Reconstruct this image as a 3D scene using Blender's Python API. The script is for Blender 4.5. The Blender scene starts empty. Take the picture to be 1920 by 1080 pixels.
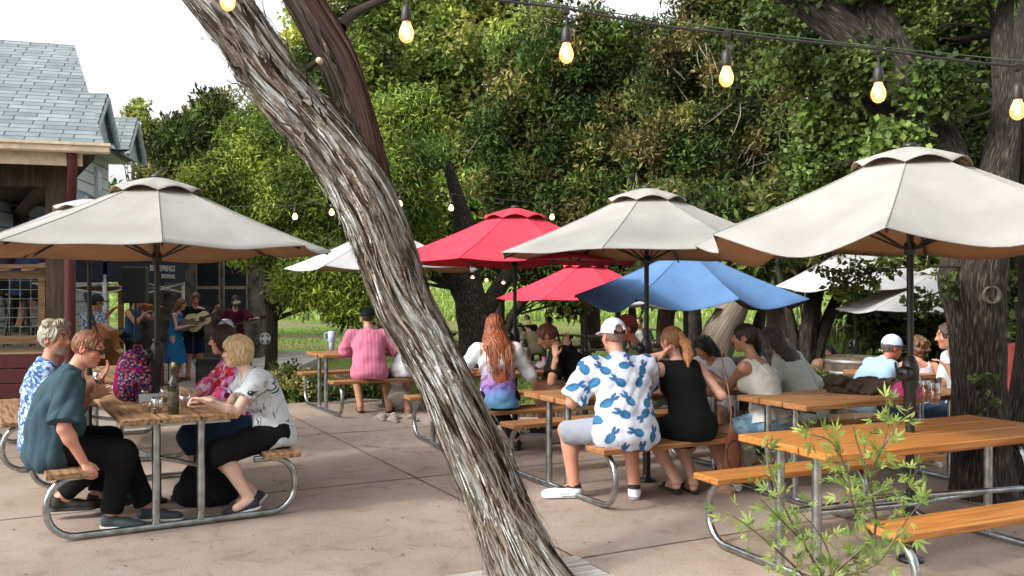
import bpy, math, random
import numpy as np
from mathutils import Vector, Matrix
# ---------------------------------------------------------------- camera, sky, sun, exposure
scene = bpy.context.scene
C = scene.collection
FPX = 1720.0; CAMH = 1.6
cam = bpy.data.cameras.new('camera'); cam_ob = bpy.data.objects.new('camera', cam); C.objects.link(cam_ob)
cam.sensor_width = 36; cam.lens = 36*FPX/1920; cam.clip_end = 1500; cam.clip_start = .05
cam_ob.location = (0, 0, CAMH); cam_ob.rotation_euler = (math.radians(90), 0, 0)
scene.camera = cam_ob
SUN_EL, SUN_AZ = 38, 238          # azimuth measured clockwise from +Y
w = bpy.data.worlds.new('World'); scene.world = w; w.use_nodes = True
nt = w.node_tree; nt.nodes.clear()
sky = nt.nodes.new('ShaderNodeTexSky'); sky.sky_type = 'NISHITA'; sky.sun_disc = False
sky.sun_elevation = math.radians(SUN_EL); sky.sun_rotation = math.radians(SUN_AZ)
sky.dust_density = 5.0; sky.ozone_density = 1.0; sky.air_density = 1.0
hs = nt.nodes.new('ShaderNodeHueSaturation'); hs.inputs['Saturation'].default_value = .12; hs.inputs['Value'].default_value = 3.5
bg = nt.nodes.new('ShaderNodeBackground'); bg.inputs['Strength'].default_value = .15
wo = nt.nodes.new('ShaderNodeOutputWorld')
nt.links.new(sky.outputs[0], hs.inputs['Color']); nt.links.new(hs.outputs[0], bg.inputs['Color']); nt.links.new(bg.outputs[0], wo.inputs['Surface'])
sun = bpy.data.lights.new('sun', 'SUN'); sun_ob = bpy.data.objects.new('sun', sun); C.objects.link(sun_ob)
sun.energy = 2.6; sun.angle = math.radians(4); sun.color = (1, .93, .82)
a = math.radians(SUN_AZ); e = math.radians(SUN_EL)
sd = Vector((math.sin(a)*math.cos(e), math.cos(a)*math.cos(e), math.sin(e)))
sun_ob.rotation_euler = sd.to_track_quat('Z', 'Y').to_euler()
scene.view_settings.view_transform = 'Standard'; scene.view_settings.look = 'None'
scene.view_settings.exposure = -0.38; scene.view_settings.gamma = 1
scene.cycles.max_bounces = 6; scene.cycles.transparent_max_bounces = 6
rng = np.random.default_rng(7); random.seed(7)
R = math.radians
# ---------------------------------------------------------------- helpers
def at(u, v, Y):                       # point at distance Y seen at photo pixel (u, v)
    return Vector(((u-960)*Y/FPX, Y, CAMH-(v-540)*Y/FPX))
def gat(u, v, z=0.0):                  # point of the plane z seen at photo pixel (u, v)
    Y = FPX*(CAMH-z)/(v-540); return Vector(((u-960)*Y/FPX, Y, z))
def tag(o, label=None, cat=None, group=None, kind=None):
    if label: o['label'] = label
    if cat: o['category'] = cat
    if group: o['group'] = group
    if kind: o['kind'] = kind
    return o
def empty(name, loc=(0,0,0), rz=0, label=None, cat=None, group=None):
    o = bpy.data.objects.new(name, None); C.objects.link(o); o.location = loc; o.rotation_euler = (0, 0, rz)
    o.empty_display_size = .1
    return tag(o, label, cat, group)
def link(name, me, mat=None, parent=None, loc=None):
    o = bpy.data.objects.new(name, me); C.objects.link(o)
    if mat is not None:
        for m in (mat if isinstance(mat, (list, tuple)) else [mat]): me.materials.append(m)
    if parent is not None: o.parent = parent
    if loc is not None: o.location = loc
    return o
def np_mesh(name, V, Fq, col=None, smooth=True, midx=None, uv=None):
    V = np.asarray(V, np.float32); Fq = np.asarray(Fq, np.int32); k = Fq.shape[1]
    me = bpy.data.meshes.new(name); me.vertices.add(len(V)); me.vertices.foreach_set('co', V.ravel())
    me.loops.add(Fq.size); me.loops.foreach_set('vertex_index', Fq.ravel())
    me.polygons.add(len(Fq)); me.polygons.foreach_set('loop_start', np.arange(0, Fq.size, k, dtype=np.int32))
    me.polygons.foreach_set('loop_total', np.full(len(Fq), k, np.int32))
    if midx is not None: me.polygons.foreach_set('material_index', np.asarray(midx, np.int32))
    me.polygons.foreach_set('use_smooth', np.full(len(Fq), smooth, bool))
    me.update(calc_edges=True)
    if col is not None:
        at_ = me.color_attributes.new('Col', 'FLOAT_COLOR', 'POINT')
        c = np.ones((len(V), 4), np.float32); c[:, :3] = col; at_.data.foreach_set('color', c.ravel())
    if uv is not None:
        at_ = me.attributes.new('st', 'FLOAT_VECTOR', 'POINT'); at_.data.foreach_set('vector', np.asarray(uv, np.float32).ravel())
    return me
class MB:
    """collects boxes, tubes, lathes into one mesh"""
    def __init__(s): s.v = []; s.f = []; s.m = []; s.sm = []; s.cur = 0
    def add(s, vs, fs, sm=False, M=None):
        n = len(s.v)
        for p in vs:
            p = Vector(p)
            if M is not None: p = M @ p
            s.v.append(p[:])
        for f in fs: s.f.append([n+i for i in f]); s.m.append(s.cur); s.sm.append(sm)
    def box(s, c, size, rz=0, M=None, bev=0.0):
        x, y, z = size[0]/2, size[1]/2, size[2]/2; c = Vector(c)
        Rm = Matrix.Rotation(rz, 4, 'Z')
        if bev <= 0:
            vs = [(-x,-y,-z),(x,-y,-z),(x,y,-z),(-x,y,-z),(-x,-y,z),(x,-y,z),(x,y,z),(-x,y,z)]
            fs = [(0,3,2,1),(4,5,6,7),(0,1,5,4),(1,2,6,5),(2,3,7,6),(3,0,4,7)]
        else:
            b = min(bev, x*.9, y*.9, z*.9); vs = []
            for (zz, k) in ((-z, b), (-z+b, 0), (z-b, 0), (z, b)):
                X, Y = x-k, y-k
                vs += [(-X,-Y,zz),(X,-Y,zz),(X,Y,zz),(-X,Y,zz)]
            fs = [(3,2,1,0),(12,13,14,15)]
            for l in range(3):
                for i in range(4):
                    j = (i+1) % 4; fs.append((l*4+i, l*4+j, l*4+4+j, l*4+4+i))
        vs = [Rm @ Vector(v) + c for v in vs]
        s.add(vs, fs, False, M)
    def tube(s, pts, r, seg=8, cap=True, M=None):
        pts = [Vector(p) for p in pts]; n = len(pts)
        rr = r if isinstance(r, (list, tuple)) else [r]*n
        vs = []; up = None
        for i, p in enumerate(pts):
            t = (pts[min(i+1, n-1)]-pts[max(i-1, 0)]).normalized()
            if up is None: up = Vector((0,0,1)) if abs(t.z) < .9 else Vector((1,0,0))
            a_ = t.cross(up).normalized(); b_ = a_.cross(t).normalized(); up = b_
            for k in range(seg):
                q = 2*math.pi*k/seg; vs.append(p+(a_*math.cos(q)+b_*math.sin(q))*rr[i])
        fs = [(i*seg+k, i*seg+(k+1) % seg, (i+1)*seg+(k+1) % seg, (i+1)*seg+k) for i in range(n-1) for k in range(seg)]
        s.add(vs, fs, True, M)
        if cap:
            s.add(vs[:seg], [tuple(range(seg))], False, M); s.add(vs[-seg:], [tuple(range(seg-1, -1, -1))], False, M)
    def lathe(s, prof, seg=16, c=(0,0,0), M=None, sm=True):
        c = Vector(c); vs = [(c.x+r_*math.cos(2*math.pi*k/seg), c.y+r_*math.sin(2*math.pi*k/seg), c.z+z_) for r_, z_ in prof for k in range(seg)]
        fs = [(i*seg+k, i*seg+(k+1) % seg, (i+1)*seg+(k+1) % seg, (i+1)*seg+k) for i in range(len(prof)-1) for k in range(seg)]
        s.add(vs, fs, sm, M)
    def prism(s, poly, depth, M=None):      # poly in xy, extruded in z 0..depth
        n = len(poly); vs = [(p[0], p[1], 0) for p in poly]+[(p[0], p[1], depth) for p in poly]
        fs = [tuple(range(n-1, -1, -1)), tuple(range(n, 2*n))]+[(i, (i+1) % n, n+(i+1) % n, n+i) for i in range(n)]
        s.add(vs, fs, False, M)
    def build(s, name, mat, parent=None, loc=None):
        me = bpy.data.meshes.new(name); me.from_pydata(s.v, [], s.f)
        me.polygons.foreach_set('material_index', s.m); me.polygons.foreach_set('use_smooth', s.sm); me.update()
        return link(name, me, mat, parent, loc)
def arc(c, r, a0, a1, n, plane='yz'):
    out = []
    for i in range(n+1):
        q = R(a0+(a1-a0)*i/n)
        out.append((0, c[0]+r*math.cos(q), c[1]+r*math.sin(q)))
    return out
# ---------------------------------------------------------------- materials
def newmat(name, rough=.6, metal=0, spec=.5):
    m = bpy.data.materials.new(name); m.use_nodes = True
    b = m.node_tree.nodes['Principled BSDF']; b.inputs['Roughness'].default_value = rough; b.inputs['Metallic'].default_value = metal
    b.inputs['Specular IOR Level'].default_value = spec
    return m, m.node_tree, b
def ramp(nt, cols):
    r = nt.nodes.new('ShaderNodeValToRGB'); e = r.color_ramp.elements
    while len(e) < len(cols): e.new(.5)
    for i, (p, c) in enumerate(cols): e[i].position = p; e[i].color = (*c, 1)
    return r
def noisemat(name, c1, c2, scale=8, rough=.7, metal=0, stretch=(1,1,1), bump=.0, bscale=None, detail=6, spec=.4, rot=0, coord='Object', c3=None, p=(.35, .65), bdist=.01):
    m, nt, b = newmat(name, rough, metal, spec)
    if coord == 'st':
        tc = nt.nodes.new('ShaderNodeAttribute'); tc.attribute_name = 'st'; out = tc.outputs['Vector']
    else:
        tc = nt.nodes.new('ShaderNodeTexCoord'); out = tc.outputs[coord]
    mp = nt.nodes.new('ShaderNodeMapping'); mp.inputs['Scale'].default_value = stretch; mp.inputs['Rotation'].default_value = (0, 0, rot)
    n = nt.nodes.new('ShaderNodeTexNoise'); n.inputs['Scale'].default_value = scale; n.inputs['Detail'].default_value = detail
    nt.links.new(out, mp.inputs['Vector']); nt.links.new(mp.outputs[0], n.inputs['Vector'])
    cols = [(p[0], c1), (p[1], c2)] if c3 is None else [(p[0], c1), ((p[0]+p[1])/2, c2), (p[1], c3)]
    r = ramp(nt, cols); nt.links.new(n.outputs['Fac'], r.inputs[0]); nt.links.new(r.outputs[0], b.inputs['Base Color'])
    if bump:
        n2 = nt.nodes.new('ShaderNodeTexNoise'); n2.inputs['Scale'].default_value = bscale or scale*2; n2.inputs['Detail'].default_value = 5
        nt.links.new(mp.outputs[0], n2.inputs['Vector'])
        bp = nt.nodes.new('ShaderNodeBump'); bp.inputs['Strength'].default_value = bump; bp.inputs['Distance'].default_value = bdist
        nt.links.new(n2.outputs['Fac'], bp.inputs['Height']); nt.links.new(bp.outputs[0], b.inputs['Normal'])
    return m
def colmat(name, rough=.85, var=.12, scale=40, bump=.0, trans=0, spec=.3, sheen=0, sss=0, stretch=(1,1,1)):
    """base colour from the mesh colour attribute, with fine procedural variation"""
    m, nt, b = newmat(name, rough, 0, spec)
    A = nt.nodes.new('ShaderNodeAttribute'); A.attribute_name = 'Col'
    tc = nt.nodes.new('ShaderNodeTexCoord'); mp = nt.nodes.new('ShaderNodeMapping'); mp.inputs['Scale'].default_value = stretch
    n = nt.nodes.new('ShaderNodeTexNoise'); n.inputs['Scale'].default_value = scale; n.inputs['Detail'].default_value = 4
    nt.links.new(tc.outputs['Object'], mp.inputs['Vector']); nt.links.new(mp.outputs[0], n.inputs['Vector'])
    mr = nt.nodes.new('ShaderNodeMapRange'); mr.inputs['From Min'].default_value = .3; mr.inputs['From Max'].default_value = .7
    mr.inputs['To Min'].default_value = 1-var; mr.inputs['To Max'].default_value = 1+var
    nt.links.new(n.outputs['Fac'], mr.inputs['Value'])
    mx = nt.nodes.new('ShaderNodeVectorMath'); mx.operation = 'SCALE'
    nt.links.new(A.outputs['Color'], mx.inputs[0]); nt.links.new(mr.outputs[0], mx.inputs['Scale'])
    nt.links.new(mx.outputs[0], b.inputs['Base Color'])
    if bump:
        bp = nt.nodes.new('ShaderNodeBump'); bp.inputs['Strength'].default_value = bump; bp.inputs['Distance'].default_value = .004
        nt.links.new(n.outputs['Fac'], bp.inputs['Height']); nt.links.new(bp.outputs[0], b.inputs['Normal'])
    if sss:
        b.inputs['Subsurface Weight'].default_value = sss; b.inputs['Subsurface Radius'].default_value = (.012, .005, .003); b.inputs['Subsurface Scale'].default_value = 1
    if trans:
        tr = nt.nodes.new('ShaderNodeBsdfTranslucent'); mix = nt.nodes.new('ShaderNodeMixShader'); mix.inputs[0].default_value = trans
        nt.links.new(mx.outputs[0], tr.inputs['Color']); nt.links.new(b.outputs[0], mix.inputs[1]); nt.links.new(tr.outputs[0], mix.inputs[2])
        nt.links.new(mix.outputs[0], nt.nodes['Material Output'].inputs['Surface'])
    return m
def plain(name, c, rough=.5, metal=0, spec=.5, v=.15, scale=12):
    return noisemat(name, tuple(x*(1-v) for x in c), tuple(min(1, x*(1+v)) for x in c), scale=scale, rough=rough, metal=metal, spec=spec)
def glassmat(name, c=(1,1,1), alpha=.25, rough=.05):
    m, nt, b = newmat(name, rough, 0, .5); b.inputs['Base Color'].default_value = (*c, 1)
    tr = nt.nodes.new('ShaderNodeBsdfTransparent'); tr.inputs['Color'].default_value = (*c, 1)
    gl = nt.nodes.new('ShaderNodeBsdfGlossy'); gl.inputs['Roughness'].default_value = rough; gl.inputs['Color'].default_value = (1,1,1,1)
    fr = nt.nodes.new('ShaderNodeLayerWeight'); fr.inputs['Blend'].default_value = .35
    ad = nt.nodes.new('ShaderNodeMath'); ad.operation = 'MULTIPLY_ADD'; ad.inputs[1].default_value = .8; ad.inputs[2].default_value = alpha*.4
    nt.links.new(fr.outputs['Facing'], ad.inputs[0])
    mix = nt.nodes.new('ShaderNodeMixShader'); nt.links.new(ad.outputs[0], mix.inputs[0]); nt.links.new(tr.outputs[0], mix.inputs[1]); nt.links.new(gl.outputs[0], mix.inputs[2])
    nt.links.new(mix.outputs[0], nt.nodes['Material Output'].inputs['Surface'])
    return m
def emit(name, c, s):
    m = bpy.data.materials.new(name); m.use_nodes = True; nt = m.node_tree; nt.nodes.clear()
    e_ = nt.nodes.new('ShaderNodeEmission'); e_.inputs['Color'].default_value = (*c, 1); e_.inputs['Strength'].default_value = s
    o = nt.nodes.new('ShaderNodeOutputMaterial'); nt.links.new(e_.outputs[0], o.inputs['Surface']); return m
M_ = {}
M_['galv'] = noisemat('galvanised_steel', (.30,.33,.34), (.50,.54,.55), scale=14, rough=.27, metal=1.0, bump=.05)
M_['wood_orange'] = noisemat('stained_orange_wood', (.27,.10,.02), (.40,.16,.036), scale=5, rough=.5, stretch=(.5,9,9), bump=.25, bscale=9, c3=(.44,.195,.052), spec=.35)
M_['wood_brown'] = noisemat('stained_brown_wood', (.20,.085,.03), (.32,.145,.055), scale=5, rough=.55, stretch=(.5,9,9), bump=.3, bscale=9, c3=(.38,.20,.08), spec=.35)
M_['wood_worn'] = noisemat('worn_tan_wood', (.14,.07,.035), (.29,.17,.085), scale=5, rough=.6, stretch=(.55,8,8), bump=.4, bscale=9, c3=(.38,.25,.13), spec=.3)
M_['wood_dark'] = noisemat('dark_weathered_wood', (.035,.028,.022), (.08,.06,.045), scale=6, rough=.8, stretch=(.6,8,8))
M_['black'] = plain('black_powder_coat', (.012,.012,.013), rough=.38)
M_['rubber'] = plain('black_rubber', (.02,.02,.02), rough=.7)
M_['leaf'] = colmat('leaf', rough=.55, var=.12, scale=6, trans=.38, spec=.35)
M_['needle'] = colmat('juniper_needle', rough=.7, var=.12, scale=6, trans=.25, spec=.2)
M_['skin'] = colmat('skin', rough=.48, var=.05, scale=60, bump=.05, spec=.4, sss=.12)
M_['cloth'] = colmat('cloth', rough=.92, var=.06, scale=90, bump=.25, spec=.15)
M_['hair'] = colmat('hair', rough=.5, var=.35, scale=60, bump=.5, spec=.4, stretch=(4,4,.7))
M_['shoe'] = colmat('shoe', rough=.6, var=.08, scale=50)
M_['bark_dark'] = noisemat('dark_oak_bark', (.007,.005,.004), (.035,.026,.019), scale=3.2, rough=.95, stretch=(5,2.6,1), bump=1, bscale=4.2, coord='st', p=(.4,.68), c3=(.12,.098,.08), bdist=.03, detail=8)
M_['bark_mid'] = noisemat('brown_bark', (.03,.02,.014), (.10,.07,.048), scale=3, rough=.95, stretch=(7,1,1), bump=.8, bscale=4, coord='st', bdist=.02)
M_['bark_pale'] = noisemat('pale_juniper_bark', (.06,.045,.033), (.26,.21,.165), scale=3, rough=.95, stretch=(6,.6,1), bump=.9, bscale=4, coord='st', bdist=.02)
# ================================================================ THE SETTING
def sstep(a, b, x): t = np.clip((x-a)/(b-a), 0, 1); return t*t*(3-2*t)
def ground_h(x, y):
    x = np.asarray(x, float); y = np.asarray(y, float)
    h = -.45 - .65*sstep(3.0, 8.0, x)*sstep(13, 18, y)*(1-sstep(34, 50, y)) + 2.2*sstep(55, 105, y) - .12*sstep(13, 10, y)
    h += .05*np.sin(x*.7+1.3)*np.sin(y*.45)*sstep(14, 20, y) + .10*np.sin(x*.13+.4)*np.sin(y*.09)
    return h
def gh(x, y): return float(ground_h(x, y))
ys = np.concatenate([np.linspace(-30, 10, 14), np.linspace(11, 60, 110), np.linspace(62, 130, 40), np.linspace(150, 600, 10)])
xs = np.concatenate([np.linspace(-400, -50, 8), np.linspace(-45, 45, 140), np.linspace(50, 400, 8)])
GX, GY = np.meshgrid(xs, ys); GZ = ground_h(GX, GY)
n1, n2 = GX.shape; idx = np.arange(n1*n2).reshape(n1, n2)
V = np.stack([GX, GY, GZ], -1).reshape(-1, 3)
Fq = np.stack([idx[:-1, :-1], idx[:-1, 1:], idx[1:, 1:], idx[1:, :-1]], -1).reshape(-1, 4)
def lawn_mat():
    m, nt, b = newmat('lawn', .95, 0, .1)
    tc = nt.nodes.new('ShaderNodeTexCoord')
    n1 = nt.nodes.new('ShaderNodeTexNoise'); n1.inputs['Scale'].default_value = 9; n1.inputs['Detail'].default_value = 8
    n2 = nt.nodes.new('ShaderNodeTexNoise'); n2.inputs['Scale'].default_value = .22; n2.inputs['Detail'].default_value = 5
    mp = nt.nodes.new('ShaderNodeMapping'); mp.inputs['Scale'].default_value = (.45, 1.3, 1); mp.inputs['Location'].default_value = (3, 7, 0)
    nt.links.new(tc.outputs['Object'], n1.inputs['Vector']); nt.links.new(tc.outputs['Object'], mp.inputs[0]); nt.links.new(mp.outputs[0], n2.inputs['Vector'])
    g = ramp(nt, [(.3, (.035, .065, .010)), (.5, (.095, .155, .025)), (.72, (.22, .29, .055))]); nt.links.new(n1.outputs['Fac'], g.inputs[0])
    d = ramp(nt, [(.3, (.10, .07, .04)), (.7, (.26, .19, .12))]); nt.links.new(n1.outputs['Fac'], d.inputs[0])
    # bare dirt patches
    k = ramp(nt, [(.49, (0,0,0)), (.58, (1,1,1))]); nt.links.new(n2.outputs['Fac'], k.inputs[0])
    mx = nt.nodes.new('ShaderNodeMixRGB'); nt.links.new(k.outputs[0], mx.inputs[0]); nt.links.new(g.outputs[0], mx.inputs[1]); nt.links.new(d.outputs[0], mx.inputs[2])
    nt.links.new(mx.outputs[0], b.inputs['Base Color'])
    bp = nt.nodes.new('ShaderNodeBump'); bp.inputs['Strength'].default_value = .6; bp.inputs['Distance'].default_value = .05
    nt.links.new(n1.outputs['Fac'], bp.inputs['Height']); nt.links.new(bp.outputs[0], b.inputs['Normal'])
    return m
tag(link('ground', np_mesh('ground', V, Fq), lawn_mat()), kind='structure')
# ---- patio slab
def patio_mat():
    m, nt, b = newmat('patio_concrete', .8, 0, .3)
    tc = nt.nodes.new('ShaderNodeTexCoord'); L = nt.links.new
    n1 = nt.nodes.new('ShaderNodeTexNoise'); n1.inputs['Scale'].default_value = .55; n1.inputs['Detail'].default_value = 12; n1.inputs['Roughness'].default_value = .72
    n2 = nt.nodes.new('ShaderNodeTexNoise'); n2.inputs['Scale'].default_value = 60; n2.inputs['Detail'].default_value = 8
    n3 = nt.nodes.new('ShaderNodeTexNoise'); n3.inputs['Scale'].default_value = 4.5; n3.inputs['Detail'].default_value = 7; n3.inputs['Distortion'].default_value = .8
    for n in (n1, n2, n3): L(tc.outputs['Object'], n.inputs['Vector'])
    r1 = ramp(nt, [(.30, (.24, .188, .148)), (.5, (.32, .258, .212)), (.70, (.38, .318, .270))]); L(n1.outputs['Fac'], r1.inputs[0])
    r3 = ramp(nt, [(.28, (.72, .64, .57)), (.44, (.97, .96, .95)), (.75, (1.08, 1.08, 1.1))]); L(n3.outputs['Fac'], r3.inputs[0])
    r2 = ramp(nt, [(.35, (.86, .84, .82)), (.6, (1.06, 1.06, 1.06))]); L(n2.outputs['Fac'], r2.inputs[0])
    a1 = nt.nodes.new('ShaderNodeMixRGB'); a1.blend_type = 'MULTIPLY'; a1.inputs[0].default_value = .85; L(r1.outputs[0], a1.inputs[1]); L(r3.outputs[0], a1.inputs[2])
    a2 = nt.nodes.new('ShaderNodeMixRGB'); a2.blend_type = 'MULTIPLY'; a2.inputs[0].default_value = 1; L(a1.outputs[0], a2.inputs[1]); L(r2.outputs[0], a2.inputs[2])
    n4 = nt.nodes.new('ShaderNodeTexVoronoi'); n4.feature = 'DISTANCE_TO_EDGE'; n4.inputs['Scale'].default_value = .42; n5 = nt.nodes.new('ShaderNodeTexNoise'); n5.inputs['Scale'].default_value = 3; n5.inputs['Detail'].default_value = 8
    mm = nt.nodes.new('ShaderNodeMixRGB'); mm.inputs[0].default_value = .12; L(tc.outputs['Object'], mm.inputs[1]); L(tc.outputs['Object'], n5.inputs['Vector']); L(n5.outputs['Color'], mm.inputs[2]); L(mm.outputs[0], n4.inputs['Vector'])
    ck = ramp(nt, [(.0, (.30, .22, .17)), (.0035, (1, 1, 1))]); L(n4.outputs['Distance'], ck.inputs[0])
    a3 = nt.nodes.new('ShaderNodeMixRGB'); a3.blend_type = 'MULTIPLY'; L(a2.outputs[0], a3.inputs[1]); L(ck.outputs[0], a3.inputs[2])
    msk = ramp(nt, [(.50, (0, 0, 0)), (.56, (.8, .8, .8))]); L(n1.outputs['Fac'], msk.inputs[0]); L(msk.outputs[0], a3.inputs[0])
    L(a3.outputs[0], b.inputs['Base Color'])
    bp = nt.nodes.new('ShaderNodeBump'); bp.inputs['Strength'].default_value = .25; bp.inputs['Distance'].default_value = .01
    L(n2.outputs['Fac'], bp.inputs['Height']); L(bp.outputs[0], b.inputs['Normal'])
    return m
PM = patio_mat()
poly = [(-16, -6), (-16, 13.3), (-4.2, 13.3), (-3.6, 12.75), (-3.1, 12.7), (-2.3, 13.3), (-1.1, 13.0), (-1.0, 11.4), (.4, 11.35), (1.0, 9.9), (2.6, 9.7), (2.9, 9.5), (3.35, 9.5), (3.4, 10.5), (5.2, 11.2), (7.5, 11.4), (12, 11), (12, -6)]
b_ = MB(); b_.prism(poly, .6, Matrix.Translation((0, 0, -.6)))
pt = b_.build('patio', PM); tag(pt, kind='structure')
ang = R(27.5); u_ = Vector((math.cos(ang), math.sin(ang), 0)); v_ = Vector((-math.sin(ang), math.cos(ang), 0))
jm = noisemat('joint_dirt', (.05,.035,.025), (.14,.09,.06), scale=20, rough=.95)
b_ = MB()
def inpoly(x, y):
    c = False; n = len(poly)
    for i in range(n):
        x1, y1 = poly[i]; x2, y2 = poly[i-1]
        if (y1 > y) != (y2 > y) and x < (x2-x1)*(y-y1)/(y2-y1)+x1: c = not c
    return c
def joint(p0, d, l0, l1, wd):
    n_ = Vector((-d.y, d.x, 0)); st = .25; t = l0; prev = None
    while t < l1:
        p = p0+d*t
        if inpoly(p.x, p.y):
            ww = wd*(.6+.7*random.random()); o = n_*random.uniform(-.003, .003)
            q = (p+o-n_*ww/2, p+o+n_*ww/2)
            if prev: b_.add([(prev[0].x, prev[0].y, .003), (prev[1].x, prev[1].y, .003), (q[1].x, q[1].y, .003), (q[0].x, q[0].y, .003)], [(0,3,2,1)])
            prev = q
        else: prev = None
        t += st
J0 = Vector((.39, 5.42, 0))
for k in (-3, -2, -1, 0, 1, 2): joint(J0+u_*3.3*k, v_, -12, 14, .014)
for k in (-1, 0, 1, 2, 3): joint(J0+v_*2.6*k+Vector((0, 0, 0)), u_, -16, 14, .014)
tag(b_.build('patio_joints', jm), kind='structure')
# ---- stage terrace (lower gravel and flagstone floor)
sm_ = noisemat('stage_stone', (.30,.27,.23), (.50,.46,.41), scale=3, rough=.9, bump=.3)
b_ = MB(); b_.prism([(-18, 13.35), (-18, 27), (-5.2, 27), (-4.9, 17.5), (-4.3, 13.35)], .5, Matrix.Translation((0, 0, -.75)))
tag(b_.build('stage_terrace', sm_), kind='structure')
# ---- pale gravel path crossing the lawn
pm_ = noisemat('gravel_path', (.40,.36,.31), (.66,.62,.56), scale=12, rough=.95)
V = []; Fq = []
for i, x in enumerate(np.linspace(3, 40, 80)):
    yc = 39+.06*(x-12)*1.0+1.2*math.sin(x*.25); hw = .9+.25*math.sin(x*1.7)
    for s_ in (-1, 1): V.append((x, yc+s_*hw, gh(x, yc+s_*hw)+.03))
    if i: n = 2*i; Fq.append((n-2, n, n+1, n-1))
tag(link('path', np_mesh('path', V, Fq), pm_), kind='structure')
# ---- tall meadow grass (uncountable)
def blades(n, xr, yr, hgt, wid, cols, dens=None, zoff=0, lean=.35):
    x = rng.uniform(*xr, n); y = rng.uniform(*yr, n)
    if dens is not None: k = dens(x, y) > rng.random(n); x, y = x[k], y[k]; n = len(x)
    z = ground_h(x, y)+zoff; th = rng.uniform(0, np.pi, n); hh = hgt*rng.uniform(.5, 1.2, n); ww = wid*rng.uniform(.6, 1.3, n)
    dx, dy = np.cos(th)*ww/2, np.sin(th)*ww/2; lx, ly = rng.normal(0, lean, n)*hh, rng.normal(0, lean, n)*hh
    P = np.stack([np.stack([x-dx, y-dy, z-.03], -1), np.stack([x+dx, y+dy, z-.03], -1), np.stack([x+lx*.5+dx*.7, y+ly*.5+dy*.7, z+hh*.6], -1), np.stack([x+lx, y+ly, z+hh], -1)], 1).reshape(-1, 3)
    c = np.asarray(cols)[rng.integers(0, len(cols), n)]*rng.uniform(.75, 1.25, (n, 1))
    return P, np.arange(4*n).reshape(-1, 4), np.repeat(c, 4, 0)
gc = [(.20,.30,.05), (.26,.38,.07), (.16,.27,.04), (.34,.40,.12)]
P, Q, c = blades(60000, (-50, 60), (57, 104), .75, .16, gc)
tag(link('meadow_grass', np_mesh('meadow_grass', P, Q, c, smooth=False), M_['leaf']), 'tall bright meadow grass beyond the fence posts', 'grass', kind='stuff')
lc = [(.05,.09,.015), (.085,.14,.025), (.035,.065,.012), (.14,.19,.045)]
def dens(x, y): return np.clip(1.1-((y-12)/40), .15, 1)*((x > -4.0)|(y > 27))*(~((y < 11.6) | ((y < 13.5) & (x < -.9))))
P, Q, c = blades(90000, (-14, 22), (11.0, 45), .07, .025, lc, dens)
tag(link('lawn_grass', np_mesh('lawn_grass', P, Q, c, smooth=False), M_['leaf']), 'short green lawn grass around the patio', 'grass', kind='stuff')
# ---- field fence: thin steel posts and wires
fe = empty('field_fence', (0, 54, gh(0, 54)), 0, 'thin dark steel fence posts and wire along the edge of the meadow', 'fence')
fm = plain('rusty_post', (.03,.028,.025), rough=.8)
for i, x in enumerate(np.arange(-28, 40, 3.2)):
    z = gh(x, 54); b_ = MB(); hh = 2.0
    b_.tube([(x, 0, z-gh(0,54)), (x, 0, z-gh(0,54)+hh)], .05, 6); b_.build('post', fm, fe)
b_ = MB()
for k in range(4):
    b_.tube([(x, 0, gh(x, 54)-gh(0, 54)+.4+.4*k) for x in np.arange(-28, 40, 3.2)], .008, 4)
b_.build('wire', fm, fe)
# ---- rocks
rk = [noisemat('limestone%d' % i, a_, c_, scale=6, rough=.95, bump=.6) for i, (a_, c_) in enumerate([((.30,.26,.21), (.55,.50,.43)), ((.22,.18,.14), (.42,.36,.30))])]
def rock_mesh(seed, s=1):
    r2 = np.random.default_rng(seed); b = MB(); n = 7; m = 10; ph = r2.uniform(0, 6, 6)
    for i in range(n+1):
        for j in range(m):
            t = math.pi*i/n; q = 2*math.pi*j/m
            d = Vector((math.sin(t)*math.cos(q), math.sin(t)*math.sin(q), math.cos(t)))
            r_ = 1+.22*math.sin(2.3*d.x+ph[0])*math.cos(2.1*d.y+ph[1])+.16*math.sin(4.1*d.z+ph[2]+2*d.x)+.08*math.sin(6*d.y+ph[3])
            p = d*r_; b.v.append((p.x*s, p.y*.8*s, p.z*.55*s))
    for i in range(n):
        for j in range(m):
            b.f.append([i*m+j, (i+1)*m+j, (i+1)*m+(j+1) % m, i*m+(j+1) % m]); b.m.append(0); b.sm.append(True)
    me = bpy.data.meshes.new('rock'); me.from_pydata(b.v, [], b.f); me.polygons.foreach_set('use_smooth', b.sm); return me
rocks = [rock_mesh(i) for i in range(6)]
for i, r_ in enumerate(rocks): r_.materials.append(rk[i % 2])
def rock(x, y, s, z, label, group):
    o = bpy.data.objects.new('rock', rocks[random.randrange(6)]); C.objects.link(o); o.location = (x, y, z)
    o.scale = (s*random.uniform(.8, 1.3), s*random.uniform(.8, 1.2), s*random.uniform(.8, 1.3)); o.rotation_euler = (random.uniform(-.3, .3), random.uniform(-.3, .3), random.uniform(0, 6))
    tag(o, label, 'rock', group)
for k in range(95):
    while 1:
        t = random.random(); x = 6.6+t*6+random.gauss(0, .7); y = 27-t*9+random.gauss(0, 1.1)
        if y > 14.5: break
    s = random.choice([.10, .14, .18, .25]); rock(x, y, s, gh(x, y)+s*.3, 'pale limestone rock of the heap along the dry creek bed', 'rocks along the dry creek bed')
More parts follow.
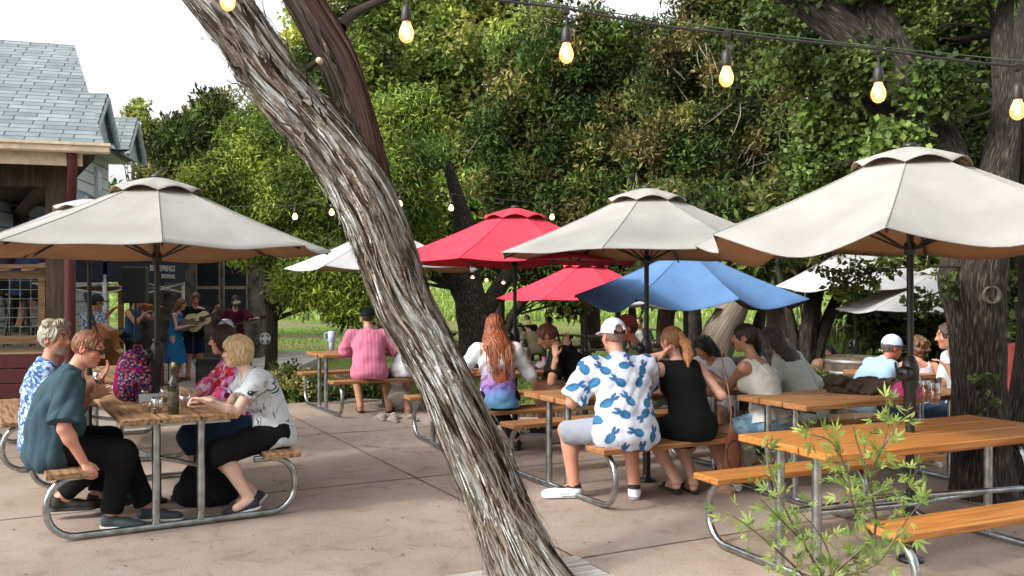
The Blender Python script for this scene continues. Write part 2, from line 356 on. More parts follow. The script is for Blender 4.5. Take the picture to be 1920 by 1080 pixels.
for k in range(34):
    x = random.uniform(-.95, .55); y = random.uniform(10.7, 11.5) if k < 26 else random.uniform(10.95, 11.3)
    x = x if k < 26 else random.uniform(-1.6, -1.0); s = random.uniform(.05, .10)
    rock(x, y, s, .02 if not (y > 11.35) else .0, 'small tan rock in the planter hole behind the red umbrella table', 'rocks in the patio planter')
# ---- grey deck boards round the leaning trunk
gb = noisemat('grey_boards', (.30,.28,.25), (.52,.50,.46), scale=5, rough=.8, stretch=(.6,9,9), bump=.3)
db = empty('board_deck', (.39, 5.42, 0), R(27.5), 'low deck of weathered grey boards at the foot of the leaning trunk', 'deck')
for k in range(6):
    b_ = MB(); b_.box((-.60-.02*(k % 2), -.10-.19*k, .012), (1.16, .178, .03), bev=.004); b_.build('board', gb, db)
# scattered dead leaves and grit on the slab
n = 900; x = rng.uniform(-5, 6, n); y = rng.uniform(3.6, 12.5, n); k = np.array([inpoly(a_, b__) for a_, b__ in zip(x, y)]); x, y = x[k], y[k]; n = len(x); th = rng.uniform(0, 6.28, n); s_ = rng.uniform(.006, .020, n)
P = np.stack([np.stack([x-np.cos(th)*s_, y-np.sin(th)*s_, 0*x+.006], -1), np.stack([x+np.sin(th)*s_*.4, y-np.cos(th)*s_*.4, 0*x+.006+s_*.3], -1), np.stack([x+np.cos(th)*s_, y+np.sin(th)*s_, 0*x+.006+s_*.2], -1), np.stack([x-np.sin(th)*s_*.4, y+np.cos(th)*s_*.4, 0*x+.007], -1)], 1).reshape(-1, 3)
c = np.repeat(np.array([(.10,.06,.03), (.20,.13,.06), (.05,.035,.02), (.28,.22,.12)])[rng.integers(0, 4, n)], 4, 0)
tag(link('leaf_litter', np_mesh('leaf_litter', P, np.arange(4*n).reshape(-1, 4), c, smooth=False), M_['leaf']), 'small dead leaves and bark crumbs scattered over the patio', 'leaf litter', kind='stuff')
# ================================================================ PAVILION
PV = empty('pavilion', (-5.9, 12.0, 0), R(17), 'open porch pavilion with blue-grey shingle roof, cream gutter and raised deck', 'building')
def shingle_mat(name='blue_grey_shingles', c1=(.15,.18,.19), c2=(.23,.265,.275), mort=(.04,.06,.07), coord='st'):
    m, nt, b = newmat(name, .9, 0, .2)
    tc = nt.nodes.new('ShaderNodeAttribute'); tc.attribute_name = 'st'
    br = nt.nodes.new('ShaderNodeTexBrick'); br.inputs['Scale'].default_value = 1; br.inputs['Brick Width'].default_value = .40; br.inputs['Row Height'].default_value = .150
    br.inputs['Mortar Size'].default_value = .009; br.inputs['Color1'].default_value = (*c1, 1); br.inputs['Color2'].default_value = (*c2, 1); br.inputs['Mortar'].default_value = (*mort, 1); br.offset = .37
    n = nt.nodes.new('ShaderNodeTexNoise'); n.inputs['Scale'].default_value = 3; n.inputs['Detail'].default_value = 8
    r = ramp(nt, [(.3, (.8,.8,.8)), (.7, (1.12,1.12,1.12))]); mx = nt.nodes.new('ShaderNodeMixRGB'); mx.blend_type = 'MULTIPLY'; mx.inputs[0].default_value = 1
    nt.links.new(tc.outputs['Vector'], br.inputs['Vector']); nt.links.new(tc.outputs['Vector'], n.inputs['Vector']); nt.links.new(n.outputs['Fac'], r.inputs[0])
    nt.links.new(br.outputs['Color'], mx.inputs[1]); nt.links.new(r.outputs[0], mx.inputs[2]); nt.links.new(mx.outputs[0], b.inputs['Base Color'])
    bp = nt.nodes.new('ShaderNodeBump'); bp.inputs['Strength'].default_value = .6; bp.inputs['Distance'].default_value = .01; bp.invert = True
    nt.links.new(br.outputs['Fac'], bp.inputs['Height']); nt.links.new(bp.outputs[0], b.inputs['Normal'])
    return m
SH = shingle_mat()
def roof_quads(name, quads, mat, parent, th=.06):
    """each quad/tri: eave a, eave b, top b, top a; gets st coords along the eave and up the slope"""
    V = []; Fq = []; S = []
    for q in quads:
        q = [Vector(p) for p in q]; ex = (q[1]-q[0]).normalized(); nrm = (q[1]-q[0]).cross(q[3]-q[0]).normalized(); ey = nrm.cross(ex)
        n = len(V)
        for p in q: V.append(p[:]); S.append(((p-q[0]).dot(ex), (p-q[0]).dot(ey), 0))
        for p in q: p2 = p-nrm*th; V.append(p2[:]); S.append(((p-q[0]).dot(ex), (p-q[0]).dot(ey), 0))
        Fq += [(n, n+1, n+2, n+3), (n+7, n+6, n+5, n+4)]+[(n+i, n+4+i, n+4+(i+1) % 4, n+(i+1) % 4) for i in range(4)]
    return link(name, np_mesh(name, V, Fq, smooth=False, uv=S), mat, parent)
ez = 3.44; rz_ = 5.64; x0, x1, y0, y1 = -8.6, .58, -.49, 7.4
roof_quads('roof', [((x0,y0,ez), (x1,y0,ez), (-.36,3.5,rz_), (x0+.94,3.5,rz_)), ((-1.30,y1,ez), (x0,y1,ez), (x0+.94,3.5,rz_), (-.36,3.5,rz_))], SH, PV)
cream = plain('cream_paint', (.58,.47,.33), rough=.6); darkw = noisemat('dark_stained_timber', (.03,.02,.013), (.075,.05,.03), scale=5, rough=.8, stretch=(7,7,.6))
redp = plain('dark_red_paint', (.075,.009,.010), rough=.6); brownw = noisemat('brown_deck_timber', (.10,.06,.03), (.22,.13,.06), scale=5, rough=.7, stretch=(.6,8,8))
b_ = MB(); b_.box(((x0+x1)/2+.01, y0-.06, ez-.075), (x1-x0+.12, .13, .13), bev=.02); b_.box(((x0+x1)/2+.02, y0-.135, ez-.03), (x1-x0+.14, .025, .035)); b_.build('gutter', cream, PV)
b_ = MB(); b_.box(((x0+x1)/2-.12, y0+.05, ez-.215), (x1-x0-.28, .05, .155)); b_.build('fascia', cream, PV)
b_ = MB(); b_.prism([(x0+.1, y0+.08), (x1-.12, y0+.08), (-1.4, y1-.1), (x0+.1, y1-.1)], .05, Matrix.Translation((0, 0, ez-.19))); b_.box(((x0)/2, 0, ez-.38), (-x0, .2, .3)); b_.box((x0/2-.9, 7.0, ez-.38), (-x0-1.9, .2, .3)); b_.tube([(-.05, .1, ez-.36), (-1.85, 6.9, ez-.36)], .14, 4); b_.build('ceiling', darkw, PV)
for (x, y, s_) in ((0, 0, .31), (-4.2, 0, .31), (-8.2, 0, .31), (-1.85, 7.0, .24), (-3.6, 7.0, .24), (-5.6, 7.0, .24)):
    b_ = MB(); b_.box((x, y, 1.6), (s_, s_, 3.2), bev=.012); b_.build('post', darkw, PV)
for x in (-1.85, -3.6):
    b_ = MB(); b_.tube([(x+.05, 6.9, 2.55), (x+.75, 6.9, 3.2)], .07, 4); b_.build('brace', darkw, PV)
b_ = MB(); dx = .34
b_.tube([(.20, -.5, 3.3), (.21, -.48, 3.1), (.19, -.40, 2.95), (.16, -.26, 2.72), (.13, -.21, 2.6), (.13, -.21, 2.3), (.13, -.21, .1)], .062, 10); b_.build('downspout', redp, PV)
b_ = MB()
for k in range(24): b_.box((-4.1, -.05+.3*k*.98, .75), (8.5, .285, .04))
b_.build('deck_floor', noisemat('deck_planks', (.20,.13,.07), (.38,.27,.16), scale=5, rough=.8, stretch=(.5,8,8)), PV)
b_ = MB()
for k in range(4): b_.box((-4.1, -.20, .10+.19*k), (8.5, .04, .18), bev=.006)
b_.build('skirt_boards', redp, PV)
rail = empty('railing'); rail.parent = PV
b_ = MB(); b_.box((-4.2, -.05, 1.88), (8.1, .16, .05)); b_.box((-4.2, -.02, 1.77), (8.1, .05, .10)); b_.box((-4.2, -.02, .93), (8.1, .06, .10)); b_.box((-.22, -.02, 1.35), (.08, .06, .74)); b_.box((-4.0, -.02, 1.35), (.08, .06, .74))
b_.build('rail_frame', brownw, rail)
b_ = MB(); x = -8.1
while x < -.3: b_.tube([(x, -.02, .98), (x, -.02, 1.72)], .0035, 4, cap=False); x += .125
for k in range(7): b_.tube([(-8.1, -.02, .98+.12*k), (-.26, -.02, .98+.12*k)], .0035, 4, cap=False)
b_.build('wire_mesh', M_['galv'], rail)
b_ = MB(); b_.box((-5.2, 7.1, 1.6), (6.5, .1, 1.7)); b_.build('back_wall', darkw, PV)
# ================================================================ SIDING HOUSE
wsid = (.66,.70,.72)
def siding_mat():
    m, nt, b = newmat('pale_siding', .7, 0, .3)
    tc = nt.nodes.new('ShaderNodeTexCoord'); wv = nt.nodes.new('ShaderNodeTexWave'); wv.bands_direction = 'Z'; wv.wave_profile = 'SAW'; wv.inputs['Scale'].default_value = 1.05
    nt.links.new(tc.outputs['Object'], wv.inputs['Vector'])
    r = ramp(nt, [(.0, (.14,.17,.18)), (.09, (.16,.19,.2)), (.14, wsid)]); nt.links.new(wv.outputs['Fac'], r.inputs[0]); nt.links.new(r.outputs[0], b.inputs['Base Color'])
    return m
sidm = siding_mat(); trim = plain('blue_white_trim', (.46,.53,.56), rough=.6)
HS = empty('siding_house', (-10.15, 20.0, -.25), math.atan2(1, -.18)-math.pi/2, 'tall pale blue-white clapboard house with small eave gables behind the pavilion', 'building')
# local: +y runs along the wall away from camera, wall face at x=0, +x outwards
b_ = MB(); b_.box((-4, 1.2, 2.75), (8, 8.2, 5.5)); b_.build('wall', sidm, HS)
roof_quads('roof', [((.45,-3.1,5.45), (.45,5.6,5.45), (-4,5.6,8.0), (-4,-3.1,8.0)), ((-8.4,5.6,5.45), (-8.4,-3.1,5.45), (-4,-3.1,8.0), (-4,5.6,8.0))], SH, HS)
b_ = MB(); b_.box((.47, 1.25, 5.38), (.06, 8.7, .2)); b_.box((.2, 1.25, 5.30), (.5, 8.7, .03)); b_.build('fascia', trim, HS)
for y in (1.3, 4.4):
    g = roof_quads('gable_roof', [((.95,y-1.0,5.35), (-2.2,y-1.0,5.35), (-2.2,y,6.35), (.95,y,6.35)), ((-2.2,y+1.0,5.35), (.95,y+1.0,5.35), (.95,y,6.35), (-2.2,y,6.35))], SH, HS)
    b_ = MB()
    b_.prism([(-.92, 0), (.92, 0), (0, .95)], .06, Matrix(((0,0,1,.72), (1,0,0,y), (0,1,0,5.3), (0,0,0,1)))); b_.build('gable_face', trim, HS)
    b_ = MB()
    for s_ in (-1, 1): b_.tube([(.93, y+s_*1.02, 5.27), (.93, y, 6.28)], .07, 4)
    b_.build('barge_board', trim, HS)
for y, z0, z1 in ((1.9, 3.95, 5.0), (4.15, 3.8, 5.0)):
    b_ = MB(); b_.box((.02, y, (z0+z1)/2), (.06, .62, z1-z0), bev=.01); wf = b_.build('window', trim, HS)
    b_ = MB(); b_.box((.045, y, (z0+z1)/2), (.03, .44, z1-z0-.18)); b_.build('pane', plain('window_glass', (.10,.14,.15), rough=.15), wf)
roof_quads('porch_roof', [((2.2,-2.5,3.1), (2.2,1.6,3.1), (0.01,3.2,4.25), (0.01,-2.5,4.25))], shingle_mat('porch_shingles', (.22,.27,.31), (.27,.33,.37), (.19,.24,.27)), HS)
# ================================================================ STONE BUILDING behind the musicians
stn = noisemat('dark_rubble_stone', (.02,.017,.014), (.09,.075,.06), scale=3.5, rough=.95, bump=.8, c3=(.14,.12,.10))
SB = empty('stone_building', (-8.3, 24, -.25), R(6), 'low dark stone building with timber framed windows behind the musicians', 'building')
b_ = MB(); b_.box((0, 1.5, 1.6), (3.3, 3, 3.2)); b_.build('wall', stn, SB)
roof_quads('roof', [((-1.9,-.4,3.15), (1.9,-.4,3.15), (1.9,1.5,3.6), (-1.9,1.5,3.6)), ((1.9,3.3,3.15), (-1.9,3.3,3.15), (-1.9,1.5,3.6), (1.9,1.5,3.6))], M_['wood_dark'], SB)
frm = plain('tan_window_frame', (.16,.13,.09), rough=.7); dgl = plain('dark_glass', (.01,.012,.014), rough=.15)
for x in (.35, 1.05):
    b_ = MB(); b_.box((x, -.03, 2.0), (.62, .07, 1.5)); wf = b_.build('window', frm, SB)
    b_ = MB(); b_.box((x, -.06, 2.3), (.54, .03, .78)); b_.box((x, -.06, 1.56), (.54, .03, .52)); b_.build('pane', dgl, wf)
rl = empty('wire_railing', (-9.1, 18.2, -.25), R(5), 'orange timber railing with wire grid infill behind the bass player', 'railing')
ow = plain('orange_timber', (.30,.13,.05), rough=.7)
b_ = MB(); b_.box((.6, 0, 1.84), (1.5, .08, .09)); b_.box((.6, 0, .95), (1.5, .08, .09)); b_.box((-.1, 0, 1.1), (.09, .09, 1.6)); b_.box((1.3, 0, 1.0), (.09, .09, 2.0)); b_.build('rail_frame', ow, rl)
b_ = MB()
for k in range(9): b_.tube([(.02+.15*k, 0, 1.0), (.02+.15*k, 0, 1.8)], .004, 4, cap=False)
for k in range(6): b_.tube([(-.05, 0, 1.05+.14*k), (1.25, 0, 1.05+.14*k)], .004, 4, cap=False)
b_.build('wire_mesh', M_['galv'], rl)
# ================================================================ TENT
navy = plain('navy_tent_fabric', (.012,.018,.045), rough=.8); whp = plain('white_paint', (.72,.74,.76), rough=.45)
skyf = plain('pale_blue_fabric', (.55,.66,.75), rough=.8)
TN = empty('canopy_tent', (-7.55, 17.0, -.25), math.atan2(2.7, .35), 'navy pop-up canopy tent with white frame and lettered valance over the stage', 'tent')
# local +x runs from near corner to far right corner, +y to the left
S3 = 3.0
for (x, y) in ((0,0), (S3,0), (0,S3), (S3,S3)):
    b_ = MB(); b_.box((x, y, 1.05), (.055, .055, 2.1)); b_.build('leg', whp, TN)
b_ = MB()
hh0, hh1 = 1.98, 2.44
for (p, q) in (((0,0), (S3,0)), ((S3,0), (S3,S3)), ((S3,S3), (0,S3)), ((0,S3), (0,0))):
    p, q = Vector((*p, 0)), Vector((*q, 0)); d = (q-p).normalized(); nn = Vector((d.y, -d.x, 0))*.04
    b_.add([p+nn+Vector((0,0,hh0)), q+nn+Vector((0,0,hh0)), q+nn+Vector((0,0,hh1)), p+nn+Vector((0,0,hh1)), p+nn*1.3+Vector((0,0,hh0)), q+nn*1.3+Vector((0,0,hh0)), q+nn*1.3+Vector((0,0,hh1)), p+nn*1.3+Vector((0,0,hh1))],
           [(0,1,2,3), (7,6,5,4), (0,4,5,1), (3,2,6,7)])
b_.build('valance', navy, TN)
b_ = MB(); c_ = (S3/2, S3/2, 2.75); cs = [(-.05,-.05,hh1), (S3+.05,-.05,hh1), (S3+.05,S3+.05,hh1), (-.05,S3+.05,hh1)]
for i in range(4): b_.add([cs[i], cs[(i+1) % 4], c_], [(0,1,2)]); b_.add([Vector(cs[i])-Vector((0,0,.02)), Vector(cs[(i+1) % 4])-Vector((0,0,.02)), Vector(c_)-Vector((0,0,.02))], [(2,1,0)])
b_.build('roof', skyf, TN)
b_ = MB()
for (p, q) in (((0,0), (S3,0)), ((S3,0), (S3,S3)), ((S3,S3), (0,S3)), ((0,S3), (0,0))):
    m_ = ((p[0]+q[0])/2, (p[1]+q[1])/2)
    for z0, z1 in ((1.95, 1.75), (1.75, 1.95)):
        b_.tube([(p[0], p[1], z0), (m_[0], m_[1], z1), (q[0], q[1], z0)], .014, 5)
b_.build('truss', whp, TN)
def text_mesh(s, size, name, mat, parent, M, ext=.002, align='CENTER'):
    cu = bpy.data.curves.new(name, 'FONT'); cu.body = s; cu.size = size; cu.extrude = ext; cu.align_x = align
    to = bpy.data.objects.new('tmp', cu); C.objects.link(to); dg = bpy.context.evaluated_depsgraph_get(); dg.update()
    me = bpy.data.meshes.new_from_object(to.evaluated_get(dg)); bpy.data.objects.remove(to)
    me.transform(M); me.name = name; me.materials.clear(); return link(name, me, mat, parent)
MT = Matrix.Translation((2.02, -.06, 2.20)) @ Matrix.Rotation(R(90), 4, 'X')
text_mesh('BELL SPRINGS', .17, 'lettering', plain('white_ink', (.8,.8,.8)), TN, MT)
text_mesh('BREWING', .13, 'lettering', plain('white_ink2', (.8,.8,.8)), TN, Matrix.Translation((2.25, -.06, 2.05)) @ Matrix.Rotation(R(90), 4, 'X'))
# ================================================================ TREES
def noise3(P, f, seed=0, n=6):
    r = np.random.default_rng(seed); out = np.zeros(len(P))
    for i in range(n):
        k = r.normal(0, 1, 3); k *= f*(.6+.9*r.random())/np.linalg.norm(k); out += np.sin(P@k+r.uniform(0, 6.28)+.8*np.sin(P@(k[[1,2,0]]*.7)+r.uniform(0, 6)))
    return out/n
def bark_tube(path, rad, seg=20, sub=6, twist=0, ridge=.08, nr=9, seed=0, flare=0):
    """tapered trunk with ridged bark; returns V, F, st"""
    P = np.array(path, float); n = len(P); T = np.linspace(0, n-1, (n-1)*sub+1)
    def cr(A, t):
        i = np.clip(t.astype(int), 0, n-2); f = (t-i)[:, None]
        p0 = A[np.clip(i-1, 0, n-1)]; p1 = A[i]; p2 = A[i+1]; p3 = A[np.clip(i+2, 0, n-1)]
        return .5*((2*p1)+(-p0+p2)*f+(2*p0-5*p1+4*p2-p3)*f*f+(-p0+3*p1-3*p2+p3)*f**3)
    Q = cr(P, T); rr = np.interp(T, np.arange(n), rad)
    D = np.gradient(Q, axis=0); D /= np.linalg.norm(D, axis=1)[:, None]
    L = np.concatenate([[0], np.cumsum(np.linalg.norm(np.diff(Q, axis=0), axis=1))])
    up = np.array([0, 1, 0.]) if abs(D[0][1]) < .9 else np.array([1, 0, 0.]); A = []; B = []
    for d in D:
        a = np.cross(d, up); a /= np.linalg.norm(a); b = np.cross(a, d); up = b; A.append(a); B.append(b)
    A = np.array(A); B = np.array(B); th = np.linspace(0, 2*np.pi, seg+1)
    TH, LL = np.meshgrid(th, L); RR = np.repeat(rr[:, None], seg+1, 1)
    tw = TH+twist*LL
    if ridge:
        c, s = np.cos(tw), np.sin(tw); X = np.stack([c*nr/3, s*nr/3, LL*1.3], -1).reshape(-1, 3)
        d = 1-2*np.abs(noise3(X, 1.6, seed)); d = d+.5*(1-2*np.abs(noise3(X*2.1, 1.7, seed+1)))
        RR = RR*(1+ridge*(d.reshape(RR.shape)-.6)+ridge*1.1*noise3(np.stack([c*1.9, s*1.9, LL*.9], -1).reshape(-1, 3), 1.5, seed+3).reshape(RR.shape))
    V = Q[:, None]+(np.cos(TH)[..., None]*A[:, None]+np.sin(TH)[..., None]*B[:, None])*RR[..., None]
    m = seg+1; N = len(T); I = np.arange(N*m).reshape(N, m)
    Fq = np.stack([I[:-1, :-1], I[:-1, 1:], I[1:, 1:], I[1:, :-1]], -1).reshape(-1, 4)
    ct, st_ = np.cos(tw), np.sin(tw)
    S = np.stack([ct*rr.mean()*1.3, st_*rr.mean()*1.3, LL], -1)
    # st: x,y encode the angle without a seam (scaled later), z along
    S = np.stack([tw/(2*np.pi)*6, LL*1.0, np.zeros_like(LL)], -1)
    return V.reshape(-1, 3), Fq, S.reshape(-1, 3)
def merge(parts):
    V = []; Fq = []; S = []; n = 0
    for v, f, s in parts: V.append(v); Fq.append(f+n); S.append(s); n += len(v)
    return np.concatenate(V), np.concatenate(Fq), np.concatenate(S)
def unit(v): return v/np.maximum(np.linalg.norm(v, axis=-1, keepdims=True), 1e-9)
def leaves(cent, rad, per, size, cols, kind='oval', droop=.0, cvar=.38, lvar=.22, flat=1.0, seed=1, hl=None, out=.35):
    """cent (n,3) clump centres; per leaves in each. hl: second leaf colour mixed in at random on some clumps"""
    r = np.random.default_rng(seed); n = len(cent); N = n*per
    rad = np.broadcast_to(np.asarray(rad, float), (n,))
    off = r.normal(0, 1, (N, 3)); off = unit(off)*(r.random((N, 1))**.45); off[:, 2] *= flat
    P = np.repeat(cent, per, 0)+off*np.repeat(rad, per)[:, None]
    # leaf axis: outwards + random + droop
    ax = unit(off*out+r.normal(0, .6, (N, 3))+np.array([0, 0, -droop])); nn = unit(r.normal(0, .7, (N, 3))+np.array([0, 0, .9])+off*.5)
    sd_ = unit(np.cross(ax, nn)); nn = np.cross(sd_, ax)
    asp = {'oval': .30, 'lance': .13, 'spray': .20, 'broad': .42}[kind]
    s = size*r.uniform(.55, 1.35, (N, 1))
    b = P; t = P+ax*s; m = P+ax*s*.5+nn*s*.05
    Vv = np.stack([b, m+sd_*s*asp, t-nn*s*.08, m-sd_*s*asp], 1).reshape(-1, 3)
    cols = np.asarray(cols, float); cc = cols[r.integers(0, len(cols), n)]
    cc = cc*(1+cvar*r.normal(0, 1, (n, 1)).clip(-1.6, 1.6))
    if hl is not None:
        k = r.random(n) < hl[1]; cc[k] = np.asarray(hl[0])*(1+.2*r.normal(0, 1, (k.sum(), 1)))
    c = np.repeat(cc, per, 0)*(1+lvar*r.normal(0, 1, (N, 1)).clip(-2, 2))
    return Vv, np.arange(4*N).reshape(-1, 4), np.repeat(np.clip(c, .004, 1), 4, 0)
def clumps(blobs, seed):
    """blobs: (x,y,z, rx,ry,rz, n) -> clump centres biased to the outside, uneven"""
    r = np.random.default_rng(seed); out = []
    for (x, y, z, rx, ry, rz, n) in blobs:
        k = 0; o = []
        while len(o) < n and k < n*30:
            k += 1; d = unit(r.normal(0, 1, 3)); q = d*(r.random()**.42)
            if noise3((q*np.array([rx, ry, rz]))[None]*1.0, 1.6/max(.08, min(rx, 2.2)), seed+5)[0] < -.22: continue
            o.append((x+q[0]*rx, y+q[1]*ry, z+q[2]*rz))
        out += o
    return np.array(out)
def tree(name, label, cat, group, base, trunks, blobs, leaf, bark, seed, cr=(.3, .55), trunk_seg=12, twist=0, ridge=.06, nb=40, br=.03, dead=0):
    """trunks: list of (path relative to base, radii). leaf: dict for leaves()"""
    root = empty(name, base, 0, label, cat, group)
    parts = [bark_tube(p, r_, trunk_seg, 5, twist, ridge, 9, seed+i) for i, (p, r_) in enumerate(trunks)]
    cc = clumps(blobs, seed); r = np.random.default_rng(seed+9)
    pts = np.concatenate([np.array(p, float)[max(1, len(p)//3):] for p, _ in trunks])
    sel = cc[r.permutation(len(cc))[:nb]]
    for q in sel:
        d = np.linalg.norm(pts-q, axis=1)+np.maximum(0, pts[:, 2]-q[2])*1.5; p = pts[np.argmin(d)]
        mid = p*.5+q*.5+r.normal(0, .12, 3)*np.linalg.norm(q-p)*.6+np.array([0, 0, .1*np.linalg.norm(q-p)])
        L_ = np.linalg.norm(q-p); parts.append(bark_tube([p, p*.75+mid*.25, mid, q], [br*(.6+.5*L_), br*(.5+.35*L_), br*(.3+.2*L_), .008], 5, 2, 0, 0))
    V, Fq, S = merge(parts)
    link('trunk', np_mesh('trunk', V, Fq, uv=S), bark, root)
    rad = r.uniform(cr[0], cr[1], len(cc)); lf = dict(leaf); mat = lf.pop('mat', M_['leaf'])
    V, Fq, c = leaves(cc, rad, seed=seed+2, **lf)
    link('crown', np_mesh('crown', V, Fq, c, smooth=False), mat, root)
    if dead:
        parts = []
        for q in cc[r.permutation(len(cc))[:dead]]:
            for _ in range(7):
                d = r.normal(0, .35, 3)+np.array([0, -.2, -.5]); p1 = q+d*.5+r.normal(0, .08, 3); p2 = q+d
                parts.append(bark_tube([q, p1, p2], [.014, .009, .004], 4, 2, 0, 0))
        V, Fq, S = merge(parts); link('dead_twigs', np_mesh('dead_twigs', V, Fq, uv=S), M_['twig'], root)
    return root
M_['twig'] = plain('pale_dead_twig', (.24,.19,.14), rough=.9)
JUN = [(.055,.09,.02), (.08,.12,.026), (.12,.135,.032), (.15,.13,.04), (.03,.05,.013)]
ELM = [(.13,.19,.03), (.18,.25,.04), (.25,.31,.055), (.07,.11,.02), (.32,.32,.07)]
PEC = [(.28,.38,.055), (.22,.31,.045), (.42,.48,.09), (.07,.11,.02), (.15,.22,.03)]
OAK = [(.07,.115,.024), (.10,.15,.03), (.14,.18,.04), (.04,.065,.016)]
def wpts(lst): return lst
g22 = lambda x, y: (x, y, gh(x, y))
def rel(base, pts): return [(p[0]-base[0], p[1]-base[1], p[2]-base[2]) for p in pts]
def blob(base, u, v, Y, ru, rv, n, ry=None):
    """foliage mass centred where the photo shows it: pixel centre, distance, pixel radii"""
    p = at(u, v, Y); s = Y/FPX; return (p.x-base[0], p.y-base[1], p.z-base[2], ru*s, (ry or min(ru, rv)*s*.9), rv*s, n)
def tpath(base, pix):           # [(u,v,Y)]
    return rel(base, [at(*p) for p in pix])
# bright green tree behind the left umbrella
B = g22(-4.6, 17.5)
tree('pecan_tree', 'bright green young broadleaf tree rising behind the left pale umbrella', 'tree', None, B,
     [(tpath(B, [(505, 745, 17.5), (510, 600, 17.5), (500, 430, 17.5), (490, 330, 17.5), (500, 240, 17.3)]), [.13, .11, .09, .06, .03]), (tpath(B, [(508, 560, 17.5), (560, 450, 17.2), (600, 350, 17)]), [.08, .06, .03])],
     [blob(B, 500, 300, 17.5, 100, 75, 60), blob(B, 430, 360, 17.2, 85, 62, 45), blob(B, 560, 380, 17.0, 100, 80, 65), blob(B, 480, 235, 17.6, 55, 45, 22), blob(B, 520, 430, 16.8, 130, 45, 50), blob(B, 640, 520, 15.5, 130, 50, 60), blob(B, 640, 340, 17, 60, 100, 40)],
     dict(per=400, size=.115, cols=PEC, kind='lance', droop=.35, mat=M_['leaf']), M_['bark_mid'], 11, (.28, .55))
B = g22(-1.1, 21)
tree('pecan_tree', 'bright green leafy tree with a thick forked dark trunk behind the leaning trunk', 'tree', None, B,
     [(tpath(B, [(893, 690, 21), (890, 620, 21), (880, 560, 21), (872, 500, 21), (865, 400, 21), (830, 280, 21)]), [.46, .40, .36, .30, .2, .06]), (tpath(B, [(905, 590, 21), (935, 540, 21), (985, 470, 20.8), (1020, 420, 20.6)]), [.22, .19, .14, .06]), (tpath(B, [(885, 600, 21), (855, 540, 21), (815, 470, 20.5), (760, 400, 20)]), [.2, .17, .12, .05])],
     [blob(B, 800, 270, 20.5, 120, 80, 85), blob(B, 760, 350, 20, 110, 80, 70), blob(B, 850, 350, 19.8, 110, 80, 70), blob(B, 880, 440, 20, 130, 60, 60), blob(B, 770, 450, 19.5, 120, 55, 50), blob(B, 830, 215, 20.6, 60, 40, 22), blob(B, 760, 540, 18.5, 130, 45, 60)],
     dict(per=400, size=.135, cols=PEC, kind='lance', droop=.35, hl=((.07,.13,.02), .35)), M_['bark_dark'], 21, (.35, .65))
# tall pale elm behind centre
B = g22(-4.5, 31)
tree('elm_tree', 'tall yellow-green tree filling the sky behind the fork of the leaning trunk', 'tree', None, B,
     [(tpath(B, [(720, 660, 31), (730, 450, 31), (740, 250, 31), (760, 100, 31), (790, -60, 31)]), [.4, .32, .26, .18, .1]), (tpath(B, [(735, 330, 31), (860, 180, 31), (960, 60, 31), (1010, -60, 31)]), [.2, .16, .1, .05]), (tpath(B, [(735, 360, 31), (650, 180, 31), (610, 60, 31)]), [.2, .14, .06])],
     [blob(B, 780, 60, 31, 260, 90, 88), blob(B, 700, 150, 30, 170, 90, 70), blob(B, 930, 130, 30, 150, 100, 50), blob(B, 600, 150, 30, 80, 90, 24), blob(B, 860, -60, 31, 300, 80, 70), blob(B, 680, 250, 31, 120, 80, 50), blob(B, 870, 270, 31, 110, 110, 80), blob(B, 900, 400, 30, 120, 80, 60)],
     dict(per=250, size=.20, cols=ELM, kind='oval', hl=((.24,.27,.06), .18)), M_['bark_mid'], 31, (.45, .85), nb=70, br=.045)
B = g22(-11.5, 38)
tree('juniper_tree', 'dark conical juniper standing beyond the roof of the siding house', 'tree', None, B,
     [(tpath(B, [(370, 660, 38), (380, 400, 38), (395, 190, 38)]), [.3, .2, .05])],
     [blob(B, 395, 225, 38, 42, 50, 26), blob(B, 350, 290, 38, 75, 60, 55), blob(B, 300, 330, 38, 50, 60, 30), blob(B, 400, 330, 38, 80, 70, 60), blob(B, 340, 430, 37, 130, 80, 80)],
     dict(per=230, size=.28, cols=JUN, kind='spray', droop=-.5, mat=M_['needle']), M_['bark_mid'], 41, (.45, .8), br=.04)
B = g22(-19.2, 46)
tree('sparse_tree', 'thin sparse treetop against the white sky beside the gables', 'tree', None, B,
     [(tpath(B, [(252, 640, 46), (250, 400, 46), (250, 200, 46)]), [.14, .09, .03])],
     [blob(B, 245, 205, 46, 30, 16, 9), blob(B, 270, 240, 46, 28, 16, 8), blob(B, 228, 235, 46, 20, 12, 6), blob(B, 262, 285, 46, 40, 40, 20), blob(B, 230, 265, 46, 20, 15, 6)],
     dict(per=55, size=.26, cols=[(.26,.28,.07), (.2,.24,.05)], kind='oval'), M_['bark_mid'], 51, (.35, .6), nb=26, br=.02)
# junipers centre and right
B = g22(2.2, 25)
tree('juniper_tree', 'broad dark green juniper with ragged sky gaps behind the middle pale umbrella', 'tree', None, B,
     [(tpath(B, [(1108, 655, 25), (1105, 450, 25), (1090, 250, 25), (1060, 60, 25)]), [.3, .24, .17, .06]), (tpath(B, [(1105, 420, 25), (1180, 250, 25), (1220, 90, 25)]), [.16, .12, .05])],
     [blob(B, 1070, 130, 25, 150, 110, 70), blob(B, 970, 230, 24.5, 90, 70, 30), blob(B, 1120, 270, 24.5, 120, 90, 60), blob(B, 980, 350, 24.5, 90, 70, 50), blob(B, 1130, 400, 24, 180, 75, 110), blob(B, 1180, 150, 25, 110, 100, 70), blob(B, 1090, 460, 24, 230, 42, 70), blob(B, 1030, 495, 24, 200, 28, 44)],
     dict(per=330, size=.165, cols=JUN+[(.05,.10,.02)], kind='spray', droop=-.2, mat=M_['needle']), M_['bark_mid'], 61, (.38, .7), nb=80, dead=14)
